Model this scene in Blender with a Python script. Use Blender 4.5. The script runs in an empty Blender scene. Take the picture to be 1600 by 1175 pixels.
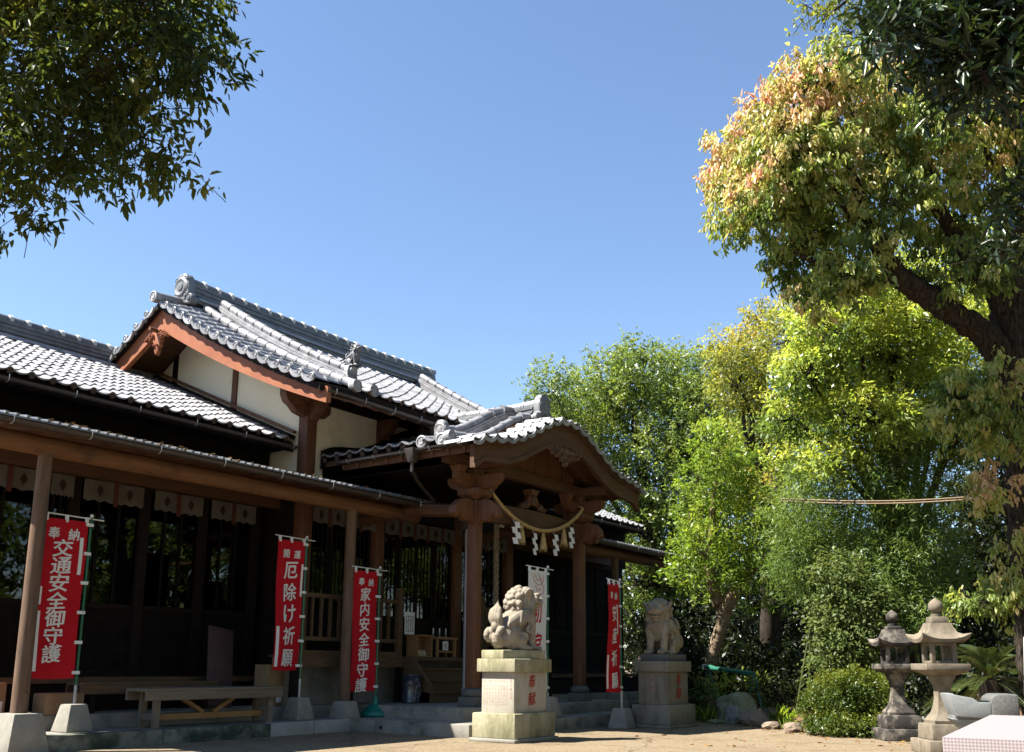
import bpy, bmesh, math, random
import numpy as np
from mathutils import Vector, Matrix, noise as mnoise

SC = bpy.context.scene
COL = SC.collection
R_ = math.radians

# ------------------------------------------------------------------ camera
YAW, PITCH, ROLL = R_(35.366), R_(11.559), R_(-0.448)
FPX, CX, CY, EYE = 1530.5, 800.0, 725.0, 0.95          # focal length and principal point in photo pixels
def cam_axes():
    f = np.array([math.cos(PITCH)*math.cos(YAW), math.cos(PITCH)*math.sin(YAW), math.sin(PITCH)])
    r = np.array([math.sin(YAW), -math.cos(YAW), 0.0])
    d = -np.cross(r, f)
    r2 = math.cos(ROLL)*r + math.sin(ROLL)*d
    d2 = math.cos(ROLL)*d - math.sin(ROLL)*r
    return r2, d2, f
AX_R, AX_D, AX_F = cam_axes()
cam_data = bpy.data.cameras.new('camera')
cam = bpy.data.objects.new('camera', cam_data)
COL.objects.link(cam)
SC.camera = cam
cam_data.sensor_width = 36.0
cam_data.lens = 36.0*FPX/1600.0
cam_data.shift_y = (CY-587.5)/1600.0
cam_data.clip_start = 0.05
cam_data.clip_end = 2000.0
cm = Matrix.Identity(4)
for i in range(3):
    cm[i][0] = AX_R[i]; cm[i][1] = -AX_D[i]; cm[i][2] = -AX_F[i]
cm[0][3], cm[1][3], cm[2][3] = 0.0, 0.0, EYE
cam.matrix_world = cm

# ------------------------------------------------------------------ light
SUN_TO = Vector((-0.57, 0.50, 1.0)).normalized()        # towards the sun
SUN_EL = math.asin(SUN_TO.z)
SUN_AZ = math.atan2(SUN_TO.x, SUN_TO.y)                 # clockwise from +Y
world = bpy.data.worlds.new('World')
SC.world = world
world.use_nodes = True
wn = world.node_tree
bg = wn.nodes['Background']
sky = wn.nodes.new('ShaderNodeTexSky')
sky.sky_type = 'NISHITA'
sky.sun_disc = False
sky.sun_elevation = SUN_EL
sky.sun_rotation = SUN_AZ
sky.air_density = 0.95
sky.dust_density = 0.0
sky.ozone_density = 2.4
wn.links.new(sky.outputs[0], bg.inputs[0])
bg.inputs[1].default_value = 0.069
sun_data = bpy.data.lights.new('sun', 'SUN')
sun_data.energy = 5.0
sun_data.angle = R_(0.53)
sun_data.color = (1.0, 0.95, 0.86)
sun = bpy.data.objects.new('sun', sun_data)
COL.objects.link(sun)
sun.rotation_euler = SUN_TO.to_track_quat('Z', 'Y').to_euler()
SC.view_settings.view_transform = 'Standard'
SC.view_settings.look = 'None'
SC.view_settings.exposure = 1.85
SC.view_settings.gamma = 1.0
SC.view_settings.use_curve_mapping = False
SC.cycles.use_denoising = True
SC.cycles.max_bounces = 8
SC.cycles.diffuse_bounces = 4
SC.cycles.glossy_bounces = 4
SC.cycles.transparent_max_bounces = 12
SC.cycles.transmission_bounces = 6
SC.cycles.caustics_reflective = True
SC.cycles.caustics_refractive = False
SC.cycles.sample_clamp_indirect = 6.0

# ------------------------------------------------------------------ places
def ray(px, py):
    return AX_R*((px-CX)/FPX) + AX_D*((py-CY)/FPX) + AX_F
def at(px, py, depth):
    """a point of the place, seen in that direction, that many metres away along the view"""
    p = ray(px, py)*depth
    return Vector((p[0], p[1], p[2]+EYE))

# ------------------------------------------------------------------ mesh helper
class MB:
    def __init__(self):
        self.v, self.f = [], []
    def add(self, vs, fs):
        n = len(self.v)
        self.v += [tuple(p) for p in vs]
        self.f += [tuple(i+n for i in q) for q in fs]
        return self
    def box(self, x0, x1, y0, y1, z0, z1):
        return self.add([(x0,y0,z0),(x1,y0,z0),(x1,y1,z0),(x0,y1,z0),(x0,y0,z1),(x1,y0,z1),(x1,y1,z1),(x0,y1,z1)],
                        [(0,3,2,1),(4,5,6,7),(0,1,5,4),(1,2,6,5),(2,3,7,6),(3,0,4,7)])
    def frustum(self, cx, cy, z0, z1, ax, ay, bx, by):
        v = [(cx+sx*ax, cy+sy*ay, z0) for sx, sy in ((-1,-1),(1,-1),(1,1),(-1,1))]
        v += [(cx+sx*bx, cy+sy*by, z1) for sx, sy in ((-1,-1),(1,-1),(1,1),(-1,1))]
        return self.add(v, [(0,3,2,1),(4,5,6,7),(0,1,5,4),(1,2,6,5),(2,3,7,6),(3,0,4,7)])
    def obox(self, a, b, w, h, up=(0,0,1)):
        """a bar of rectangular section from a to b"""
        a, b = Vector(a), Vector(b)
        t = (b-a).normalized(); u = Vector(up)
        s = t.cross(u)
        if s.length < 1e-5: s = t.cross(Vector((1,0,0)))
        s.normalize(); u = s.cross(t).normalized()
        vs = []
        for p in (a, b):
            for i, j in ((-1,-1),(1,-1),(1,1),(-1,1)):
                vs.append(p + s*(i*w/2) + u*(j*h/2))
        return self.add(vs, [(0,1,2,3),(7,6,5,4),(0,4,5,1),(1,5,6,2),(2,6,7,3),(3,7,4,0)])
    def tube(self, pts, rad, n=8, cap=True, ph=0.0):
        pts = [Vector(p) for p in pts]
        if not hasattr(rad, '__len__'): rad = [rad]*len(pts)
        vs, fs = [], []
        prev = None
        for i, p in enumerate(pts):
            t = (pts[min(i+1, len(pts)-1)]-pts[max(i-1, 0)])
            if t.length < 1e-9: t = Vector((0,0,1))
            t.normalize()
            if prev is None:
                s = t.cross(Vector((0,0,1)))
                if s.length < 1e-3: s = t.cross(Vector((1,0,0)))
            else:
                s = prev - t*prev.dot(t)
                if s.length < 1e-4: s = t.cross(Vector((1,0,0)))
            s.normalize(); prev = s.copy(); u = t.cross(s)
            for k in range(n):
                a = 2*math.pi*k/n + ph
                vs.append(p + (s*math.cos(a)+u*math.sin(a))*rad[i])
        for i in range(len(pts)-1):
            for k in range(n):
                k2 = (k+1) % n
                fs.append((i*n+k, i*n+k2, (i+1)*n+k2, (i+1)*n+k))
        if cap:
            fs.append(tuple(range(n-1, -1, -1)))
            fs.append(tuple((len(pts)-1)*n+k for k in range(n)))
        return self.add(vs, fs)
    def lathe(self, prof, n=24, c=(0,0,0), axis='Z', sq=None):
        """prof: (radius, height); axis Z, X or Y"""
        vs, fs = [], []
        for r, h in prof:
            for k in range(n):
                a = 2*math.pi*(k+0.5)/n
                x, y = r*math.cos(a), r*math.sin(a)
                p = {'Z': (x, y, h), 'X': (h, x, y), 'Y': (x, h, y)}[axis]
                vs.append((c[0]+p[0], c[1]+p[1], c[2]+p[2]))
        m = len(prof)
        for i in range(m-1):
            for k in range(n):
                k2 = (k+1) % n
                fs.append((i*n+k, i*n+k2, (i+1)*n+k2, (i+1)*n+k))
        fs.append(tuple(range(n-1, -1, -1)))
        fs.append(tuple((m-1)*n+k for k in range(n)))
        return self.add(vs, fs)
    def prism(self, poly, f0, f1):
        """poly of 2-D points, f0/f1 map (u, v) to the near and the far face"""
        n = len(poly)
        vs = [f0(*p) for p in poly] + [f1(*p) for p in poly]
        fs = [tuple(range(n)), tuple(range(2*n-1, n-1, -1))]
        for i in range(n):
            j = (i+1) % n
            fs.append((i, n+i, n+j, j))
        return self.add(vs, fs)
    def ribbon(self, top, bot, off):
        """a board between two poly-lines, thickened by the vector off"""
        n = len(top); o = Vector(off)
        A = [Vector(p) for p in top]; B = [Vector(p) for p in bot]
        vs = A + B + [p+o for p in A] + [p+o for p in B]
        fs = []
        for i in range(n-1):
            fs += [(i, i+1, n+i+1, n+i), (2*n+i, 3*n+i, 3*n+i+1, 2*n+i+1),
                   (i, 2*n+i, 2*n+i+1, i+1), (n+i, n+i+1, 3*n+i+1, 3*n+i)]
        fs += [(0, n, 3*n, 2*n), (n-1, 3*n-1, 4*n-1, 2*n-1)]
        return self.add(vs, fs)
    def sweep(self, path, prof, side, up=(0,0,1)):
        """prof of (s, u) closed section carried along path; side is a fixed sideways vector"""
        m = len(prof); side = Vector(side); up0 = Vector(up)
        vs, fs = [], []
        P = [Vector(p) for p in path]
        for i, p in enumerate(P):
            t = (P[min(i+1, len(P)-1)]-P[max(i-1, 0)]).normalized()
            u = (up0 - t*up0.dot(t)).normalized()
            vs += [p + side*a + u*b for a, b in prof]
        for i in range(len(P)-1):
            for k in range(m):
                k2 = (k+1) % m
                fs.append((i*m+k, i*m+k2, (i+1)*m+k2, (i+1)*m+k))
        fs.append(tuple(range(m-1, -1, -1)))
        fs.append(tuple((len(P)-1)*m+k for k in range(m)))
        return self.add(vs, fs)
    def mesh(self, name, mat, smooth=False, bevel=0.0, angle=35):
        me = bpy.data.meshes.new(name)
        me.from_pydata(self.v, [], self.f)
        if bevel > 0 or smooth:
            bm = bmesh.new(); bm.from_mesh(me)
            bmesh.ops.recalc_face_normals(bm, faces=bm.faces)
            if bevel > 0:
                es = [e for e in bm.edges if len(e.link_faces) == 2 and e.calc_face_angle(0) > R_(30)]
                bmesh.ops.bevel(bm, geom=es, offset=bevel, segments=2, profile=0.5, affect='EDGES', clamp_overlap=True)
            bm.to_mesh(me); bm.free()
        if smooth:
            me.polygons.foreach_set('use_smooth', [True]*len(me.polygons))
            me.set_sharp_from_angle(angle=R_(angle))
        if mat is not None: me.materials.append(mat)
        me.update()
        return me
    def build(self, name, mat, parent=None, smooth=False, bevel=0.0, angle=35):
        return link(name, self.mesh(name, mat, smooth, bevel, angle), parent)

def link(name, me, parent=None, matrix=None):
    o = bpy.data.objects.new(name, me)
    COL.objects.link(o)
    if matrix is not None: o.matrix_basis = matrix
    if parent is not None: adopt(o, parent)
    return o
def adopt(o, parent):
    """parent without moving: parents are never rotated or scaled, their places are kept in a table"""
    o.parent = parent
    o.matrix_parent_inverse = Matrix.Translation(-origin(parent))
ORI = {}
def origin(o):
    p = Vector((0,0,0))
    while o is not None:
        p += Vector(ORI.get(o.name, (0,0,0)))
        o = None
    return p
def thing(name, label, cat, loc, group=None):
    o = bpy.data.objects.new(name, None)
    COL.objects.link(o)
    o.empty_display_size = 0.2
    o.location = loc
    ORI[o.name] = tuple(loc)
    return tag(o, label, cat, group)
def tag(o, label=None, cat=None, group=None, kind=None):
    if label: o['label'] = label
    if cat: o['category'] = cat
    if group: o['group'] = group
    if kind: o['kind'] = kind
    return o
def basis(e1, e2, e3, o):
    m = Matrix.Identity(4)
    for i in range(3):
        m[i][0] = e1[i]; m[i][1] = e2[i]; m[i][2] = e3[i]; m[i][3] = o[i]
    return m
def copy_thing(root, loc, label, rotz=0.0, scale=1.0):
    """copy a thing, its parts and their sub-parts"""
    r = root.copy(); COL.objects.link(r)
    r.location = loc; r.rotation_euler.z += rotz; r.scale = (scale,)*3
    r['label'] = label
    def rec(src, dst):
        for ch in src.children:
            c = ch.copy(); COL.objects.link(c); c.parent = dst
            rec(ch, c)
    rec(root, r)
    return r
def spline(pts, n=24):
    """Catmull-Rom through the points"""
    P = [np.array(p, float) for p in pts]
    P = [2*P[0]-P[1]] + P + [2*P[-1]-P[-2]]
    out = []
    segs = len(P)-3
    for i in range(segs):
        k = max(2, n//segs)
        for j in range(k):
            t = j/k
            a, b, c, d = P[i:i+4]
            out.append(0.5*((2*b)+(-a+c)*t+(2*a-5*b+4*c-d)*t*t+(-a+3*b-3*c+d)*t**3))
    out.append(P[-2])
    return [tuple(q) for q in out]

# ------------------------------------------------------------------ materials
def lin(r, g, b):
    f = lambda c: ((c/255+0.055)/1.055)**2.4 if c/255 > 0.04045 else c/255/12.92
    return (f(r), f(g), f(b), 1.0)
ALB = 0.78
def c4(c): return (c[0]*ALB, c[1]*ALB, c[2]*ALB, 1.0)
def mat(name, c1, c2=None, rough=0.7, spec=0.3, metal=0.0, scale=4.0, stretch=(1,1,1), bump=0.0, bscale=None,
        rnd=0.0, c3=None, c3s=1.5, c3t=(0.52, 0.66), rough2=None, detail=4.0, coat=0.0, c3st=(1,1,1)):
    """colour c1 broken up by c2 on a noise, optional patches of c3, optional random value per object"""
    m = bpy.data.materials.new(name); m.use_nodes = True
    nt = m.node_tree; N = nt.nodes; Lk = nt.links
    b = N['Principled BSDF']
    b.inputs['Roughness'].default_value = rough
    b.inputs['Specular IOR Level'].default_value = spec
    b.inputs['Metallic'].default_value = metal
    if coat: b.inputs['Coat Weight'].default_value = coat
    tc = N.new('ShaderNodeNewGeometry')
    mp = N.new('ShaderNodeMapping'); mp.inputs['Scale'].default_value = stretch
    Lk.new(tc.outputs['Position'], mp.inputs[0])
    col = None
    if c2 is not None:
        nz = N.new('ShaderNodeTexNoise'); nz.inputs['Scale'].default_value = scale
        nz.inputs['Detail'].default_value = detail; nz.inputs['Roughness'].default_value = 0.62
        Lk.new(mp.outputs[0], nz.inputs['Vector'])
        rp = N.new('ShaderNodeValToRGB')
        rp.color_ramp.elements[0].position = 0.32; rp.color_ramp.elements[0].color = c4(c1)
        rp.color_ramp.elements[1].position = 0.68; rp.color_ramp.elements[1].color = c4(c2)
        Lk.new(nz.outputs['Fac'], rp.inputs[0]); col = rp.outputs[0]
        if rough2 is not None:
            mr = N.new('ShaderNodeMapRange')
            mr.inputs['From Min'].default_value = 0.3; mr.inputs['From Max'].default_value = 0.7
            mr.inputs['To Min'].default_value = rough; mr.inputs['To Max'].default_value = rough2
            Lk.new(nz.outputs['Fac'], mr.inputs['Value']); Lk.new(mr.outputs[0], b.inputs['Roughness'])
    if c3 is not None:
        n3 = N.new('ShaderNodeTexNoise'); n3.inputs['Scale'].default_value = c3s; n3.inputs['Detail'].default_value = 6
        n3.inputs['Roughness'].default_value = 0.65
        m3 = N.new('ShaderNodeMapping'); m3.inputs['Scale'].default_value = c3st
        Lk.new(tc.outputs['Position'], m3.inputs[0]); Lk.new(m3.outputs[0], n3.inputs['Vector'])
        r3 = N.new('ShaderNodeMapRange'); r3.inputs['From Min'].default_value = c3t[0]; r3.inputs['From Max'].default_value = c3t[1]
        Lk.new(n3.outputs['Fac'], r3.inputs['Value'])
        mx = N.new('ShaderNodeMix'); mx.data_type = 'RGBA'
        if col is None: mx.inputs['A'].default_value = c4(c1)
        else: Lk.new(col, mx.inputs['A'])
        mx.inputs['B'].default_value = c4(c3); Lk.new(r3.outputs[0], mx.inputs['Factor'])
        col = mx.outputs['Result']
    if rnd > 0:
        oi = N.new('ShaderNodeObjectInfo'); hs = N.new('ShaderNodeHueSaturation')
        mr = N.new('ShaderNodeMapRange'); mr.inputs['To Min'].default_value = 1-rnd; mr.inputs['To Max'].default_value = 1+rnd
        Lk.new(oi.outputs['Random'], mr.inputs['Value']); Lk.new(mr.outputs[0], hs.inputs['Value'])
        if col is None: hs.inputs['Color'].default_value = c4(c1)
        else: Lk.new(col, hs.inputs['Color'])
        col = hs.outputs[0]
    if col is None: b.inputs['Base Color'].default_value = c4(c1)
    else: Lk.new(col, b.inputs['Base Color'])
    if bump > 0:
        nb = N.new('ShaderNodeTexNoise'); nb.inputs['Scale'].default_value = bscale or scale*4
        nb.inputs['Detail'].default_value = 6; nb.inputs['Roughness'].default_value = 0.65
        Lk.new(mp.outputs[0], nb.inputs['Vector'])
        bp = N.new('ShaderNodeBump'); bp.inputs['Strength'].default_value = min(1.0, bump*25); bp.inputs['Distance'].default_value = bump
        Lk.new(nb.outputs['Fac'], bp.inputs['Height']); Lk.new(bp.outputs[0], b.inputs['Normal'])
    return m
M = {}
M['tile'] = mat('roof_tile_silver', (.205,.204,.216), (.335,.332,.345), .42, .5, .10, 7, bump=.0015, bscale=60, rnd=.24, rough2=.58, c3=(.12,.12,.115), c3s=3, c3t=(.56,.75))
M['tile_dark'] = mat('roof_tile_ridge', (.10,.105,.112), (.20,.205,.21), .42, .5, .1, 6, bump=.0015, bscale=50, rnd=.12, rough2=.55)
M['mortar'] = mat('white_mortar', (.55,.53,.48), (.70,.68,.62), .85, .2, scale=8, bump=.002)
M['wood_red'] = mat('reddish_timber', (.105,.044,.021), (.175,.075,.037), .62, .3, scale=5, stretch=(6,6,.6), bump=.001, bscale=30)
M['wood_board'] = mat('bargeboard_timber', (.27,.088,.036), (.33,.115,.05), .6, .3, scale=3, bump=.0008, bscale=30, c3=(.24,.07,.03), c3s=2.5)
M['wood_brown'] = mat('brown_timber_lengthwise', (.070,.032,.016), (.125,.060,.031), .66, .28, scale=5, stretch=(.5,6,6), bump=.001, bscale=30)
M['wood_cross'] = mat('brown_timber_crosswise', (.085,.039,.020), (.155,.073,.039), .66, .28, scale=5, stretch=(6,.5,6), bump=.001, bscale=30)
M['wood_log'] = mat('log_beam_timber', (.125,.056,.024), (.20,.092,.042), .66, .28, scale=4, stretch=(.4,5,5), bump=.001, bscale=30, c3=(.07,.035,.02), c3s=2)
M['wood_post'] = mat('weathered_post_timber', (.11,.066,.042), (.19,.118,.078), .75, .22, scale=6, stretch=(5,5,.5), bump=.0015, bscale=30, c3=(.085,.06,.045), c3s=4, c3t=(.5,.72), c3st=(1.5,1.5,.3))
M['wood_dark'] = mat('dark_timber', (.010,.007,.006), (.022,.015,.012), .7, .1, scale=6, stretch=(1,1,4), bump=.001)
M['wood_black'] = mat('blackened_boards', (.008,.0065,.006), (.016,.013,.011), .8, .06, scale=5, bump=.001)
M['wood_pale'] = mat('pale_bench_timber', (.15,.115,.083), (.225,.18,.137), .72, .25, scale=5, stretch=(.5,5,8), bump=.001, c3=(.2,.15,.11), c3s=3)
M['wood_orange'] = mat('fresh_timber', (.28,.145,.055), (.36,.20,.08), .6, .3, scale=5, stretch=(1,6,3), bump=.001)
M['wood_deck'] = mat('deck_timber', (.085,.050,.024), (.135,.080,.040), .65, .3, scale=5, stretch=(.7,6,5), bump=.001)
M['plaster'] = mat('cream_plaster', (.92,.84,.63), (.98,.90,.70), .9, .15, scale=2, bump=.001, bscale=40, c3=(.78,.70,.52), c3s=1.2)
M['gutter'] = mat('brown_gutter', (.035,.026,.024), (.055,.042,.038), .42, .45, scale=5)
M['gutter_grey'] = mat('grey_downpipe', (.33,.32,.36), (.42,.41,.45), .5, .4, scale=4)
M['metal_roof'] = mat('corrugated_grey_metal', (.20,.21,.23), (.36,.37,.40), .38, .5, .5, 6, c3=(.16,.12,.08), c3s=4)
M['steel'] = mat('grey_steel', (.36,.37,.38), (.46,.47,.48), .4, .5, .6, 20)
M['concrete'] = mat('terrace_concrete', (.22,.205,.175), (.31,.29,.25), .9, .2, scale=5, bump=.003, bscale=60, c3=(.10,.115,.085), c3s=2.4, c3t=(.5,.7))
M['concrete_mossy'] = mat('mossy_kerb_concrete', (.15,.155,.125), (.25,.245,.20), .92, .2, scale=4, bump=.003, bscale=60, c3=(.045,.06,.045), c3s=3.0, c3t=(.42,.6))
M['concrete_new'] = mat('grey_kerb_concrete', (.30,.30,.285), (.38,.375,.35), .9, .2, scale=7, bump=.002, bscale=80)
M['footing'] = mat('footing_concrete', (.24,.225,.19), (.33,.31,.265), .92, .2, scale=7, bump=.003, bscale=70, c3=(.22,.21,.18), c3s=3)
M['granite'] = mat('shaded_pedestal_granite', (.20,.18,.135), (.28,.255,.195), .85, .25, scale=40, bump=.002, bscale=120, c3=(.12,.11,.075), c3s=6, c3t=(.46,.72), c3st=(1,1,.35), detail=8)  # darker granite for the far pedestal: the porch shade is put into its colour
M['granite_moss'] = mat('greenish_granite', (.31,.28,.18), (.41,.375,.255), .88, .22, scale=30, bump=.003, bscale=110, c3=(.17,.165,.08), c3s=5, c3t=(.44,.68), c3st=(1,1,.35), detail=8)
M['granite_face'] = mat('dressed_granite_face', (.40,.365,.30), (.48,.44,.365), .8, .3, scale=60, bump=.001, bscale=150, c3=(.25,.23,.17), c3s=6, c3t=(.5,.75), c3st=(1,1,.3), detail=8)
M['lion_stone'] = mat('statue_stone', (.23,.19,.145), (.36,.31,.24), .92, .18, scale=9, bump=.006, bscale=70, c3=(.19,.175,.13), c3s=7, c3t=(.5,.7), detail=8)
M['lion_stone_warm'] = mat('statue_stone_warm', (.25,.205,.145), (.37,.315,.225), .92, .18, scale=9, bump=.008, bscale=60, c3=(.14,.12,.10), c3s=6, c3t=(.54,.72), detail=8)
M['lantern_pale'] = mat('lantern_stone', (.165,.135,.098), (.25,.21,.155), .92, .18, scale=14, bump=.006, bscale=60, c3=(.13,.11,.08), c3s=5, c3t=(.48,.68), detail=8)
M['lantern_dark'] = mat('lichened_lantern_stone', (.15,.13,.105), (.25,.22,.18), .92, .18, scale=14, bump=.008, bscale=50, c3=(.045,.04,.036), c3s=6, c3t=(.38,.54), detail=8)
M['carve_red'] = mat('red_carved_letters', (.38,.045,.025), (.30,.04,.03), .8, .2, scale=40)
M['carve_faint'] = mat('worn_carved_letters', (.40,.20,.15), (.46,.30,.24), .9, .1, scale=30)
M['cloth_red'] = mat('red_banner_cloth', (.43,.006,.014), (.50,.010,.020), .8, .15, scale=3, bump=.002, bscale=14)
M['cloth_white'] = mat('white_banner_cloth', (.76,.76,.74), (.82,.82,.80), .85, .15, scale=3, bump=.002, bscale=14)
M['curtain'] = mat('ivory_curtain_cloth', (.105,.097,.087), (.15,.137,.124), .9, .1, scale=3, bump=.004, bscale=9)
M['ribbon'] = mat('faded_red_ribbon', (.09,.03,.025), (.12,.04,.03), .8, .15, scale=10)
M['crest'] = mat('dark_crest_print', (.03,.022,.022), (.06,.035,.03), .9, .1, scale=20)
M['paper'] = mat('white_paper', (.80,.80,.79), None, .9, .1)
M['ink_white'] = mat('white_print', (.80,.79,.76), None, .85, .1)
M['ink_red'] = mat('red_print', (.52,.012,.02), None, .85, .1)
M['ink_dark'] = mat('dark_print', (.06,.06,.06), None, .85, .1)
M['pole_green'] = mat('green_plastic_pole', (.01,.13,.06), None, .35, .5)
M['plastic_green'] = mat('teal_plastic_base', (.0,.15,.11), (.0,.18,.13), .4, .5, scale=5)
M['pole_grey'] = mat('galvanised_tube', (.34,.35,.36), (.44,.45,.46), .4, .5, .5, 12)
M['rope'] = mat('rice_straw_rope', (.42,.29,.12), (.58,.42,.20), .85, .15, scale=30, bump=.003, bscale=150)
M['bell_rope'] = mat('worn_braided_rope', (.20,.15,.10), (.36,.29,.20), .9, .1, scale=30, bump=.003, bscale=90)
M['cardboard'] = mat('brown_cardboard', (.26,.17,.09), (.32,.215,.12), .85, .15, scale=5, c3=(.2,.13,.07), c3s=2)
M['ceramic'] = mat('dark_blue_glaze', (.012,.02,.05), (.05,.055,.075), .22, .6, scale=9, c3=(.12,.11,.10), c3s=12, c3t=(.58,.62))
M['basin'] = mat('grey_basin_granite', (.19,.20,.20), (.27,.28,.275), .7, .3, scale=60, bump=.001, bscale=150, c3=(.2,.21,.21), c3s=3)
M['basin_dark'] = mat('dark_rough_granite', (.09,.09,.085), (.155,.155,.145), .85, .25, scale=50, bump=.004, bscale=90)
M['bamboo'] = mat('dry_bamboo', (.15,.095,.045), (.23,.15,.075), .5, .35, scale=8, stretch=(1,1,1))
M['rock'] = mat('garden_rock', (.17,.125,.09), (.29,.225,.17), .92, .2, scale=4, bump=.012, bscale=14, c3=(.10,.09,.07), c3s=3, detail=8)
M['rock_grey'] = mat('grey_rock', (.20,.20,.195), (.31,.31,.30), .9, .2, scale=4, bump=.01, bscale=16, c3=(.12,.12,.11), c3s=3, detail=8)
M['rock_moss'] = mat('mossy_boulder', (.19,.20,.12), (.33,.33,.22), .95, .15, scale=4, bump=.014, bscale=12, c3=(.09,.11,.045), c3s=2.5, c3t=(.45,.6), detail=8)
M['bark'] = mat('rough_bark', (.010,.008,.006), (.095,.076,.06), .95, .08, scale=18, stretch=(1.6,1.6,.45), bump=.05, bscale=13, detail=8)
M['bark_pale'] = mat('pale_bark', (.15,.105,.068), (.31,.235,.16), .92, .15, scale=5, stretch=(1.5,1.5,.5), bump=.014, bscale=14, detail=8)
M['bark_dark'] = mat('dark_bark', (.03,.025,.02), (.075,.06,.045), .95, .12, scale=8, stretch=(1.4,1.4,.5), bump=.015, bscale=14)
M['soil'] = mat('leaf_littered_soil', (.085,.055,.034), (.19,.125,.075), .98, .1, scale=6, bump=.02, bscale=18, c3=(.28,.15,.06), c3s=9, c3t=(.56,.64), detail=8)

def glass_material():
    m = bpy.data.materials.new('dark_window_glass'); m.use_nodes = True
    nt = m.node_tree; N = nt.nodes; Lk = nt.links
    N.remove(N['Principled BSDF'])
    tr = N.new('ShaderNodeBsdfTransparent'); tr.inputs[0].default_value = (.55,.56,.55,1)
    gl = N.new('ShaderNodeBsdfGlossy'); gl.inputs['Roughness'].default_value = 0.015
    fr = N.new('ShaderNodeFresnel'); fr.inputs[0].default_value = 1.5
    mx = N.new('ShaderNodeMixShader')
    Lk.new(fr.outputs[0], mx.inputs[0]); Lk.new(tr.outputs[0], mx.inputs[1]); Lk.new(gl.outputs[0], mx.inputs[2])
    Lk.new(mx.outputs[0], N['Material Output'].inputs[0])
    return m
M['glass'] = glass_material()

def ground_material():
    m = bpy.data.materials.new('sandy_gravel_concrete'); m.use_nodes = True
    nt = m.node_tree; N = nt.nodes; Lk = nt.links
    b = N['Principled BSDF']; b.inputs['Roughness'].default_value = .95; b.inputs['Specular IOR Level'].default_value = .15
    g = N.new('ShaderNodeNewGeometry')
    def nz(s, d=6, r=.65):
        n = N.new('ShaderNodeTexNoise'); n.inputs['Scale'].default_value = s; n.inputs['Detail'].default_value = d
        n.inputs['Roughness'].default_value = r; Lk.new(g.outputs['Position'], n.inputs['Vector']); return n
    def ramp(n, p0, c0, p1, c1):
        r = N.new('ShaderNodeValToRGB'); e = r.color_ramp.elements
        e[0].position = p0; e[0].color = c4(c0); e[1].position = p1; e[1].color = c4(c1)
        Lk.new(n.outputs[0], r.inputs[0]); return r
    def mix(a, bb, f, mode='MIX'):
        x = N.new('ShaderNodeMix'); x.data_type = 'RGBA'; x.blend_type = mode
        if isinstance(f, float): x.inputs['Factor'].default_value = f
        else: Lk.new(f, x.inputs['Factor'])
        Lk.new(a, x.inputs['A']); Lk.new(bb, x.inputs['B']); return x
    big = ramp(nz(.45), .3, (.19,.143,.088), .7, (.245,.188,.12))
    v = N.new('ShaderNodeTexVoronoi'); v.inputs['Scale'].default_value = 55; Lk.new(g.outputs['Position'], v.inputs['Vector'])
    peb = N.new('ShaderNodeValToRGB'); e = peb.color_ramp.elements
    e[0].position = 0; e[0].color = (.075,.053,.03,1); e[1].position = 1; e[1].color = (.29,.235,.16,1)
    sp = N.new('ShaderNodeSeparateColor'); Lk.new(v.outputs['Color'], sp.inputs[0]); Lk.new(sp.outputs[0], peb.inputs[0])
    x1 = mix(big.outputs[0], peb.outputs[0], .42)
    st = ramp(nz(1.7), .52, (1/ALB,1/ALB,1/ALB), .75, (.62/ALB,.60/ALB,.56/ALB))
    x2 = mix(x1.outputs['Result'], st.outputs[0], 1.0, 'MULTIPLY')
    # long hairline cracks
    vc = N.new('ShaderNodeTexVoronoi'); vc.feature = 'DISTANCE_TO_EDGE'; vc.inputs['Scale'].default_value = .33
    wob = N.new('ShaderNodeVectorMath'); wob.operation = 'ADD'
    nn = nz(1.3); sc = N.new('ShaderNodeVectorMath'); sc.operation = 'SCALE'; sc.inputs['Scale'].default_value = .5
    Lk.new(nn.outputs['Color'], sc.inputs[0]); Lk.new(g.outputs['Position'], wob.inputs[0]); Lk.new(sc.outputs[0], wob.inputs[1])
    Lk.new(wob.outputs[0], vc.inputs['Vector'])
    cr = N.new('ShaderNodeMapRange'); cr.inputs['From Min'].default_value = 0; cr.inputs['From Max'].default_value = .006
    cr.inputs['To Min'].default_value = .45; cr.inputs['To Max'].default_value = 1
    Lk.new(vc.outputs['Distance'], cr.inputs['Value'])
    cc = N.new('ShaderNodeCombineColor')
    for i in range(3): Lk.new(cr.outputs[0], cc.inputs[i])
    x3 = mix(x2.outputs['Result'], cc.outputs[0], 1.0, 'MULTIPLY')
    Lk.new(x3.outputs['Result'], b.inputs['Base Color'])
    bp = N.new('ShaderNodeBump'); bp.inputs['Strength'].default_value = .7; bp.inputs['Distance'].default_value = .006
    Lk.new(v.outputs['Distance'], bp.inputs['Height']); Lk.new(bp.outputs[0], b.inputs['Normal'])
    return m
M['ground'] = ground_material()

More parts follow.
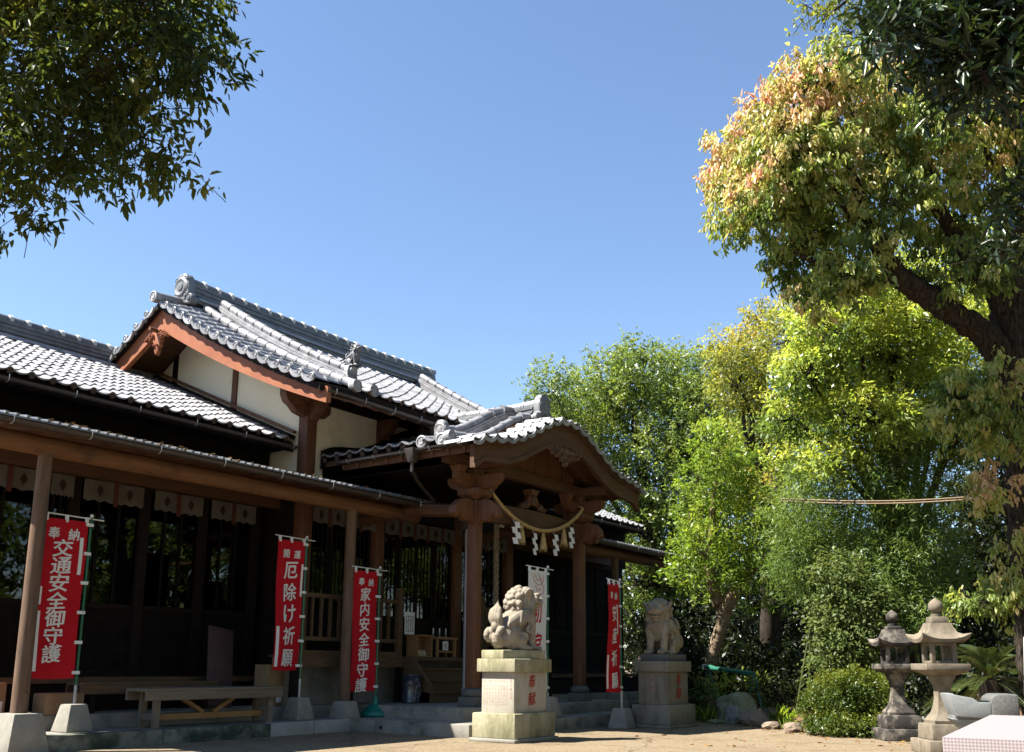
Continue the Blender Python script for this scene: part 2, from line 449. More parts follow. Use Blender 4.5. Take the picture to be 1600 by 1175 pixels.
def leaf_material(name, stops, transl=.35, rough=.38, spec=.4, tcol=1.35):
    """stops: (position, colour) along each leaf's own tint value"""
    m = bpy.data.materials.new(name); m.use_nodes = True
    nt = m.node_tree; N = nt.nodes; Lk = nt.links
    b = N['Principled BSDF']; b.inputs['Roughness'].default_value = rough; b.inputs['Specular IOR Level'].default_value = spec
    a = N.new('ShaderNodeAttribute'); a.attribute_name = 'tint'
    rp = N.new('ShaderNodeValToRGB'); e = rp.color_ramp.elements
    while len(e) < len(stops): e.new(0.5)
    for k, (p, c) in enumerate(stops): e[k].position = p; e[k].color = c4(c)
    Lk.new(a.outputs['Fac'], rp.inputs[0]); Lk.new(rp.outputs[0], b.inputs['Base Color'])
    t = N.new('ShaderNodeBsdfTranslucent')
    g = N.new('ShaderNodeMix'); g.data_type = 'RGBA'; g.blend_type = 'MULTIPLY'; g.inputs['Factor'].default_value = 1
    g.inputs['B'].default_value = (tcol*1.12, tcol*1.08, tcol*.62, 1); Lk.new(rp.outputs[0], g.inputs['A'])
    Lk.new(g.outputs['Result'], t.inputs[0])
    mx = N.new('ShaderNodeMixShader'); mx.inputs[0].default_value = transl
    Lk.new(b.outputs[0], mx.inputs[1]); Lk.new(t.outputs[0], mx.inputs[2])
    Lk.new(mx.outputs[0], N['Material Output'].inputs[0])
    return m
# ================================================================== setting
rng = random.Random(7)
def ground():
    mb = MB()
    mb.add([(-300,-300,0),(400,-300,0),(400,400,0),(-300,400,0)], [(0,1,2,3)])
    tag(mb.build('ground', M['ground']), 'pale sandy concrete forecourt', kind='structure')
ground()

# lower terrace: kerb pieces with their joints, then the upper level and the porch steps
def terrace():
    mb = MB().box(5.92, 40, 10.42, 24, -.05, .166)
    lo = tag(mb.build('terrace', M['concrete']), kind='structure')
    xs = [5.92, 7.35, 8.72, 8.98, 9.75, 10.445]
    for i in range(5):
        m_ = M['concrete_new'] if i in (3, 4) else M['concrete_mossy']
        MB().box(xs[i]+.003, xs[i+1]-.003, 10.20+rng.uniform(-.006,.006), 10.42, -.05, .17+rng.uniform(-.002,.002)).build('kerb_block', m_, lo, True, .012)
    MB().box(16.02, 24, 10.2, 10.42, -.05, .17).build('kerb_block', M['concrete_mossy'], lo, True, .012)
    up = tag(MB().box(5.0, 40, 10.95, 24, .1, .336).build('terrace_upper_level', M['concrete'], None, True, .012), kind='structure')
    st = tag(MB().box(10.45, 16.02, 8.07, 10.6, -.05, .172).build('porch_lower_step', M['concrete'], None, True, .014), kind='structure')
    MB().lathe([(.024,-.004),(.024,.002)], 12, (10.449,9.62,.075), 'X').build('drain_hole', M['wood_black'], st)
    tag(MB().box(11.08, 15.85, 8.66, 10.96, .1, .342).build('porch_upper_step', M['concrete'], None, True, .014), kind='structure')
terrace()

# ================================================================== roofs
class Slope:
    def __init__(self, base, ea, eh, zf, hmax, n=300):
        self.b, self.ea, self.eh, self.zf, self.hmax = Vector(base), Vector(ea), Vector(eh), zf, hmax
        self.h = np.linspace(0, hmax, n); self.z = np.array([zf(h) for h in self.h])
        self.s = np.concatenate([[0], np.cumsum(np.hypot(np.diff(self.h), np.diff(self.z)))])
        self.S = float(self.s[-1])
    def at_s(self, s):
        h = float(np.interp(s, self.s, self.h)) if s >= 0 else s
        e = 0.02; h0, h1 = max(h-e, 0), min(h+e, self.hmax)
        if h1 <= h0: h0, h1 = 0, e
        d = Vector((h1-h0, self.zf(h1)-self.zf(h0))).normalized()
        z = self.zf(min(max(h, 0), self.hmax))
        if s > self.S:
            h += (s-self.S)*d.x; z += (s-self.S)*d.y
        return h, z, d
    def pt(self, a, s, dn=0.0):
        h, z, d = self.at_s(s)
        n = self.eh*(-d.y) + Vector((0,0,1))*d.x
        return self.b + self.ea*a + self.eh*h + Vector((0,0,z)) + n*dn
    def frame(self, a, s, dn=0.0):
        h, z, d = self.at_s(s)
        t = self.eh*d.x + Vector((0,0,d.y)); n = self.eh*(-d.y) + Vector((0,0,d.x))
        return basis(self.ea, t, n, self.pt(a, s, dn))

TW, TL, TE = .275, .305, .24        # tile width, length, exposure
def tile_mesh(name, w=TW, L=TL, th=.02, lift=.026, m=None):
    us = [0,.1,.22,.34,.46,.56,.63,.69,.75,.82,.89,.95,1.0]
    prof = []
    for u in us:
        z = -.016*math.sin(math.pi*u/.6) if u < .6 else .036*math.sin(math.pi*(u-.6)/.4)
        prof.append((u*w, z))
    k = len(us); vs, fs = [], []
    for v, dz in ((0, 0), (L*.55, lift*.5), (L, lift), (L, lift-th)):
        vs += [(x, v, z+dz) for x, z in prof]
    for r in range(3):
        for i in range(k-1):
            fs.append((r*k+i, r*k+i+1, (r+1)*k+i+1, (r+1)*k+i))
    mb = MB().add(vs, fs)
    return mb.mesh(name, m or M['tile'], True, 0, 50)
TILE = tile_mesh('roof_tile')
def round_mesh(name, r, L=.29, m=None, n=12):
    prof = [(r*.92,0),(r*.95,L*.5),(r*.97,L*.84),(r*1.1,L*.86),(r*1.1,L*.97),(r*1.04,L)]
    return MB().lathe(prof, n, (0,0,0), 'Y').mesh(name, m or M['tile'], True, 0, 40)
ROUND = round_mesh('ridge_tile', .072)
ROUND_D = round_mesh('ridge_cap_tile', .095, .30, M['tile_dark'])
def disc_mesh(name, r, m, d=.05):
    prof = [(r*.9,-d),(r,-d*.6),(r,0),(r*.8,.006),(r*.76,-.006),(r*.5,-.006),(r*.44,.004),(r*.2,.004),(r*.05,-.002)]
    return MB().lathe(prof, 18, (0,0,0), 'Y').mesh(name, m, True, 0, 30)
DISC = disc_mesh('tile_disc', .055, M['tile'])
DISC_BIG = disc_mesh('ridge_end_disc', .098, M['tile'], .12)
EAVE_END = MB().lathe([(.040,-.02),(.043,.012),(.034,.014)], 10, (0,0,0), 'Y').mesh('eave_tile_end', mat('brown_mortar', (.07,.05,.042), (.11,.08,.065), .9, .1, scale=20), True)
# curved verge plaque: a scalloped drop below a disc
def verge_plaque():
    mb = MB()
    poly = [(0,.02),(.055,-.012),(.11,-.03),(.165,-.03),(.215,-.012),(.27,.02),(.27,-.035),(.225,-.07),(.165,-.092),(.11,-.092),(.05,-.07),(0,-.035)]
    mb.prism(poly, lambda u, v: (u, 0, v), lambda u, v: (u, .03, v))
    return mb.mesh('verge_plaque', M['tile'])
PLAQUE = verge_plaque()

def lay_tiles(slope, a0, ncol, parent, limit, s_top=.15, bend=None, eave_ends=True, jit=.004, skip=None):
    """tiles in rows from the eave up; the `limit` nearest are pieces of their own, the rest one mesh"""
    fr = []
    nrow = int((slope.S-s_top)/TE)
    for r in range(nrow):
        s = slope.S + .05 - r*TE - TL
        for c in range(ncol):
            a = a0 + c*TW
            if skip and skip(a, s): continue
            m = slope.frame(a, s, .018 + rng.uniform(-jit, jit)*.6)
            m = m @ Matrix.Rotation(rng.uniform(-.008,.008), 4, 'Z') @ Matrix.Translation((rng.uniform(-jit,jit), rng.uniform(-jit,jit)*2, 0))
            fr.append(m)
    fr.sort(key=lambda m: m.translation.length)
    for m in fr[:limit]:
        link('roof_tile', TILE, parent, m)
    if len(fr) > limit:
        join_instances('far_roof_tiles', TILE, fr[limit:], parent)
    if eave_ends:
        for c in range(ncol):
            m = slope.frame(a0+c*TW+TW*.8, slope.S+.045, .026)
            link('eave_tile_end', EAVE_END, parent, m)
def join_instances(name, me, mats, parent, kind='stuff'):
    n = len(me.vertices); co = np.empty(n*3); me.vertices.foreach_get('co', co); co = co.reshape(n, 3)
    polys = [tuple(p.vertices) for p in me.polygons]
    vs, fs = [], []
    for k, m in enumerate(mats):
        A = np.array(m)
        vs.append(co @ A[:3,:3].T + A[:3,3])
        fs += [tuple(i+k*n for i in p) for p in polys]
    mb = MB(); mb.v = [tuple(p) for p in np.concatenate(vs)]; mb.f = fs
    o = mb.build(name, me.materials[0], parent, False)
    o.data.polygons.foreach_set('use_smooth', [True]*len(o.data.polygons)); o.data.set_sharp_from_angle(angle=R_(50))
    tag(o, kind=kind)
    return o
def run_round(slope, a, s0, s1, dn, parent, me, name='ridge_tile', L=.275, up_end=0.0):
    n = max(1, round((s1-s0)/L)); L = (s1-s0)/n
    for i in range(n):
        link(name, me, parent, slope.frame(a, s0+i*L, dn + rng.uniform(-.003,.003)))
def run_courses(slope, a, s0, s1, layers, parent, m, name='ridge_course', n=14):
    for k, (w, d0, d1) in enumerate(layers):
        path = [slope.pt(a, s0+(s1-s0)*i/n) for i in range(n+1)]
        MB().sweep(path, [(-w/2,d0),(w/2,d0),(w/2,d1),(-w/2,d1)], slope.ea).build(name, m, parent)
def straight_ridge(p0, p1, side, z_layers, parent, cap_r, cap_me, mcap, curl=.06, white=True, name='ridge_course', n_seg=12, L=.30):
    """a level ridge of stacked courses with round caps; ends curl up a little"""
    p0, p1 = Vector(p0), Vector(p1)
    ln = (p1-p0).length; t = (p1-p0).normalized()
    def P(k): 
        q = p0.lerp(p1, k); q.z += curl*abs(2*k-1)**2.5
        return q
    for w, d0, d1 in z_layers:
        path = [P(i/n_seg) for i in range(n_seg+1)]
        MB().sweep(path, [(-w/2,d0),(w/2,d0),(w/2,d1),(-w/2,d1)], side).build(name, M['tile_dark'], parent)
    top = z_layers[-1][2]
    n = round(ln/L)
    for i in range(n):
        a, b = P(i/n), P((i+1)/n); d = (b-a).normalized(); s_ = Vector(side); u = s_.cross(d)
        if u.z < 0: u = -u
        link('ridge_cap_tile', cap_me, parent, basis(s_, d, u, a+Vector((0,0,top+cap_r*.45))))
        if white:
            o = MB().lathe([(cap_r*1.02,-.035),(cap_r*1.16,-.028),(cap_r*1.16,.028),(cap_r*1.02,.035)], 14, (0,0,0), 'Y')
            link('mortar_collar', WHITE_COLLAR.setdefault(cap_r, o.mesh('mortar_collar', M['mortar'], True)), parent, basis(s_, d, u, b+Vector((0,0,top+cap_r*.45))))
WHITE_COLLAR = {}
def onigawara(p, fx, side, h, parent, m=None, horn=True):
    """ridge-end ornament at p facing fx: shouldered plate, boss, scrolled feet, horn tile on top"""
    m = m or M['tile']; p = Vector(p); fx = Vector(fx); side = Vector(side); up = Vector((0,0,1))
    W = h*.46
    out = [(-.9,0),(-1.15,.10),(-1.05,.24),(-.78,.26),(-.7,.4),(-.72,.62),(-.62,.8),(-.42,.95),(-.2,1.0),(.2,1.0),(.42,.95),(.62,.8),(.72,.62),(.7,.4),(.78,.26),(1.05,.24),(1.15,.10),(.9,0),(.3,.06),(0,.02),(-.3,.06)]
    f0 = lambda u, v: p + side*(u*W) + up*(v*h) + fx*(h*.12)
    f1 = lambda u, v: p + side*(u*W) + up*(v*h) - fx*(h*.14)
    o = MB().prism(out, f0, f1).build('ridge_end_ornament', m, parent, True, h*.03)
    b = MB()
    for r, u, v, d in ((.30,0,.58,.17),(.16,-.9,.15,.16),(.16,.9,.15,.16),(.12,-.5,.28,.15),(.12,.5,.28,.15),(.10,-.42,.80,.14),(.10,.42,.80,.14)):
        c = p + side*(u*W) + up*(v*h)
        tmp = MB().lathe([(r*h*.98,0),(r*h,h*d*.8),(r*h*.8,h*d),(r*h*.7,h*d*.9),(r*h*.42,h*d*.9),(r*h*.36,h*d*1.05),(r*h*.1,h*d*1.1)], 14)
        mm = basis(side, fx.cross(side)*-1, fx, c)
        b.add([mm @ Vector(q) for q in tmp.v], tmp.f)
    b.build('scrolls', m, o, True, 0, 40)
    if horn:
        a = p + up*(h*.98) - fx*(h*.25); e = p + up*(h*1.06) + fx*(h*.34)
        MB().tube([a, a.lerp(e,.5)+up*h*.0, e], [h*.14, h*.135, h*.15], 14).build('horn_tile', m, o, True, 0, 40)
    return o

# ================================================================== main hall
XC, YR = 13.23, 14.1
XV0, XV1 = 9.40, 17.06            # verge planes
XW0, XW1, YW = 10.42, 16.04, 11.45
zmain = lambda h: 7.12 - .66*h + .03*h*h
zv = lambda h: 7.00 - .63*h + .028*h*h      # verge edge of the tiles
HM = 4.03
hall = thing('shrine_hall', 'cream plastered shrine hall with high grey tiled gable roof and rust red bargeboards', 'building', (XC, YR, 0))
FRONT = Slope((0, YR, 0), (1,0,0), (0,-1,0), zmain, HM)
def main_roof():
    # shell
    mb = MB()
    N_ = 26
    for sgn in (-1, 1):
        hs = [HM*i/N_ for i in range(N_+1)]
        for x0, x1, f0, f1 in ((XV0+.02, 10.2, lambda h: zv(h)-.03, lambda h: zmain(h)-.02), (10.2, 16.26, lambda h: zmain(h)-.02, lambda h: zmain(h)-.02), (16.26, XV1-.02, lambda h: zmain(h)-.02, lambda h: zv(h)-.03)):
            top = [(x0, YR+sgn*h, f0(h)) for h in hs]; top2 = [(x1, YR+sgn*h, f1(h)) for h in hs]
            mb.ribbon(top, top2, (0,0,-.11))
    roof = mb.build('roof', M['wood_dark'], hall)
    # field
    lay_tiles(FRONT, 10.62, 18, roof, 300, .2)
    # inner row between the two descending ridges
    lay_tiles(FRONT, 10.20, 1, roof, 0, .2, eave_ends=False)
    lay_tiles(FRONT, 15.95, 1, roof, 0, .2, eave_ends=False)
    # verge bands: tiles laid outwards over the gable
    for xv, xi, ex in ((XV0, 10.16, -1), (XV1, 16.30, 1)):
        far = []
        s = .10
        while s < FRONT.S-.1:
            h, z, d = FRONT.at_s(s)
            h2, z2, d2 = FRONT.at_s(s+TW)
            t = Vector((0,-(h2-h), z2-z)).normalized()
            zi, ze = zmain(h), zv(h)
            o = Vector((ex, 0, (ze-zi-.02)/abs(xi-xv))).normalized()
            n = t.cross(o); n = n if n.z > 0 else -n
            for k in range(3):
                L0 = abs(xi-xv)-TL+.03 - k*TE
                p = Vector((xi, YR-h, zi)) + o*L0 + n*(.02)
                mt = basis(t, o, n, p)
                if ex < 0: link('roof_tile', TILE, roof, mt)
                else: far.append(mt)
            pe = Vector((xi, YR-h, zi)) + o*(abs(xi-xv)+.02) + n*.03
            if ex < 0:
                link('verge_plaque', PLAQUE, roof, basis(t, Vector((ex,0,0)), Vector((0,0,1)) - t*t.z, pe))
                link('tile_disc', DISC, roof, basis(t, Vector((ex,0,0)), Vector((ex,0,0)).cross(t)*-1, pe + t*(TW*.8) + Vector((ex*.03,0,.012))))
            s += TW
        if far: join_instances('far_verge_tiles', TILE, far, roof)
    # back slope: verge edge seen against the sky
    t0 = .1
    while t0 < 2.6:
        h = t0
        p = Vector((XV0+.0, YR+h, zv(h)-.055)); t = Vector((0, 1, -.63+.056*h)).normalized()
        link('verge_plaque', PLAQUE, roof, basis(t, Vector((-1,0,0)), Vector((0,0,1)) - t*t.z, p))
        link('tile_disc', DISC, roof, basis(t, Vector((-1,0,0)), Vector((-1,0,0)).cross(t), p + t*(TW*.8) + Vector((-.03,0,.03))))
        t0 += TW
    back = []
    BK = Slope((0,YR,0), (1,0,0), (0,1,0), zv, 4.0)
    for r_ in range(16):
        for c_ in range(3):
            back.append(BK.frame(XV0+.02+c_*TW, BK.S-TL-r_*TE, .0))
    join_instances('rear_verge_tiles', TILE, back, roof)
    # apex cylinder of the verge
    MB().tube([(XV0-.10,YR,zv(0)+.03),(9.9,YR,zmain(0)-.03)], [.088,.085], 16).build('verge_apex_tile', M['tile'], roof, True)
    link('ridge_end_disc', DISC_BIG, roof, basis(Vector((0,1,0)), Vector((-1,0,0)), Vector((0,0,1)), Vector((XV0-.11,YR,zv(0)+.03))))
    # descending ridges
    lay_ = [(.26,.02,.07),(.22,.075,.115),(.24,.12,.16),(.19,.165,.2)]
    for a1, a2, own in ((10.13, 10.52, True), (16.33, 15.94, False)):
        run_round(FRONT, a1, .35, FRONT.S+.0, .075, roof, ROUND)
        link('ridge_end_disc', DISC_BIG, roof, basis((1,0,0), (0,-1,0), (0,0,1), FRONT.pt(a1, FRONT.S+.03, .07)))
        run_courses(FRONT, a2, .25, FRONT.S-.62, lay_, roof, M['tile'])
        run_round(FRONT, a2, .2, FRONT.S-.60, .245, roof, ROUND)
        onigawara(FRONT.pt(a2, FRONT.S-.55, .02), (0,-1,0), (1,0,0), .34, roof, horn=False)
        MB().tube([FRONT.pt(a2, FRONT.S-.5, .05), FRONT.pt(a2, FRONT.S-.02, .075)], [.075,.08], 14).build('ridge_tile', M['tile'], roof, True)
        link('ridge_end_disc', DISC_BIG, roof, basis((1,0,0), (0,-1,0), (0,0,1), FRONT.pt(a2, FRONT.S+.0, .075)))
    # top ridge
    straight_ridge((9.98,YR,7.08), (16.48,YR,7.08), (0,1,0), [(.50,-.06,.02),(.34,.02,.085),(.38,.09,.125),(.32,.13,.17),(.35,.175,.21),(.29,.215,.255),(.32,.26,.295),(.25,.30,.33)], roof, .095, ROUND_D, M['tile_dark'])
    MB().sweep([(10.0,YR-.24,7.12),(13.2,YR-.24,7.07),(16.4,YR-.24,7.12)], [(-.05,0),(.05,0),(.03,.06),(-.03,.06)], (0,1,0)).build('ridge_course', M['tile'], roof)
    onigawara((9.90,YR,7.02), (-1,0,0), (0,1,0), .60, roof, M['tile_dark'], horn=False)
    onigawara((16.54,YR,7.02), (1,0,0), (0,1,0), .50, roof)
    # bargeboards
    for x, ex in ((XV0+.11, -1), (XV1-.11, 1)):
        for sgn in (-1, 1):
            hs = [4.1*i/24 for i in range(25)]
            dep = lambda h: .44 - .05*h
            top = [(x, YR+sgn*h, zv(h)-.05) for h in hs]; bot = [(x, YR+sgn*h, zv(h)-.05-dep(h)) for h in hs]
            bb = MB().ribbon(top, bot, (.07*-ex,0,0)).build('bargeboard', M['wood_board'], hall)
            lo1 = [(x+.0, YR+sgn*h, zv(h)-.05-dep(h)+.075) for h in hs]; lo2 = [(x, YR+sgn*h, zv(h)-.05-dep(h)-.012) for h in hs]
            MB().ribbon(lo1, lo2, (ex*.022,0,0)).build('bargeboard_lip', M['wood_board'], bb)
            # soffit under the verge
            xi = XW0 if ex < 0 else XW1
            s0 = [(x-ex*.07, YR+sgn*h, zv(h)-.20) for h in hs]; s1 = [(xi, YR+sgn*h, zmain(h)-.20) for h in hs]
            MB().ribbon(s0, s1, (0,0,.03)).build('verge_soffit', M['wood_brown'], hall)
        # purlin end with scroll, carries the board near the eave
        for yy in (11.35,):
            pr = [(0,0),(.0,.16),(.95,.16),(.95,-.02),(.72,-.02),(.66,-.10),(.55,-.14),(.40,-.12),(.34,-.2),(.2,-.22),(.1,-.16)]
            xx = XV0+.08 if ex < 0 else XV1-.08
            MB().prism([(.38+u*.55, .05+v*.62) for u, v in pr], lambda u, v: (xx-ex*u, yy-.07, 4.97+v), lambda u, v: (xx-ex*u, yy+.07, 4.97+v)).build('purlin_end', M['wood_red'], hall)
    # carved pendant below the apex
    gx = XV0+.06
    g = [(u*.6, v*.62) for u, v in [(-.05,.25),(.05,.25),(.16,.2),(.12,.1),(.2,.02),(.14,-.06),(.17,-.14),(.08,-.2),(.09,-.3),(.0,-.42),(-.09,-.3),(-.08,-.2),(-.17,-.14),(-.14,-.06),(-.2,.02),(-.12,.1),(-.16,.2)]]
    zg = zv(0)-.72
    pd = MB().prism(g, lambda u, v: (gx-.03, YR+u, zg+v), lambda u, v: (gx+.05, YR+u, zg+v)).build('gable_pendant', M['wood_board'], hall, True, .012)
    for sg in (-1, 1):
        for (u, v, r) in ((.17,.05,.042),(.23,.015,.036),(.15,-.015,.03),(.285,-.02,.027),(.09,.03,.032),(.04,-.15,.022)):
            MB().lathe([(r,0),(r,-.05),(r*.8,-.065),(r*.55,-.05),(r*.4,-.07),(r*.1,-.075)], 12, (gx, YR+sg*u, zg+.06+v), 'X').build('pendant_scroll', M['wood_board'], pd, True, 0, 40)
    MB().lathe([(.035,-.16),(.04,-.02),(.03,0)], 6, (gx-.02,YR,zg+.17), 'X').build('pendant_peg', M['wood_red'], pd)
    return roof
main_roof()
def hall_walls():
    # gable wall on the left with its posts
    def under(y): return zmain(abs(y-YR)) - .22
    ys = [YW+(2*YR-YW-YW)*i/20 for i in range(21)]
    for x, ex in ((XW0, -1), (XW1, 1)):
        for y0, y1 in ((YW+.08, 13.14), (13.26, 14.84), (14.96, 2*YR-YW-.08)):
            yy = [y0+(y1-y0)*i/8 for i in range(9)]
            MB().ribbon([(x,y,under(y)) for y in yy], [(x,y,3.9) for y in yy], (-ex*.08,0,0)).build('gable_wall_panel', M['plaster'], hall)
            MB().box(min(x,x-ex*.08), max(x,x-ex*.08), y0, y1, .34, 3.898).build('lower_wall_panel', M['wood_dark'], hall)
        for y in (13.20, 14.90):
            MB().box(x-.03, x+.07, y-.062, y+.062, .34, under(y)-.0).build('wall_post', M['wood_dark'] if y > 13.5 else M['wood_red'], hall)
    # corner and front columns
    for x in (10.50, 12.16, 14.30, 15.96):
        w = .105
        MB().box(x-w, x+w, YW-w, YW+w, .336, 4.80).build('column', M['wood_red'], hall, True, .015)
    # plaster between columns above the veranda
    for x0, x1 in ((10.605,12.055),(12.265,14.195),(14.405,15.855)):
        MB().box(x0, x1, YW-.02, YW+.05, 3.62, 5.06).build('front_wall_panel', M['plaster'], hall)
        MB().box(x0, x1, YW-.07, YW+.07, 3.42, 3.62).build('lintel', M['wood_dark'], hall)
    MB().box(XW0+.02, XW1-.02, YW-.09, YW+.09, 5.06, 5.24).build('wall_plate', M['wood_dark'], hall)
    # bracket block on the corner column, scrolled
    for x in (10.50, 12.16, 14.30, 15.96):
        pr = [(-.46,.2),(.46,.2),(.46,.05),(.38,.05),(.34,-.04),(.24,-.06),(.2,-.14),(.105,-.16),(-.105,-.16),(-.2,-.14),(-.24,-.06),(-.34,-.04),(-.38,.05),(-.46,.05)]
        MB().prism(pr, lambda u, v: (x-.075, YW+u*.8, 4.86+v), lambda u, v: (x+.075, YW+u*.8, 4.86+v)).build('bracket_arm', M['wood_red'], hall)
    pr2 = [(-.42,.14),(.42,.14),(.42,.02),(.3,-.08),(.12,-.12),(-.12,-.12),(-.3,-.08),(-.42,.02)]
    MB().prism(pr2, lambda u, v: (10.50+u, YW-.07, 4.90+v), lambda u, v: (10.50+u, YW+.07, 4.90+v)).build('bracket_arm', M['wood_red'], hall)
    # eave: rafters, board, gutter
    RA = MB().obox((0,10.16,zmain(YR-10.16)-.20), (0,11.5,zmain(YR-11.5)-.20), .055, .075).mesh('rafter', M['wood_cross'])
    x = 9.72
    while x < 16.8:
        link('rafter', RA, hall, Matrix.Translation((x,0,0))); x += .33
    MB().box(9.5, 16.96, 10.11, 10.155, zmain(3.96)-.21, zmain(3.96)-.11).build('eave_board', M['wood_cross'], hall)
    top = [(9.5, 10.16, zmain(3.94)-.155), (9.5, 11.45, zmain(2.65)-.155)]
    MB().ribbon(top, [(16.96,p[1],p[2]) for p in top], (0,0,.03)).build('eave_soffit', M['wood_cross'], hall)
    gutter(hall, (9.52, 10.03, 4.80), (11.92, 10.03, 4.79), .055)
    gutter(hall, (14.6, 10.03, 4.79), (16.9, 10.03, 4.80), .055)
    # doors
    panel_doors(hall, 10.605, 12.055, YW, 3, 'g')
    panel_doors(hall, 12.265, 14.195, YW, 4, 'g')
    panel_doors(hall, 14.405, 15.855, YW, 3, 'g')
    # inside: floor and a back wall
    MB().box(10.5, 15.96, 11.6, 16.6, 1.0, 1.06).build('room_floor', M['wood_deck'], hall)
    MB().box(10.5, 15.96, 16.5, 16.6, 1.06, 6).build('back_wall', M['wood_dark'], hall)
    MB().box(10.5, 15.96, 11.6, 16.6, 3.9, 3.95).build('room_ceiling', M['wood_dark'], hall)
def gutter(parent, a, b, r, hooks=.62, m=None):
    a, b = Vector(a), Vector(b)
    d = (b-a).normalized(); s = d.cross(Vector((0,0,1))).normalized()
    prof = [(r*math.cos(t), r*math.sin(t)) for t in [math.pi+math.pi*i/8 for i in range(9)]]
    prof += [(r*.86*math.cos(t), r*.86*math.sin(t)) for t in [2*math.pi-math.pi*i/8 for i in range(9)]]
    g = MB().sweep([a, a.lerp(b,.5), b], prof, s).build('gutter', m or M['gutter'], parent, True, 0, 40)
    k = .15
    ln = (b-a).length
    hk = MB()
    pts = [(s*(r*1.06*math.cos(t)) + Vector((0,0,r*1.06*math.sin(t)))) for t in [math.pi*.95+math.pi*1.1*i/8 for i in range(9)]]
    hk.tube(pts + [pts[-1]+Vector((0,0,r*.5))], .006, 5)
    me = hk.mesh('gutter_hook', M['steel'])
    while k < ln:
        p = a + d*k
        link('gutter_hook', me, g, Matrix.Translation(p)); k += hooks*rng.uniform(.95,1.05)
    return g
def panel_doors(parent, x0, x1, y, n, kind, z0=1.06, z1=3.42, rail=.055):
    """sliding doors: frame, glass panes, thin muntins"""
    w = (x1-x0)/n
    for i in range(n):
        a, b = x0+i*w+.002, x0+(i+1)*w-.002
        yy = y + (.0 if i % 2 else .035)
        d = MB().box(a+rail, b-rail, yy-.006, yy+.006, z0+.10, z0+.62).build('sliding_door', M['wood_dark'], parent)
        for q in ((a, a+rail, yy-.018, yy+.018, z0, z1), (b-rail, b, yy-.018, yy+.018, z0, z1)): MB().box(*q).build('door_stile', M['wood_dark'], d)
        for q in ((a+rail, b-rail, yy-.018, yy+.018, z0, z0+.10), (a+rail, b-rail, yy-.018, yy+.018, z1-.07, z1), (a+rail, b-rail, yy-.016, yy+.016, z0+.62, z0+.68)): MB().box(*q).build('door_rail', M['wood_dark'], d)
        MB().box(a+rail, b-rail, yy-.004, yy+.004, z0+.68, z1-.07).build('pane', M['glass'], d)
        if kind == 'g':
            nm = 4
            for k in range(1, nm):
                xx = a+rail + (b-a-2*rail)*k/nm
                MB().box(xx-.008, xx+.008, yy-.014, yy-.005, z0+.68, z1-.07).build('muntin', M['wood_dark'], d)
            MB().box(a+rail, b-rail, yy-.015, yy-.0052, z0+1.5, z0+1.52).build('muntin', M['wood_dark'], d)
hall_walls()

# deck, railing and stair of the hall
def deck():
    D0, DZ = 10.78, 1.06
    for x0, x1 in ((9.85, 12.2), (14.26, 16.6)):
        n = 6; w = (YW-.11-D0)/n
        MB().box(x0, x1, D0, D0+.09, DZ-.17, DZ-.032).build('deck_beam', M['wood_deck'], hall)
        for i in range(n):
            MB().box(x0, x1, D0+i*w, D0+(i+1)*w-.006, DZ-.03, DZ+rng.uniform(-.002,.002)).build('deck_plank', M['wood_deck'], hall)
        xs = [x0+.06, (x0+x1)/2, x1-.05]
        for x in xs:
            MB().box(x-.05, x+.05, D0+.0, D0+.1, .336, DZ-.17).build('deck_post', M['wood_dark'], hall)
    MB().box(12.2, 14.26, D0, YW-.11, DZ-.06, DZ).build('deck_landing', M['wood_deck'], hall)
    # crawl space boards behind
    MB().box(9.85, 16.6, 11.2, 11.24, .336, DZ-.035).build('crawl_space_wall', M['footing'], hall)
    for x0, x1, ep in ((9.9, 12.12, 12.12), (14.34, 16.55, 14.34)):
        rl = MB().box(x0, x1, D0+.03, D0+.09, 1.90, 1.965).box(x0, x1, D0+.035, D0+.085, 1.27, 1.33).build('railing', M['wood_deck'], hall, True, .006)
        MB().box(x0, x1, D0+.02, D0+.10, 1.062, 1.13).build('railing_sill', M['wood_deck'], rl)
        MB().box(ep-.05, ep+.05, D0+.01, D0+.11, .96, 2.16).build('newel_post', M['wood_deck'], rl, True, .012)
        x = x0+.12; k = 0
        while x < x1-.1:
            if k % 7 == 0:
                MB().box(x-.035, x+.035, D0+.025, D0+.095, 1.13, 1.90).build('railing_post', M['wood_deck'], rl)
            else:
                MB().box(x-.019, x+.019, D0+.04, D0+.08, 1.33, 1.90).build('baluster', M['wood_deck'], rl)
            x += .185; k += 1
    # stair
    st = MB().box(12.2, 12.27, 10.22, 10.78, .337, .5).build('stair', M['wood_deck'], hall)
    for x in (12.2, 14.19):
        MB().prism([(10.20,.337),(10.78,.337),(10.78,1.06),(10.62,1.06),(10.20,.60)], lambda u, v: (x,u,v), lambda u, v: (x+.07,u,v)).build('stringer', M['wood_deck'], st)
    for k in range(3):
        z = .34+.18*(k+1); y = 10.24+.18*k
        MB().box(12.27, 14.19, y, 10.78, z-.18+.001, z-.04).build('riser', M['wood_deck'], st)
        MB().box(12.27, 14.19, y-.03, 10.78, z-.04, z).build('tread', M['wood_deck'], st, True, .006)
deck()

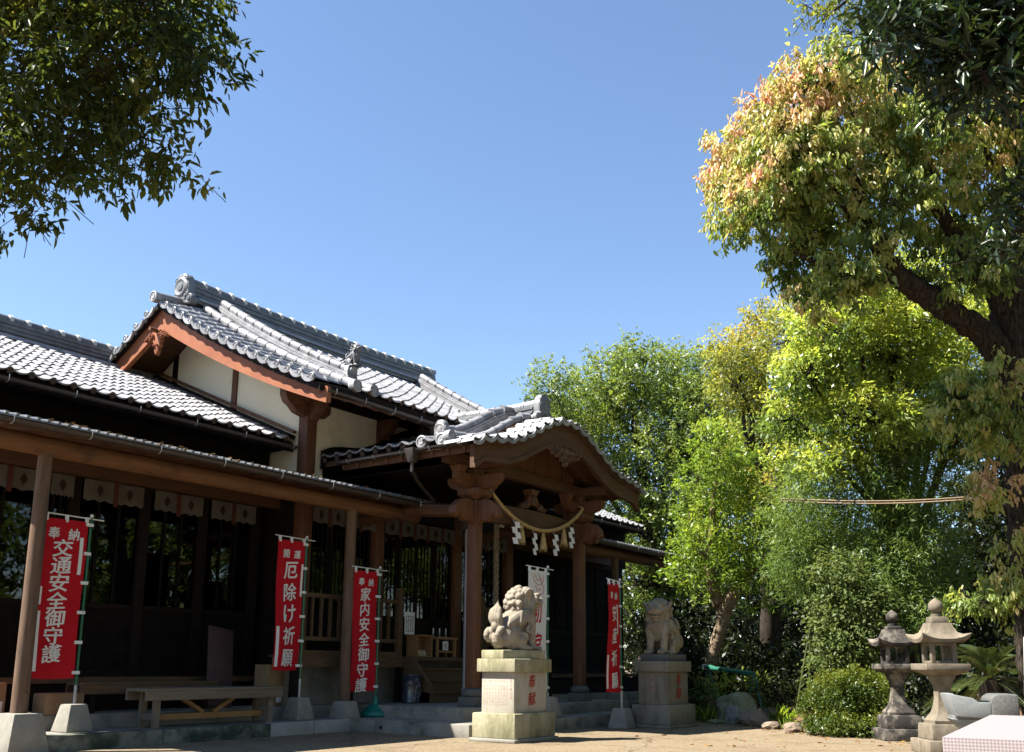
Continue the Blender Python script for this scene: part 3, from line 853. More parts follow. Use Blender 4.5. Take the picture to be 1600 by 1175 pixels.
# ================================================================== side wings
def wing(x0, x1, label, ncol, limit, wall_end):
    YG = 15.6
    zw = lambda h: 6.10 - .437*h + .0015*h*h
    W = thing('side_wing', label, 'building', ((x0+x1)/2, YG, 0))
    S = Slope((0,YG,0), (1,0,0), (0,-1,0), zw, 3.96)
    hs = [3.96*i/10 for i in range(11)]
    mb = MB()
    for sg in (-1, 1):
        mb.ribbon([(x0,YG+sg*h,zw(h)-.02) for h in hs], [(x1,YG+sg*h,zw(h)-.02) for h in hs], (0,0,-.09))
    roof = mb.build('roof', M['wood_black'], W)
    lay_tiles(S, x0+.02, ncol, roof, limit, .2)
    straight_ridge((x0,YG,6.05), (x1,YG,6.05), (0,1,0), [(.50,-.06,.05),(.34,.05,.10),(.38,.105,.135),(.33,.14,.175),(.36,.18,.21),(.31,.215,.25),(.34,.255,.285),(.27,.29,.32)], roof, .085, round_mesh('wing_cap_tile', .085, .30, M['tile_dark']), M['tile_dark'], curl=0)
    MB().sweep([(x0,YG-.27,6.02),(x1,YG-.27,6.02)], [(-.06,0),(.06,0),(.04,.06),(-.04,.06)], (0,1,0)).build('ridge_course', M['tile'], roof)
    # flashing boards against the gable of the hall
    fx = wall_end
    path = [S.pt(fx, S.S*i/8, .03) for i in range(9)]
    MB().sweep(path, [(-.09,0),(.09,0),(.09,.07),(-.09,.07)], (1,0,0)).build('flashing_board', M['wood_dark'], roof)
    sg = 1 if fx > (x0+x1)/2 else -1
    path = [S.pt(fx+sg*.045, S.S*i/8, .13) for i in range(9)]
    MB().sweep(path, [(-.035,0),(.035,0),(.035,.05),(-.035,.05)], (1,0,0)).build('flashing_board', M['wood_red'], roof)
    # wall
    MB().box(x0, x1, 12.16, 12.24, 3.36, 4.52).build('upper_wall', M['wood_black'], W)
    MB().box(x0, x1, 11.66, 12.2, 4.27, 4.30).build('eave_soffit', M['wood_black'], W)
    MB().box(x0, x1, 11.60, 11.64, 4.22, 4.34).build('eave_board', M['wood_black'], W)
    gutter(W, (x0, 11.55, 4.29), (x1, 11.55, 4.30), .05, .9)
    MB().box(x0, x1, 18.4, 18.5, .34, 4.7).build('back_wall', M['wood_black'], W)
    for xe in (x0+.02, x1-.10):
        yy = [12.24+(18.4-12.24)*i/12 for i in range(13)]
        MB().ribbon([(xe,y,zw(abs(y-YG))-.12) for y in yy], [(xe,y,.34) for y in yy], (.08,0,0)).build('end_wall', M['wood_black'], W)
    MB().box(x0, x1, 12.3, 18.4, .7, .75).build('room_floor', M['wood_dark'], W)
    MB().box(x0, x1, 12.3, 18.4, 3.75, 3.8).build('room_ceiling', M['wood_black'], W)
    return W
lw = wing(4.72, 10.36, 'long low tiled wing joined to the gable end of the hall, above the open veranda', 20, 300, 10.30)
rw = wing(16.10, 22.2, 'low tiled wing beyond the entrance porch, only its eave showing', 22, 0, 16.16)
def wing_front(W, xs, y=12.2, z0=.75, glazed=True):
    for x in xs:
        MB().box(x-.07, x+.07, y-.07, y+.07, .336, 3.36).build('column', M['wood_dark'], W)
    for a, b in zip(xs[:-1], xs[1:]):
        d = MB().box(a+.07, b-.07, y-.012, y+.012, z0+.08, z0+.9).build('sliding_door', M['wood_black'], W)
        for q in ((a+.07, b-.07, y-.03, y+.03, z0, z0+.08), (a+.07, b-.07, y-.03, y+.03, 3.28, 3.36), (a+.07, b-.07, y-.025, y+.025, z0+.9, z0+.96)): MB().box(*q).build('door_rail', M['wood_dark'], d)
        MB().box(a+.07, b-.07, y-.004, y+.004, z0+.96, 3.28).build('pane' if glazed else 'dark_infill_board', M['glass'] if glazed else M['wood_black'], d)  # unglazed: black board put in for glass that mirrored the bright sky
        for k in (1, 2):
            x = a+.07+(b-a-.14)*k/3
            MB().box(x-.018, x+.018, y-.022, y-.0045, z0+.96, 3.28).build('muntin', M['wood_black'], d)
    MB().box(xs[0], xs[-1], 11.55, 12.12, z0-.07, z0).build('engawa', M['wood_deck'], W)
    MB().box(xs[0], xs[-1], 11.62, 11.70, .336, z0-.08).build('engawa_skirt', M['wood_dark'], W)
wing_front(lw, [5.3, 6.66, 7.11, 8.18, 9.17, 10.16])
wing_front(rw, [16.5, 18.3, 20.1, 21.9], glazed=False)

# ================================================================== verandas
def veranda(x0, x1, posts, label, xend_beam):
    V = thing('veranda_canopy', label, 'canopy', (posts[0], 10.45, 0))
    # roof of ribbed metal
    mb = MB()
    za = lambda y: 3.50 + (y-10.12)*.17
    mb.ribbon([(x0,10.12,za(10.12)),(x0,12.1,za(12.1))], [(x1,10.12,za(10.12)),(x1,12.1,za(12.1))], (0,0,-.02))
    rf = mb.build('metal_roof', M['metal_roof'], V)
    ribs = MB(); n = int((x1-x0)/.115)
    for i in range(n+1):
        x = x0 + (x1-x0)*i/n
        ribs.obox((x,10.10,za(10.10)+.012), (x,12.1,za(12.1)+.012), .035, .026)
    tag(ribs.build('roof_ribs', M['metal_roof'], rf), kind='stuff')
    MB().box(x0, x1, 10.135, 10.16, 3.40, 3.474).build('eave_board', M['wood_brown'], V)
    RA = MB().obox((0,10.17,3.435), (0,12.0,3.735), .05, .07).mesh('rafter', M['wood_cross'])
    x = x0+.15
    while x < x1:
        link('rafter', RA, V, Matrix.Translation((x,0,0))); x += .45
    top = [(x0,10.16,3.475),(x0,12.1,3.80)]
    MB().ribbon(top, [(x1,p[1],p[2]) for p in top], (0,0,.008)).build('soffit', M['wood_cross'], V)
    # log beam on the posts and the inner tie beam
    MB().tube([(x0,10.45,3.30),(xend_beam,10.45,3.30)], [.115,.115], 16).build('log_beam', M['wood_log'], V, True, 0, 40)
    MB().box(x0, x1, 11.90, 12.02, 3.34, 3.56).build('inner_beam', M['wood_brown'], V)
    gutter(V, (x0,10.06,3.44), (x1,10.06,3.42), .052, .92)
    for x in posts:
        MB().tube([(x,10.45,.40),(x,10.45,1.8),(x,10.45,3.22)], [.086,.083,.078], 16).build('post', M['wood_post'], V, True, 0, 40)
        MB().lathe([(.012,0),(.012,.015)], 6, (x+.02,10.35,.62), 'Y').build('bolt', M['gutter'], V)
    return V
vl = veranda(4.95, 12.42, (5.72, 10.55), 'long wooden veranda canopy with round log posts in front of the wing', 12.02)
vr = veranda(16.0, 21.3, (18.6,), 'short veranda canopy to the far side of the entrance porch', 21.2)
# footing stones of the posts: part of the canopy
MB().frustum(5.72,10.40,0,.405,.23,.23,.155,.155).build('post_footing', M['footing'], vl, True, .012)
MB().frustum(10.54,10.42,.166,.41,.165,.165,.12,.12).build('post_footing', M['footing'], vl, True, .012)
MB().frustum(18.6,10.42,.166,.41,.165,.165,.12,.12).build('post_footing', M['footing'], vr, True, .012)
# rain head and downpipe at the end of the veranda
dp = MB().frustum(12.62,9.92,3.12,3.40,.07,.07,.11,.11).build('rain_head', M['gutter'], vl, True, .01)
dpm = MB().tube([(12.66,9.88,3.14),(12.66,9.88,.52)], .034, 10)
dpm.build('downpipe', M['gutter_grey'], vl, True)
MB().tube([(12.66,9.88,.56),(12.66,9.88,.46),(12.62,9.84,.42),(12.62,9.84,.345)], .05, 10).build('pipe_shoe', M['pole_grey'], vl, True)
# fallen leaves lying along the canopy edge
def litter():
    r = random.Random(3); mb = MB()
    for i in range(90):
        x = r.uniform(4.6, 12.2); y = r.uniform(10.08, 10.5); z = 3.50+(y-10.12)*.17+.03
        a = r.uniform(0, 6.28); s = r.uniform(.03,.06)
        c, sn = math.cos(a)*s, math.sin(a)*s
        mb.add([(x-c,y-sn,z),(x+sn*.4,y-c*.4,z+r.uniform(0,.02)),(x+c,y+sn,z+r.uniform(0,.03)),(x-sn*.4,y+c*.4,z+r.uniform(0,.02))], [(0,1,2,3)])
    tag(mb.build('fallen_leaves', mat('dry_leaf', (.20,.11,.04), (.33,.2,.08), .9, .1, scale=3)), 'dry brown leaves lying along the canopy gutter', 'leaves', kind='stuff')
litter()

# ================================================================== entrance porch
PR = [(0,4.87),(.2,4.845),(.42,4.77),(.75,4.61),(1.1,4.45),(1.5,4.31),(1.95,4.19),(2.45,4.09)]
_ph = np.array([p[0] for p in PR]); _pz = np.array([p[1] for p in PR])
_coef = np.polyfit(np.concatenate([_ph, -_ph[1:]]), np.concatenate([_pz, _pz[1:]]), 6)
zpv = lambda h: float(np.polyval(_coef, h))
zporch = lambda h: zpv(h) + .07*(1-h/3)
HP, PY0, PY1 = 2.43, 8.25, 11.40
porch = thing('entrance_porch', 'projecting entrance porch with curved tiled gable on two timber pillars', 'porch', (XC, 9.0, .34))
PL = Slope((XC,0,0), (0,1,0), (-1,0,0), zporch, HP)
PRt = Slope((XC,0,0), (0,1,0), (1,0,0), zporch, HP)
def porch_roof():
    mb = MB(); n = 20; hs = [HP*i/n for i in range(n+1)]
    for ex in (-1, 1):
        mb.ribbon([(XC+ex*h, PY0+.02, zpv(h)-.03) for h in hs], [(XC+ex*h, 8.86, zporch(h)-.02) for h in hs], (0,0,-.08))
        mb.ribbon([(XC+ex*h, 8.86, zporch(h)-.02) for h in hs], [(XC+ex*h, PY1, zporch(h)-.02) for h in hs], (0,0,-.08))
    roof = mb.build('roof', M['wood_brown'], porch)
    lay_tiles(PL, 9.42, 7, roof, 90, .2)
    lay_tiles(PL, 9.0, 1, roof, 20, .2, eave_ends=False)
    lay_tiles(PRt, 8.95, 8, roof, 0, .2)
    for sl, ex in ((PL,-1),(PRt,1)):
        s = .0; far = []
        while s < sl.S-.1:
            h, z, d = sl.at_s(s); h2, z2, d2 = sl.at_s(s+TW)
            t = Vector((ex*(h2-h), 0, z2-z)).normalized()
            o = Vector((0, -1, (zpv(h)-zporch(h)-.02)/.6)).normalized()
            n = t.cross(o); n = n if n.z > 0 else -n
            for k in range(2):
                p = Vector((XC+ex*h, 8.87, z)) + o*(.62-TL+.03-k*TE) + n*.02
                mt = basis(t, o, n, p)
                if ex < 0 or k == 0: link('roof_tile', TILE, roof, mt)
                else: far.append(mt)
            pe = Vector((XC+ex*h, 8.87, z)) + o*.645 + n*.028
            link('verge_plaque', PLAQUE, roof, basis(t, Vector((0,-1,0)), Vector((0,0,1)) - t*t.z, pe))
            s += TW
        if far: join_instances('far_verge_tiles', TILE, far, roof)
        run_round(sl, 8.90, .2, sl.S, .07, roof, ROUND)
        link('ridge_end_disc', DISC_BIG, roof, basis((0,1,0), (ex,0,0), (0,0,1), sl.pt(8.90, sl.S+.03, .07)))
        link('ridge_end_disc', DISC_BIG, roof, basis((1,0,0), (0,-1,0), (0,0,1), sl.pt(8.74, sl.S-.05, .07)))
        lay_ = [(.26,.02,.07),(.22,.075,.115),(.24,.12,.16),(.19,.165,.2)]
        run_courses(sl, 9.30, .15, sl.S-.55, lay_, roof, M['tile'])
        run_round(sl, 9.30, .12, sl.S-.52, .24, roof, ROUND)
        onigawara(sl.pt(9.30, sl.S-.46, .02), (ex,0,0), (0,1,0), .36, roof, horn=False)
        MB().tube([sl.pt(9.3, sl.S-.42, .05), sl.pt(9.3, sl.S-.02, .07)], [.075,.08], 14).build('ridge_tile', M['tile'], roof, True)
        link('ridge_end_disc', DISC_BIG, roof, basis((0,1,0), (ex,0,0), (0,0,1), sl.pt(9.3, sl.S+.0, .07)))
    straight_ridge((XC,8.86,4.92), (XC,11.35,5.0), (1,0,0), [(.44,-.06,.02),(.32,.02,.07),(.36,.075,.11),(.30,.115,.15),(.33,.155,.19),(.26,.195,.23)], roof, .085, round_mesh('porch_cap_tile', .085, .29, M['tile']), M['tile'], curl=.05, white=False)
    onigawara((XC,8.78,4.88), (0,-1,0), (1,0,0), .50, roof, M['tile_dark'], horn=False)
    # bargeboards
    for ex in (-1, 1):
        hs = [2.47*i/22 for i in range(23)]
        dep = lambda h: .36 - .03*h + (.05 if h > 2.3 else 0)
        top = [(XC+ex*h, PY0+.05, zpv(h)-.06) for h in hs]; bot = [(XC+ex*h, PY0+.05, zpv(h)-.06-dep(h)) for h in hs]
        bb = MB().ribbon(top, bot, (0,.07,0)).build('bargeboard', M['wood_brown'], porch)
        lo1 = [(XC+ex*h, PY0+.05, zpv(h)-.06-dep(h)+.06) for h in hs]; lo2 = [(XC+ex*h, PY0+.05, zpv(h)-.06-dep(h)-.01) for h in hs]
        MB().ribbon(lo1, lo2, (0,-.018,0)).build('bargeboard_lip', M['wood_brown'], bb)
        # rafters
        for k in range(9):
            y = 8.52 + k*.30
            path = [(XC+ex*h, y, zporch(h)-.145) for h in [HP*i/10 for i in range(11)]]
            MB().sweep(path, [(-.028,-.04),(.028,-.04),(.028,.04),(-.028,.04)], (0,1,0)).build('rafter', M['wood_cross'], porch)
        MB().box(min(XC+ex*2.40,XC+ex*2.37), max(XC+ex*2.40,XC+ex*2.37), 8.35, 10.95, zporch(2.4)-.20, zporch(2.4)-.11).build('eave_board', M['wood_cross'], porch)
        gutter(porch, (XC+ex*2.50, 8.36, zporch(2.43)-.05), (XC+ex*2.50, 11.0, zporch(2.43)-.06), .05, .55)
    # carved piece below the apex
    pd = MB()
    for (u, v, r) in ((0,0,.10),(-.16,.0,.075),(.16,.0,.075),(-.30,.02,.06),(.30,.02,.06),(-.08,-.12,.06),(.08,-.12,.06),(0,-.2,.05),(-.42,.0,.05),(.42,.0,.05),(-.22,-.08,.05),(.22,-.08,.05),(-.36,-.06,.04),(.36,-.06,.04)):
        pd.lathe([(r,.06),(r,0),(r*.8,-.02),(r*.55,0),(r*.4,-.025),(r*.1,-.03)], 12, (XC+u, PY0+.06, zpv(0)-.50+v), 'Y')
    pd.build('gable_carving', M['wood_post'], porch, True, 0, 40)
porch_roof()
def porch_back():
    # dark boarding on the hall wall below the porch roof, flashing above it, plank ceiling
    n = 24; hs = [-2.4+4.8*i/n for i in range(n+1)]
    MB().ribbon([(XC+h,YW-.062,zporch(abs(h))-.03) for h in hs], [(XC+h,YW-.062,3.60) for h in hs], (0,.035,0)).build('back_boarding', M['wood_black'], porch)
    for ex in (-1, 1):
        hs = [.2+2.28*i/12 for i in range(13)]
        MB().ribbon([(XC+ex*h,YW-.13,zporch(h)+.20) for h in hs], [(XC+ex*h,YW-.13,zporch(h)-.10) for h in hs], (0,.066,0)).build('flashing_board', M['wood_black'], porch)
    y = 9.10
    while y < 11.3:
        MB().box(11.05, 15.4, y, y+.15, 3.845, 3.862).build('ceiling_plank', M['wood_dark'], porch); y += .16
porch_back()
def porch_frame():
    PX = (11.72, 14.74); PYY = 9.0
    for x in PX:
        b = MB().frustum(x, PYY, .342, .48, .155, .155, .15, .15).build('pillar_plinth', M['basin_dark'], porch, True, .01)
        MB().lathe([(.13,.48),(.16,.505),(.165,.54),(.14,.575),(.115,.60)], 24, (x,PYY,0)).build('pillar_base', M['basin_dark'], b, True, 0, 50)
        MB().box(x-.085, x+.085, PYY-.085, PYY+.085, .60, 3.40).build('pillar', M['wood_red'], porch, True, .014)
        # bearing blocks and bracket arms
        MB().frustum(x, PYY, 3.40, 3.47, .12, .12, .2, .2).build('bearing_block', M['wood_red'], porch, True, .008)
        MB().box(x-.2, x+.2, PYY-.2, PYY+.2, 3.47, 3.56).build('bearing_block', M['wood_red'], porch, True, .008)
        pr = [(-.5,.16),(.5,.16),(.5,.07),(.42,.0),(.28,-.05),(-.28,-.05),(-.42,.0),(-.5,.07)]
        MB().prism(pr, lambda u, v: (x+u, PYY-.06, 3.61+v), lambda u, v: (x+u, PYY+.06, 3.61+v)).build('bracket_arm', M['wood_red'], porch)
        MB().prism(pr, lambda u, v: (x-.062, PYY+u, 3.612+v), lambda u, v: (x+.062, PYY+u, 3.612+v)).build('bracket_arm', M['wood_red'], porch)
        for u in (-.42, 0, .42):
            MB().frustum(x+u, PYY, 3.772, 3.87, .07, .07, .10, .10).build('bearing_block', M['wood_red'], porch)
        # carved beam noses
        nose = [(0,.17),(.18,.2),(.34,.16),(.46,.06),(.5,-.06),(.42,-.12),(.36,-.04),(.28,-.10),(.2,-.15),(.1,-.12),(0,-.17)]
        sg = -1 if x < XC else 1
        MB().prism(nose, lambda u, v: (x+sg*(.085+u), PYY-.07, 3.20+v), lambda u, v: (x+sg*(.085+u), PYY+.07, 3.20+v)).build('beam_nose', M['wood_red'], porch, True, .015)
        MB().prism(nose, lambda u, v: (x-.07, PYY-.085-u*.8, 3.20+v), lambda u, v: (x+.07, PYY-.085-u*.8, 3.20+v)).build('beam_nose', M['wood_red'], porch, True, .015)
        # tie beam back to the hall
        MB().tube([(x,PYY+.085,3.24),(x,10.2,3.36),(x,11.34,3.28)], [.10,.115,.10], 8).build('tie_beam', M['wood_cross'], porch)
    # rainbow beam
    n = 14; xs = [PX[0]+.085+(PX[1]-PX[0]-.17)*i/n for i in range(n+1)]
    arc = lambda x: .06*(1-((x-XC)/1.5)**2)
    MB().ribbon([(x,PYY-.09,3.36+arc(x)) for x in xs], [(x,PYY-.09,3.08+arc(x)) for x in xs], (0,.18,0)).build('rainbow_beam', M['wood_brown'], porch)
    # frog-leg strut
    fl = [(-.36,0),(-.30,.1),(-.18,.14),(-.10,.26),(.10,.26),(.18,.14),(.30,.1),(.36,0),(.22,.03),(.12,.10),(-.12,.10),(-.22,.03)]
    st = MB().prism(fl, lambda u, v: (XC+u, PYY-.05, 3.425+v), lambda u, v: (XC+u, PYY+.05, 3.425+v)).build('frog_leg_strut', M['wood_red'], porch, True, .01)
    sc = MB()
    for u, v, r in ((-.2,.06,.06),(.2,.06,.06),(0,.17,.07),(-.3,.03,.04),(.3,.03,.04)):
        sc.lathe([(r,.02),(r,-.02),(r*.8,-.035),(r*.5,-.02),(r*.4,-.045),(r*.1,-.05)], 12, (XC+u, PYY-.05, 3.44+v), 'Y')
    sc.build('strut_carving', M['wood_post'], st, True, 0, 40)
    MB().frustum(XC, PYY, 3.685, 3.775, .07, .08, .12, .09).build('bearing_block', M['wood_red'], porch)
    # upper beam and the plank pediment
    MB().box(10.98, 15.48, PYY-.075, PYY+.075, 3.872, 4.04).build('upper_beam', M['wood_brown'], porch)
    x = 12.0; k = 0
    while x < 14.46:
        zt = min(zporch(abs(x-XC)), zporch(abs(x+.15-XC)))-.19
        MB().box(x+.003, x+.147, PYY-.02+rng.uniform(0,.008), PYY+.03, 4.04, zt).build('pediment_plank', M['wood_red'], porch)
        x += .15; k += 1
    for ex in (-1, 1):
        MB().box(min(XC+ex*.9,XC+ex*1.05), max(XC+ex*.9,XC+ex*1.05), PYY-.05, PYY-.022, 4.041, zporch(.98)-.2).build('pediment_post', M['wood_brown'], porch)
    # purlins along the porch carrying the eaves
    for x in (PX[0], PX[1]):
        MB().box(x-.07, x+.07, 8.42, 11.3, 3.875, 4.02).build('purlin', M['wood_cross'], porch)
    # rain heads and pipes on the left eave
    MB().frustum(10.72, 9.42, 3.86, 4.07, .05, .05, .10, .09).build('rain_head', M['gutter'], porch, True, .01)
    MB().tube([(10.72,9.42,3.88),(10.72,9.42,3.74),(10.95,9.5,3.62),(11.75,9.8,3.42),(12.52,9.92,3.40)], .028, 10).build('downpipe', M['gutter'], porch, True)
    MB().frustum(11.98, 10.03, 4.52, 4.80, .05, .05, .10, .09).build('rain_head', M['gutter'], porch, True, .01)
    MB().tube([(11.98,10.03,4.53),(11.98,10.0,4.35)], .034, 10).build('downpipe', M['gutter_grey'], porch, True)
    MB().tube([(11.98,10.0,4.36),(11.92,9.98,4.30),(11.72,9.92,4.26)], .034, 10).build('pipe_elbow', mat('old_clay_pipe', (.42,.26,.2), None, .6), porch, True)
porch_frame()
# ================================================================== lettering
_GL = {}
def glyph(ch, bold=.028):
    """outline of one character as triangles, scaled to a unit square around its own middle"""
    if (ch, bold) in _GL: return _GL[ch, bold]
    cu = bpy.data.curves.new('glyph', 'FONT'); cu.body = ch; cu.size = 1.0; cu.resolution_u = 3; cu.fill_mode = 'FRONT'
    ob = bpy.data.objects.new('glyph', cu); COL.objects.link(ob)
    dg = bpy.context.evaluated_depsgraph_get()
    me = bpy.data.meshes.new_from_object(ob.evaluated_get(dg))
    vs = np.array([v.co[:2] for v in me.vertices]); fs = [tuple(p.vertices) for p in me.polygons]
    bpy.data.objects.remove(ob); bpy.data.curves.remove(cu); bpy.data.meshes.remove(me)
    if len(vs) == 0: vs = np.zeros((0,2))
    else:
        lo, hi = vs.min(0), vs.max(0); vs = (vs-(lo+hi)/2)/max((hi-lo).max(), 1e-6)
    _GL[ch, bold] = (vs, fs)
    return _GL[ch, bold]
def letters(items, place, m, parent, name='lettering', bold=.028, wob=0.0, each=False):
    """items: (char, u, v, width, height); place maps (u, v) to a point"""
    mb = MB(); r = random.Random(5); last = None
    for ch, u, v, w, h in items:
        if each: mb = MB()
        g, fs = glyph(ch, bold)
        a = r.uniform(-wob, wob); sh = wob*.9
        for k, (ox, oy) in enumerate(((0,0),(1,0),(-1,0),(0,1),(0,-1)) if bold > .015 else ((0,0),)):
            ox, oy = ox*bold*.8, oy*bold*.55
            mb.add([place(u+(x+ox+sh*y*.4)*w, v+(y+oy+sh*x+a*x)*h, .0003*k) for x, y in g], fs)
        if each: last = mb.build(name, m, parent)
    if each: return last
    return mb.build(name, m, parent)

# ================================================================== banners
def banner(label, base, ztop, zbot, w, cloth, ink, head, chars, csize, pitch, v0, kind, ang=0.0, strips=(), head_dx=.13, head_sz=.09, pole_up='pole_green', zsplit=.75, extra=None, bar_tail=.16, head_v=.13, cu=None, seed=1, group='prayer banners on poles'):
    """pole on the right of the cloth; the cloth hangs from a cross bar towards -X turned by ang"""
    x, y, z = base
    B = thing('prayer_banner', label, 'banner', (x, y, z), group)
    ux, uy = -math.cos(ang), -math.sin(ang)               # from the pole along the cloth
    nx, ny = math.sin(ang), -math.cos(ang)                # towards the viewer's side
    r = random.Random(seed); p1, p2, p3 = r.uniform(0,6), r.uniform(0,6), r.uniform(0,6)
    H = ztop-zbot
    def disp(u, v):
        k = v/H
        return .013*math.sin(u*11+p1+v*1.3)*(.35+k) + .030*math.sin(u*5+p2-v*1.1)*k + .012*math.sin(v*4+p3)*min(1,v*2)
    def P(u, v, off=0.0):
        d = disp(u, v)+off
        return (x+ux*u+nx*d, y+uy*u+ny*d, ztop-v)
    # cloth
    nu, nv = 12, 36; g0 = .035
    vs, fs = [], []
    for off in (0.0, -.0015):
        for j in range(nv+1):
            for i in range(nu+1):
                sag = .012*math.sin(math.pi*i/nu)*(1 if j == nv else 0)
                vs.append(P(g0+w*i/nu, H*j/nv+sag, off))
    n1 = (nu+1)*(nv+1)
    for j in range(nv):
        for i in range(nu):
            a = j*(nu+1)+i
            fs.append((a,a+1,a+nu+2,a+nu+1)); fs.append((n1+a,n1+a+nu+1,n1+a+nu+2,n1+a+1))
    c = MB().add(vs, fs).build('cloth', M[cloth], B, True, 0, 60)
    mid = g0+w/2
    place = lambda u, v, o=0.0: P(u, v, .004+o)
    # image-left is larger u, so letters are written with u reversed
    flip = lambda u, v, o=0.0: place(2*mid-u, v, o)
    cu = mid if cu is None else cu
    it = []
    k = len(head)
    for i, ch in enumerate(head):
        it.append((ch, cu+(i-(k-1)/2)*head_dx, head_v, head_sz, -head_sz))
    for i, ch in enumerate(chars):
        it.append((ch, cu, v0+i*pitch, csize[0], -csize[1]))
    letters(it, flip, M[ink], c, bold=.03, wob=.06, each=True)
    for (u, v, sw, sh) in strips:
        mb = MB(); n = 6
        q = [flip(u-sw/2, v+sh*i/n) for i in range(n+1)] + [flip(u+sw/2, v+sh*i/n) for i in range(n+1)]
        q = [(a+nx*.002, b+ny*.002, cc) for a, b, cc in q]
        mb.add(q, [(i,i+1,n+2+i,n+1+i) for i in range(n)]); mb.build('name_strip', M['ink_white'], c)
    # loops on the pole side and on the bar
    lm = M['cloth_white']
    nl = 6
    for i in range(nl):
        v = .03+ (H-.09)*i/(nl-1)
        MB().box(-.05,.05,-.014,.014,-.022,.022).build('dummy', lm) if False else None
        a = P(g0+.03, v); b = (x-nx*.0, y, ztop-v)
        mb = MB().obox(a, (x+ux*-.022+nx*.0, y+uy*-.022, ztop-v), .034, .036)
        mb.build('cloth_loop', lm, c)
    for u in (g0+.02, mid, g0+w-.03):
        a = Vector(P(u, 0)); MB().obox(a+Vector((0,0,-.03)), a+Vector((0,0,.055)), .036, .026, (ny,-nx,0)).build('cloth_loop', lm, c)
    zb = ztop+.045
    MB().tube([(x-ux*bar_tail, y-uy*bar_tail, zb-.004), (x+ux*(w+.09), y+uy*(w+.09), zb+.01)], .0075, 8).build('cross_bar', M['cloth_white'], B, True)
    MB().tube([(x,y,z+zsplit*.0+.05+zsplit), (x,y,ztop+.075)], .0135, 10).build('pole', M[pole_up], B, True)
    MB().tube([(x,y,z+.1), (x,y,z+.06+zsplit)], .019, 10).build('pole_sleeve', M['pole_grey'], B, True)
    MB().lathe([(.017,0),(.02,.01),(.02,.03),(.008,.04)], 10, (x,y,ztop+.06)).build('pole_cap', M['cloth_white'], B, True)
    if kind == 'stone':
        MB().frustum(x, y, z, z+.305, .165, .165, .105, .105).build('base_stone', M['footing'], B, True, .016)
    elif kind == 'plastic':
        pf = [(.20,0),(.225,.03),(.215,.065),(.17,.095),(.12,.14),(.085,.175),(.05,.185),(.042,.20),(.045,.235),(.03,.255),(.028,.30)]
        mb = MB(); n = 24; vs, fs = [], []
        for rr, h in pf:
            for k2 in range(n):
                a = 2*math.pi*k2/n
                lobed = rr*(1+.06*math.cos(4*a)) if h < .08 else rr
                vs.append((x+lobed*math.cos(a), y+lobed*math.sin(a), z+h))
        for i in range(len(pf)-1):
            for k2 in range(n): fs.append((i*n+k2, i*n+(k2+1)%n, (i+1)*n+(k2+1)%n, (i+1)*n+k2))
        fs.append(tuple((len(pf)-1)*n+k2 for k2 in range(n)))
        mb.add(vs, fs).build('plastic_base', M['plastic_green'], B, True, 0, 40)
    if extra: extra(flip, c)
    return B
banner('red banner for traffic safety, leftmost, beside the nearest veranda post', (6.47,10.66,.168), 2.545, .76, .54, 'cloth_red', 'ink_white', '奉納', '交通安全御守護', (.235,.195), .198, .33, 'stone',
       strips=((.075,.0,0,0), (.505,.19,.045,.43), (.065,.78,.045,.2), (.065,1.05,.06,.66)), head_dx=.235, head_sz=.135, head_v=.165, zsplit=.45, cu=.285, seed=2)
banner('red banner against misfortune, on a stone base beside the long bench', (9.83,10.62,.168), 2.655, .85, .50, 'cloth_red', 'ink_white', '開運', '厄除け祈願', (.245,.245), .305, .42, 'stone',
       strips=((.505,.32,.035,.46), (.075,1.21,.05,.55)), head_dx=.20, head_sz=.115, head_v=.19, zsplit=.5, cu=.30, seed=4)
banner('red banner for household safety, standing on a round teal plastic base', (11.12,10.36,.168), 2.31, .55, .52, 'cloth_red', 'ink_white', '奉納', '家内安全御守護', (.205,.2), .222, .345, 'plastic', head_dx=.20, head_sz=.115, head_v=.16, pole_up='pole_green', zsplit=.2, seed=6)
def crane(flip, c):
    mb = MB()
    for pts in ([(.14,.06),(.17,.14),(.24,.2),(.33,.22),(.42,.17),(.46,.08)], [(.22,.06),(.25,.13),(.33,.15),(.40,.10)], [(.30,.05),(.36,.12),(.45,.26),(.43,.34),(.33,.36),(.24,.31)], [(.2,.24),(.28,.29),(.38,.28)]):
        P = [Vector(flip(u, v)) for u, v in [(q[0], q[1]) for q in spline([(a,b,0) for a, b in pts], 14)]]
        mb.tube(P, .0035, 5)
    mb.build('red_line_motif', M['ink_red'], c)
banner('white banner with red lettering behind the guardian lion', (12.76,8.36,.172), 2.36, .55, .50, 'cloth_white', 'ink_red', '', '初宮詣', (.23,.34), .49, .62, 'stone', zsplit=.3, extra=crane, seed=9)
banner('red banner for safe childbirth, between the two lion pedestals', (13.72,7.62,0), 2.20, .555, .50, 'cloth_red', 'ink_white', '奉納', '安産祈願', (.20,.24), .34, .46, 'stone', ang=R_(9), strips=((.42,.32,.04,.46),(.07,1.1,.05,.5)), head_dx=.2, head_sz=.115, head_v=.19, zsplit=.5, bar_tail=.12, seed=11)

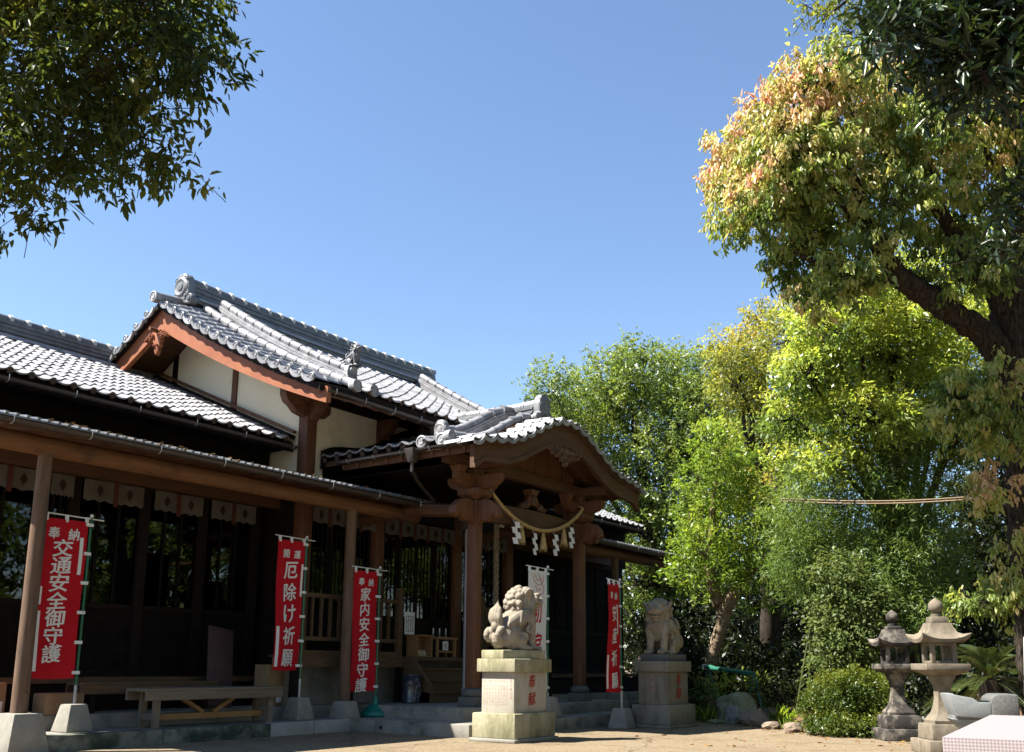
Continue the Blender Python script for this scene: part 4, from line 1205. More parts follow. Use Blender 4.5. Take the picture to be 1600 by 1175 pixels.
# ================================================================== guardian lions
def blob_mesh(parts, voxel, name, m, smooth_it=2):
    mb = MB()
    def sphere(c, r, rot=None, n=14, k=10):
        vs, fs = [], []
        for j in range(k+1):
            t = math.pi*j/k
            for i in range(n):
                a = 2*math.pi*i/n
                q = Vector((r[0]*math.sin(t)*math.cos(a), r[1]*math.sin(t)*math.sin(a), r[2]*math.cos(t)))
                if rot is not None: q = rot @ q
                vs.append(q+Vector(c))
        for j in range(k):
            for i in range(n):
                fs.append((j*n+i, j*n+(i+1)%n, (j+1)*n+(i+1)%n, (j+1)*n+i))
        mb.add(vs, fs)
    for p in parts:
        if p[0] == 's': sphere(p[1], p[2] if hasattr(p[2], '__len__') else (p[2],)*3, p[3] if len(p) > 3 else None)
        elif p[0] == 't':
            pp = spline(p[1], 14); mb.tube(pp, list(np.interp(np.linspace(0,1,len(pp)), np.linspace(0,1,len(p[2])), p[2])), 14)
            for e in (0, -1): sphere(p[1][e], (p[2][e]*.98,)*3, None, 10, 8)
    me0 = mb.mesh('blob', None)
    ob = bpy.data.objects.new('blob', me0); COL.objects.link(ob)
    md = ob.modifiers.new('r', 'REMESH'); md.mode = 'VOXEL'; md.voxel_size = voxel; md.use_smooth_shade = True
    if smooth_it:
        ms = ob.modifiers.new('s', 'SMOOTH'); ms.iterations = smooth_it; ms.factor = .5
    dg = bpy.context.evaluated_depsgraph_get()
    me = bpy.data.meshes.new_from_object(ob.evaluated_get(dg)); me.name = name
    bpy.data.objects.remove(ob); bpy.data.meshes.remove(me0)
    me.materials.clear(); me.materials.append(m)
    me.polygons.foreach_set('use_smooth', [True]*len(me.polygons))
    return me
def lion_parts(turn=0.0, open_mouth=True):
    P = []
    S = lambda c, r, rot=None: P.append(('s', c, r, rot) if rot is not None else ('s', c, r))
    ry = lambda a: Matrix.Rotation(a, 3, 'Y'); rz = lambda a: Matrix.Rotation(a, 3, 'Z'); rx = lambda a: Matrix.Rotation(a, 3, 'X')
    # trunk, rising from the haunches to the chest
    P.append(('t', [(-.22,0,.16),(-.12,0,.26),(.0,0,.38),(.10,0,.47),(.15,0,.56)], [.14,.165,.165,.16,.13]))
    S((.16,0,.40), (.10,.12,.15)); S((.13,0,.30), (.09,.11,.12))
    for s in (-1, 1):
        S((-.13,s*.125,.165), (.175,.085,.165), ry(.35))                      # thigh
        P.append(('t', [(-.03,s*.15,.13),(.02,s*.155,.07),(.04,s*.155,.04)], [.07,.055,.045]))
        S((.03,s*.155,.04), (.105,.06,.045))
        for k in (-1,0,1): S((.115,s*.155+k*.034,.03), (.035,.02,.028))
        P.append(('t', [(.12,s*.115,.47),(.155,s*.12,.36),(.175,s*.115,.22),(.19,s*.11,.06)], [.085,.08,.062,.055]))   # foreleg
        S((.215,s*.11,.042), (.085,.065,.046))
        for k in (-1,0,1): S((.285,s*.11+k*.036,.032), (.036,.021,.03))
        # scrolls of hair on leg and haunch
        P.append(('t', [(-.02,s*.205,.22),(.03,s*.205,.20),(.04,s*.205,.15),(.0,s*.21,.13),(-.03,s*.21,.155),(-.01,s*.215,.175)], [.022,.026,.026,.024,.02,.014]))
        P.append(('t', [(.10,s*.19,.33),(.06,s*.20,.30),(.055,s*.195,.25),(.09,s*.20,.235),(.105,s*.2,.26)], [.018,.022,.022,.018,.012]))
        for k in range(4):
            P.append(('t', [(.09-.035*k,s*.165,.52-.01*k),(.07-.04*k,s*.185,.42-.02*k),(.08-.045*k,s*.18,.345-.015*k)], [.026,.028,.008]))
    # chest tufts
    for k in range(-2, 3):
        P.append(('t', [(.21,k*.04,.52),(.25,k*.045,.42),(.235,k*.05,.33)], [.03,.03,.008]))
    # neck and mane
    hz = Matrix.Rotation(turn, 3, 'Z')
    HC = Vector((.13,0,.66))
    def H(c, r, rot=None):
        q = HC + hz @ (Vector(c)-HC)
        S(tuple(q), r, hz @ rot if rot is not None else hz.copy())
    S((.11,0,.58), (.17,.165,.15))
    H((.12,0,.66), (.175,.175,.16))
    H((.22,0,.665), (.13,.135,.115))
    rr = random.Random(17); pts_ = []
    for _ in range(4000):
        th = rr.uniform(.42, 1.58)*math.pi*.64+math.pi*.36-.0; ph = rr.uniform(-.75, .95)
        cphi = math.cos(ph*math.pi/2)
        q = Vector((.085+.185*cphi*math.cos(th), .195*cphi*math.sin(th), .62+.205*math.sin(ph*math.pi/2)))
        if q.x > .17: continue
        if all((q-o).length > .062 for o in pts_): pts_.append(q)
    for q in pts_:
        d = (q-Vector((.1,0,.62))).normalized(); s_ = rr.uniform(.9,1.15)
        H(tuple(q-d*.016), (.046*s_,)*3); H(tuple(q+d*.014+Vector((0,0,-.008))), (.022*s_,)*3)
    for s in (-1, 1):
        for k in range(5):
            P.append(('t', [tuple(HC+hz@(Vector((.26-.02*k,s*(.02+.025*k),.785-.006*k))-HC)), tuple(HC+hz@(Vector((.16-.02*k,s*(.03+.03*k),.815-.012*k))-HC)), tuple(HC+hz@(Vector((.04,s*(.03+.034*k),.78-.02*k))-HC))], [.018,.024,.016]))
    for s in (-1, 1):
        for k in range(6):
            P.append(('t', [(.0-.035*k,s*.14,.50-.02*k),(-.05-.035*k,s*.165,.42-.02*k),(-.06-.03*k,s*.16,.34-.02*k)], [.028,.026,.006]))
    # face
    H((.315,0,.645), (.085,.10,.062))                        # upper muzzle
    H((.375,0,.672), (.036,.05,.032))                        # nose
    for s in (-1, 1):
        H((.375,s*.034,.668), (.022,.022,.02))
        H((.335,s*.075,.63), (.055,.042,.04))                # lips
        H((.29,s*.082,.725), (.06,.042,.03), ry(-.3))        # brow
        H((.318,s*.062,.697), (.026,.026,.024))              # eye
        H((.25,s*.115,.66), (.06,.04,.05))                   # cheek
        H((.13,s*.185,.735), (.055,.028,.075), rx(-s*.5))    # ear
        H((.20,s*.145,.58), (.05,.04,.06))
        P.append(('t', [tuple(HC+hz@(Vector((.24,s*.125,.62))-HC)), tuple(HC+hz@(Vector((.20,s*.155,.54))-HC)), tuple(HC+hz@(Vector((.21,s*.15,.48))-HC))], [.03,.03,.01]))
    jz = .558 if open_mouth else .578
    H((.30,0,jz), (.082,.078,.03), ry(.12 if open_mouth else 0))
    H((.24,0,.585), (.06,.09,.05))
    H((.29,0,.525), (.04,.05,.045))
    for k in (-2,-1,0,1,2): H((.372,k*.02,.600), (.010,.010,.016))
    # tail: flame over scrolled base
    for s, (dx, dz, r) in ((0,(-.30,.30,.085)),(-1,(-.29,.24,.07)),(1,(-.29,.24,.07)),(-1,(-.31,.16,.06)),(1,(-.31,.16,.06))):
        S((dx, s*.085, dz), (r*.9, r*.8, r))
    for s in (-.9, -.45, 0, .45, .9):
        P.append(('t', [(-.27,s*.07,.30),(-.335+.02*abs(s),s*.10,.41),(-.335+.025*abs(s),s*.085,.51),(-.275,s*.03,.63-.07*abs(s))], [.04,.042,.034,.005]))
    for s in (-1, 1):
        P.append(('t', [(-.24,s*.10,.28),(-.33,s*.13,.26),(-.37,s*.12,.19),(-.33,s*.13,.13),(-.285,s*.13,.16),(-.30,s*.135,.195)], [.03,.042,.042,.036,.028,.02]))
    return P
LION_A = blob_mesh(lion_parts(-.25, False), .0072, 'lion_body', M['lion_stone'], 2)
LION_B = blob_mesh(lion_parts(.25, True), .0072, 'lion_body_open', M['lion_stone_warm'], 2)
def lion(label, loc, ang, me, slab_m, sc):
    T = thing('guardian_lion', label, 'statue', loc, 'pair of stone guardian lions')
    rot = Matrix.Translation(loc) @ Matrix.Rotation(ang, 4, 'Z')
    link('lion_body', me, T, rot @ Matrix.Translation((.0,0,.105)) @ Matrix.Scale(sc, 4))
    b = MB().box(-.37,.33,-.235,.235,0,.11); 
    b.v = [tuple(rot @ Vector(p)) for p in b.v]
    b.build('slab', slab_m, T, True, .014)
    return T
def pedestal(label, x0, y0, mats, inscr, zt=(.045,.35,.852,1.02)):
    X, Y = 1.0, .72
    cx, cy = x0+X/2, y0+Y/2
    T = thing('lion_pedestal', label, 'pedestal', (cx,cy,0), 'pair of lion pedestals')
    def blk(name, sx, sy, z0, z1, m, bev=.012):
        return MB().box(cx-sx/2, cx+sx/2, cy-sy/2, cy+sy/2, z0, z1).build(name, m, T, True, bev)
    blk('plinth', X, Y, 0, zt[0], mats[0]); blk('base_block', .925, .665, zt[0], zt[1], mats[1], .016)
    die = blk('die', .735, .505, zt[1], zt[2], mats[2], .006); blk('cap', .845, .60, zt[2], zt[3], mats[1], .014)
    fy = cy-.505/2-.003; fx = cx-.735/2-.003
    letters([('奉', cx+.03, .735, .15, .175), ('献', cx+.03, .525, .16, .165)], lambda u, v, o=0.0: (u, fy-o, v), M['carve_red'], die, 'carved_letter', .03, .05, True)
    if inscr == 'list':
        r = random.Random(8); pool = '一二三十大小山田川本中上下木村井石金'
        it = []
        for c in range(9):
            y = cy+.21-c*.044
            for (za, n) in ((.815,3),(.68,2),(.60,5)):
                z = za
                for k in range(n):
                    it.append((r.choice(pool), -y, z, .024, .024)); z -= .036
        letters(it, lambda u, v, o=0.0: (fx-o, -u, v), M['carve_faint'], die, 'small_inscription', .01, .05)
        it = [(ch, -(cy-.205), .80-.052*k, .036, .036) for k, ch in enumerate('大正十年三月')]
        letters(it, lambda u, v, o=0.0: (fx-o, -u, v), M['carve_faint'], die, 'date_inscription', .01, .05)
    else:
        it = [(ch, -cy, .78-.105*k, .075, .08) for k, ch in enumerate('寄進建')]
        letters(it, lambda u, v, o=0.0: (fx-o, -u, v), M['carve_faint'], die, 'small_inscription', .01, .05)
    return T
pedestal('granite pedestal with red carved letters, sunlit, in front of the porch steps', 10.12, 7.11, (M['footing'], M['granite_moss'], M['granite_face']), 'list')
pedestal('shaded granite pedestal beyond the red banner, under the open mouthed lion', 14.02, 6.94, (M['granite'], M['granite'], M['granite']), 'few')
lion('stone guardian lion in profile with raised flame tail, nearer to the stairs', (10.62,7.47,1.02), R_(-17), LION_A, M['granite_moss'], 1.0)
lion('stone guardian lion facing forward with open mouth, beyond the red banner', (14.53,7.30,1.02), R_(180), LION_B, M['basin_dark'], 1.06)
# small lion tile on the descending roof ridge
link('roof_lion', LION_A, hall, basis(Vector((0,-.40,0)), Vector((.40,0,0)), Vector((0,0,.44)), FRONT.pt(10.52, FRONT.S-.62, .30))).data = LION_A.copy()
bpy.data.objects['roof_lion'].data.materials[0] = M['tile_dark']

# ================================================================== shimenawa, bell rope
def twisted(path, r, twist, n=9, lobes=3):
    """a rope of three strands"""
    mb = MB(); P = [Vector(p) for p in path]
    L = [0]
    for a, b in zip(P[:-1], P[1:]): L.append(L[-1]+(b-a).length)
    for k in range(lobes):
        pts = []
        for i, p in enumerate(P):
            t = (P[min(i+1,len(P)-1)]-P[max(i-1,0)]).normalized()
            s = t.cross(Vector((0,1,0)));
            if s.length < .1: s = t.cross(Vector((1,0,0)))
            s.normalize(); u = t.cross(s)
            a = L[i]*twist + 2*math.pi*k/lobes
            pts.append(p+(s*math.cos(a)+u*math.sin(a))*r*.5)
        mb.tube(pts, r*.55, n)
    return mb
def shimenawa():
    T = thing('sacred_rope', 'twisted straw rope slung between the porch pillars', 'rope', (XC,8.86,3.1))
    A, B_ = Vector((11.86,8.84,3.60)), Vector((14.62,8.84,3.64))
    n = 90; pts = []
    for i in range(n+1):
        k = i/n; p = A.lerp(B_, k); p.z -= .52*(1-(2*k-1)**2)**.9
        pts.append(p)
    twisted(pts, .036, 52, 9, 2).build('rope', M['rope'], T, True, 0, 60)
    for p in (A, B_):
        MB().tube([p+Vector((0,0,.02)), p+Vector((0,.12,.06))], .012, 6).build('rope_tie', M['rope'], T)
    def low(x):
        k = (x-A.x)/(B_.x-A.x); return A.z+(B_.z-A.z)*k-.52*(1-(2*k-1)**2)**.9
    r = random.Random(4)
    for x in (12.74, 13.36, 13.99):                 # straw tassels
        z = low(x)-.03
        tp = MB().lathe([(.016,0),(.028,-.03),(.023,-.05),(.038,-.1),(.054,-.2),(.064,-.28),(.04,-.285)], 14, (x,8.84,z))
        t = tp.build('straw_tassel', M['rope'], T, True, 0, 50)
        fr = MB()
        for k in range(40):
            a = r.uniform(0,6.28); q = r.uniform(.6,1)
            fr.tube([(x+.024*math.cos(a),8.84+.024*math.sin(a),z-.05),(x+.047*math.cos(a)*q,8.84+.047*math.sin(a)*q,z-.15),(x+.068*math.cos(a)*q,8.84+.068*math.sin(a)*q,z-.28-r.uniform(0,.045))], [.004,.004,.003], 3)
        tag(fr.build('tassel_straws', M['rope'], t), kind='stuff')
    for i, x in enumerate((12.50, 13.05, 13.66, 14.16)):      # zigzag papers
        z = low(x)-.02; a = r.uniform(-.9,.1); ca, sa = math.cos(a), math.sin(a)
        mb = MB(); w = .085; zz = z-.05; off = 0
        mb.tube([(x,8.835,z+.02),(x,8.835,zz)], .004, 5)
        for k in range(4):
            d = (-1)**k*.05; off += d
            q = [(off-w/2,0),(off+w/2,0),(off+w/2+.025,-.10),(off-w/2+.025,-.10)]
            mb.prism(q, lambda u, v: (x+u*ca, 8.825+u*sa-.006*k, zz+v-.085*k), lambda u, v: (x+u*ca, 8.8265+u*sa-.006*k, zz+v-.085*k))
        mb.build('zigzag_paper', M['paper'], T)
shimenawa()
pts = [(13.30, 9.75, 3.30-.03*i) for i in range(60)]
br = thing('bell_rope', 'thick braided bell rope hanging inside the porch', 'rope', (13.3,9.75,1.6))
twisted(pts, .05, 22).build('rope', M['bell_rope'], br, True, 0, 60)
MB().tube([(13.3,9.75,3.30),(13.3,9.75,3.52)], .03, 8).build('rope_top', M['bell_rope'], br)
MB().lathe([(.02,.0),(.09,-.03),(.12,-.1),(.1,-.17),(.03,-.2)], 18, (13.3,9.75,3.56)).build('bell', mat('old_brass', (.25,.17,.06), (.32,.22,.09), .4, .5, .8, 10), br, True)

# ================================================================== curtains
def curtain(label, x0, x1, y, z1=3.34, z0=3.06, n=3, seed=0, grey=False):
    r = random.Random(seed)
    T = thing('crest_curtain', label, 'curtain', ((x0+x1)/2, y, z0), 'short crest curtains under the eaves')
    nu = 40; vs, fs = [], []
    f = lambda x: y + .012*math.sin(x*7+seed) + .006*math.sin(x*19+seed*2)
    for off in (0, .002):
        for z in (z1, z0):
            vs += [(x0+(x1-x0)*i/nu, f(x0+(x1-x0)*i/nu)+off, z+(.012*math.sin(i*.9+seed) if z == z0 else 0)) for i in range(nu+1)]
    for b in (0, 2*(nu+1)):
        fs += [(b+i, b+i+1, b+nu+2+i, b+nu+1+i) for i in range(nu)]
    c = MB().add(vs, fs).build('cloth', M['curtain'], T, True)
    w = (x1-x0)/n
    for k in range(n):
        xm = x0+w*(k+.5)
        q = [(0,-.13),(.022,-.085),(.05,-.07),(.052,-.035),(.08,-.01),(.062,.03),(.06,.065),(.028,.085),(0,.125),(-.028,.085),(-.06,.065),(-.062,.03),(-.08,-.01),(-.052,-.035),(-.05,-.07),(-.022,-.085)]
        MB().prism([(u*.66, v*.66) for u, v in q], lambda u, v: (xm+u, f(xm+u)-.004, (z0+z1)/2+v), lambda u, v: (xm+u, f(xm+u)-.003, (z0+z1)/2+v)).build('crest', M['crest'], c)
        if k:
            xr = x0+w*k
            MB().box(xr-.035, xr+.035, f(xr)-.012, f(xr)-.008, z0-.05, z1).build('ribbon', M['ribbon'], T)
    return T
bays = [(5.40,6.56,'leftmost short crest curtain, half hidden by the nearest veranda post',3),(6.72,7.04,'narrow strip of crest curtain just past the nearest veranda post',1),(7.19,8.10,'crest curtain in the first full bay past the nearest veranda post',2),(8.26,9.09,'crest curtain in the middle of the wing front',2),(9.25,10.08,'dim crest curtain in the last bay of the wing',2)]
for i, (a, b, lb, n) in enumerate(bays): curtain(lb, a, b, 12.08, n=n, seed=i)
hb = [(10.62,12.04,'crest curtain behind the second veranda post',4),(12.28,14.18,'wide crest curtain above the entrance doors',5),(14.42,15.84,'crest curtain beyond the farther porch pillar',4)]
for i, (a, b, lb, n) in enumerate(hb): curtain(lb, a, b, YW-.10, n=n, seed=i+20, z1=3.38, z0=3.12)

# ================================================================== veranda furniture
def bench(label, x0, x1, y0, y1, zt, zf, m, brace=True, mleg=None):
    T = thing('bench', label, 'bench', ((x0+x1)/2, (y0+y1)/2, zf))
    n = 3; w = (y1-y0)/n
    for i in range(n):
        MB().box(x0, x1, y0+i*w+.002, y0+(i+1)*w-.004, zt-.035, zt+rng.uniform(-.002,.002)).build('seat_plank', m, T, True, .004)
    MB().box(x0+.0, x1-.0, y0+.0, y0+.035, zt-.14, zt-.036).build('apron', m, T, True, .004)
    MB().box(x0+.0, x1-.0, y1-.04, y1-.004, zt-.14, zt-.036).build('apron', m, T)
    for x in (x0+.16, x1-.2):
        for y in (y0+.045, y1-.11):
            MB().box(x, x+.075, y, y+.06, zf, zt-.036).build('leg', mleg or m, T)
        MB().box(x+.01, x+.065, y0+.105, y1-.112, zf+.10, zf+.17).build('stretcher', mleg or m, T)
    if brace:
        ym = (y0+y1)/2
        MB().box(x0+.236, x1-.201, ym-.04, ym+.04, zf+.09, zf+.16).build('long_stretcher', M['wood_orange'], T)
        xm = (x0+x1)/2
        for s in (-1, 1):
            MB().obox((xm+s*.08, ym, zf+.165), (xm+s*.55, ym, zt-.05), .05, .05).build('brace', M['wood_orange'], T)
    return T
bench('long plain timber bench with crossed braces on the veranda', 7.18, 9.28, 10.34, 10.76, .635, .168, M['wood_pale'])
bench('darker low bench half hidden behind the long timber bench', 6.75, 8.75, 11.02, 11.34, .70, .336, M['wood_deck'], False, M['wood_dark'])
def carton(label, x, y, z, sx, sy, sz, ang=0, tape=True):
    T = thing('cardboard_box', label, 'box', (x,y,z))
    R3 = Matrix.Translation((x,y,z)) @ Matrix.Rotation(ang, 4, 'Z')
    def add(name, m, *b):
        q = MB().box(*b); q.v = [tuple(R3 @ Vector(p)) for p in q.v]; return q.build(name, m, T, True, .004)
    add('carton_body', M['cardboard'], -sx/2, sx/2, -sy/2, sy/2, 0, sz)
    add('top_flap', M['cardboard'], -sx/2+.004, sx/2-.004, -sy/2+.004, -.004, sz+.001, sz+.006)
    add('top_flap', M['cardboard'], -sx/2+.004, sx/2-.004, .004, sy/2-.004, sz+.001, sz+.006)
    add('paper_label', M['paper'], sx*.05, sx*.4, -sy/2-.0035, -sy/2-.001, sz*.1, sz*.45)
    return T
carton('upright cardboard box at the far end of the long bench', 9.72, 11.14, .336, .30, .28, .58, .1)
carton('low cardboard box behind the leftmost banner', 6.55, 11.12, .336, .46, .3, .24, -.06)
carton('cardboard box in the corner behind the nearest veranda post', 5.75, 11.3, .336, .36, .3, .36, .2)
lp = thing('leaning_panel', 'dark wooden panel leaning behind the long bench', 'panel', (9.05,11.2,.336))
pm = MB().obox((8.88,11.16,.34), (9.06,11.44,1.42), .42, .03, (0,-1,.2)); pm.build('board', mat('maroon_board', (.05,.028,.026), (.075,.04,.036), .6, .3, scale=4), lp, True, .006)
MB().obox((8.89,11.135,.50), (8.90,11.15,.56), .42, .025, (0,-1,.2)).build('batten', M['wood_dark'], lp)
# ceramic umbrella jar
jar = thing('ceramic_jar', 'dark blue glazed ceramic jar beside the wooden stair', 'jar', (12.02,10.44,.342))
MB().lathe([(.135,0),(.15,.012),(.152,.03),(.145,.045),(.152,.22),(.152,.40),(.158,.41),(.158,.435),(.145,.44),(.128,.44),(.126,.05)], 32, (12.02,10.44,.342)).build('jar_body', M['ceramic'], jar, True, 0, 40)
dm = MB(); rr_ = random.Random(6)
for k in range(16):
    a = R_(200)+rr_.uniform(0,2.6); z = .342+rr_.uniform(.07,.38); s = rr_.uniform(.02,.04)
    pts = [(12.02+.1535*math.cos(a+da*s/.15), 10.44+.1535*math.sin(a+da*s/.15), z+dz*s) for da, dz in ((0,-1),(.7,-.2),(.4,.7),(-.4,.8),(-.8,-.1))]
    dm.add(pts, [(0,1,2,3,4)])
tag(dm.build('leaf_pattern', mat('pale_glaze_print', (.11,.12,.14), (.16,.15,.15), .3, .5, scale=20), jar), kind='stuff')
# things on the stair landing
ob = thing('display_cabinet', 'open fronted orange wood cabinet on the stair landing', 'cabinet', (12.95,10.95,1.06))
for b in ((12.62,12.645,10.86,11.1,1.06,1.40),(12.99,13.015,10.86,11.1,1.06,1.40),(12.645,12.99,11.08,11.1,1.06,1.40)):
    MB().box(*b).build('side_panel', M['wood_orange'], ob)
MB().box(12.60,13.035,10.85,11.11,1.40,1.425).build('top_board', M['wood_orange'], ob)
MB().box(12.645,12.99,10.87,11.08,1.062,1.08).build('bottom_board', M['wood_orange'], ob)
mb = MB()
for k in range(7):
    x = 12.70+.035*k; mb.box(x, x+.026, 10.93, 10.99, 1.081, 1.14+.02*(k%3))
tag(mb.build('charm_packets', mat('yellow_white_packets', (.55,.45,.15), (.6,.58,.5), .7, scale=30), ob), kind='stuff')
tb = thing('offering_table', 'small wooden table with a white card, on the stair landing', 'table', (13.3,10.95,1.06))
MB().box(13.09,13.66,10.82,11.1,1.36,1.40).build('table_top', M['wood_orange'], tb, True, .004)
for x in (13.12,13.59):
    for y in (10.84,11.04): MB().box(x, x+.04, y, y+.04, 1.062, 1.36).build('leg', M['wood_orange'], tb)
MB().box(13.16,13.59,10.86,10.88,1.14,1.17).build('stretcher', M['wood_orange'], tb)
card = MB().box(13.27,13.42,10.845,10.85,1.18,1.33).build('notice_card', M['paper'], tb)
letters([('七', 13.345,1.255,.09,.09)], lambda u, v, o=0.0: (u,10.843-o,v), M['ink_dark'], card, 'card_print', .01)
for k in range(3):
    cn = thing('candle_holder', ['white candle holder nearest the cabinet end of the offering table','white candle holder in the middle of the offering table','white candle holder at the open end of the offering table'][k], 'candle holder', (13.18+.17*k,10.99,1.40), 'candle holders on the offering table')
    MB().lathe([(.03,0),(.03,.01),(.01,.02),(.01,.05),(.02,.06)], 12, (13.18+.17*k,10.99,1.401)).build('holder', M['steel'], cn, True)
    MB().lathe([(.011,.06),(.011,.15),(.003,.155)], 10, (13.18+.17*k,10.99,1.401)).build('candle', M['paper'], cn, True)
def poster(label, x, y, z, w, h, seed):
    T = thing('poster', label, 'poster', (x,y,z))
    MB().box(x, x+w, y, y+.004, z, z+h).build('sheet', M['paper'], T)
    r = random.Random(seed); mb = MB(); mr = MB()
    for k in range(9):
        zz = z+h*(.1+.085*k)
        for j in range(4):
            a = x+w*(.08+.22*j); (mr if r.random() < .25 else mb).box(a, a+w*r.uniform(.08,.18), y-.003, y-.001, zz, zz+h*.045)
    tag(mb.build('print', M['ink_dark'], T), kind='stuff'); tag(mr.build('picture_print', mat('muted_print', (.4,.3,.2), (.25,.35,.25), .8, scale=30), T), kind='stuff')
poster('white printed notice hung on the stair newel post', 12.19, 10.77, 1.42, .24, .36, 1)
poster('white illustrated notice on the railing beyond the entrance stair', 14.55, 10.765, 1.30, .27, .44, 2)

# ================================================================== stone lanterns
def lantern(label, c, ang, m, mroof, k=1.0, tall=0.0):
    T = thing('stone_lantern', label, 'lantern', c, 'stone lanterns')
    R3 = Matrix.Translation(c) @ Matrix.Rotation(ang, 4, 'Z') @ Matrix.Diagonal((k*.82, k*.82, k, 1))
    def put(mb, name, mm, bev=.01, sm=True, par=None):
        mb.v = [tuple(R3 @ Vector(p)) for p in mb.v]; return mb.build(name, mm, par or T, sm, bev, 40)
    put(MB().box(-.41,-.003,-.40,.40,0,.17), 'lower_base', m, .014); put(MB().box(.003,.41,-.40,.40,0,.168), 'lower_base', m, .014)
    put(MB().frustum(0,0,.171,.36,.315,.315,.30,.30), 'upper_base', m, .014)
    # waisted shaft, square in plan
    prof = [(.225,.36),(.23,.40),(.20,.43),(.145,.50),(.115,.58),(.098,.68),(.096,.77),(.112,.85),(.145,.91),(.16,.935),(.16,.955)]
    mb = MB(); vs, fs = [], []
    for r, z in prof:
        q = []
        for sx, sy in ((-1,-1),(1,-1),(1,1),(-1,1)): q.append((sx*r, sy*r, z))
        vs += q
    for i in range(len(prof)-1):
        for j in range(4): fs.append((i*4+j, i*4+(j+1)%4, (i+1)*4+(j+1)%4, (i+1)*4+j))
    fs += [(3,2,1,0), tuple(len(prof)*4-4+j for j in range(4))]
    put(mb.add(vs, fs), 'shaft', m, 0)
    put(MB().frustum(0,0,.956,1.02,.18,.18,.335,.335).box(-.335,.335,-.335,.335,1.0205,1.10), 'platform', m, .006)
    # fire box with openings
    for sx in (-1,1):
        for sy in (-1,1): put(MB().box(min(sx*.13,sx*.2), max(sx*.13,sx*.2), min(sy*.13,sy*.2), max(sy*.13,sy*.2), 1.101, 1.36), 'fire_box_post', m, .006)
    for a, b in (((-.13,.13,-.195,-.15),0),((-.13,.13,.15,.195),0),((-.195,-.15,-.13,.13),0),((.15,.195,-.13,.13),0)):
        put(MB().box(*a,1.101,1.135), 'fire_box_sill', m, .004); put(MB().box(*a,1.325,1.36), 'fire_box_head', m, .004)
    put(MB().box(-.15,-.12,-.01,.02,1.135,1.325), 'window_bar', m, 0); put(MB().box(.0,.03,-.18,-.16,1.135,1.325), 'window_bar', m, 0)
    # curved roof with lifted corners
    n = 10; vs, fs = [], []
    lv = [(.335,0.0),(.35,.045),(.275,.08),(.22,.13),(.18,.195),(.16,.25)]
    for li, (r, z) in enumerate(lv):
        for e in range(4):
            for i in range(n):
                t = -1+2*i/n
                x, y = {0:(t,-1),1:(1,t),2:(-t,1),3:(-1,-t)}[e]
                lift = (.075 if li < 2 else .03 if li == 2 else 0)*abs(t)**3
                ex = 1+(.07*abs(t)**4 if li < 2 else 0)
                vs.append((x*r*ex, y*r*ex, 1.361+z+lift))
    N4 = 4*n
    for i in range(len(lv)-1):
        for j in range(N4): fs.append((i*N4+j, i*N4+(j+1)%N4, (i+1)*N4+(j+1)%N4, (i+1)*N4+j))
    fs += [tuple(range(N4-1,-1,-1)), tuple((len(lv)-1)*N4+j for j in range(N4))]
    put(MB().add(vs, fs), 'roof', mroof, 0)
    put(MB().frustum(0,0,1.612,1.66+tall,.13,.13,.12,.12), 'roof_neck', mroof, .01)
    z = 1.661+tall
    put(MB().lathe([(.085,z),(.09,z+.03),(.06,z+.035),(.055,z+.05),(.10,z+.08),(.115,z+.12),(.108,z+.165),(.075,z+.20),(.03,z+.225),(.008,z+.245)], 20), 'finial', mroof, 0)
    return T
p = at(1399, 1040, 13.3)
lantern('smaller stone lantern blackened with lichen, behind the paler lantern', (p.x,p.y,0), R_(31), M['lantern_dark'], M['lantern_dark'], .905)
p = at(1469, 1040, 11.3)
lantern('larger pale stone lantern with broad curled roof, in front', (p.x,p.y,0), R_(33), M['lantern_pale'], M['lantern_pale'], .905, .03)

# ================================================================== water basin, covered table, sign post
def basin():
    c = at(1531, 1104, 9.8); a = R_(12)
    T = thing('water_basin', 'grey granite water basin with a hollow end, behind the covered table', 'basin', (c.x,c.y,0))
    R3 = Matrix.Translation((c.x,c.y,0)) @ Matrix.Rotation(R_(35.4-25.5-90)+a, 4, 'Z')
    def put(mb, name, m, bev=.012):
        mb.v = [tuple(R3 @ Vector(p)) for p in mb.v]; return mb.build(name, m, T, True, bev)
    # local x runs to the right of the picture
    put(MB().frustum(0,0,0,.36,.26,.22,.18,.16), 'pedestal_block', M['basin'])
    # trough with sloping underside, hollow on the left
    out = [(-.33,.70),(-.28,.52),(-.16,.40),(.12,.40),(.12,.70)]
    mb = MB().prism([(-.33,.70),(-.27,.48),(.06,.46),(.06,.62),(-.05,.62),(-.10,.66)], lambda u, v: (u,-.22,v), lambda u, v: (u,-.16,v))
    put(mb, 'front_wall', M['basin'])
    put(MB().prism([(-.33,.70),(-.27,.48),(.06,.46),(.06,.62),(-.05,.62),(-.10,.66)], lambda u, v: (u,.16,v), lambda u, v: (u,.22,v)), 'rear_wall', M['basin'])
    put(MB().prism([(-.33,.70),(-.27,.48),(-.20,.48),(-.26,.70)], lambda u, v: (u,-.16,v), lambda u, v: (u,.16,v)), 'end_wall', M['basin'])
    put(MB().box(-.27,.06,-.16,.16,.455,.52), 'trough_floor', M['basin'])
    w = mat('still_water', (.02,.035,.035), None, .04, .6); put(MB().box(-.255,.055,-.155,.155,.525,.635), 'water', w, 0)
    put(MB().prism([(.061,.455),(.061,.66),(.12,.70),(.31,.70),(.31,.47)], lambda u, v: (u,-.24,v), lambda u, v: (u,.24,v)), 'rough_block', M['basin_dark'], .02)
    put(MB().frustum(-.06,0,.361,.456,.15,.13,.24,.17), 'neck_block', M['basin'])
basin()
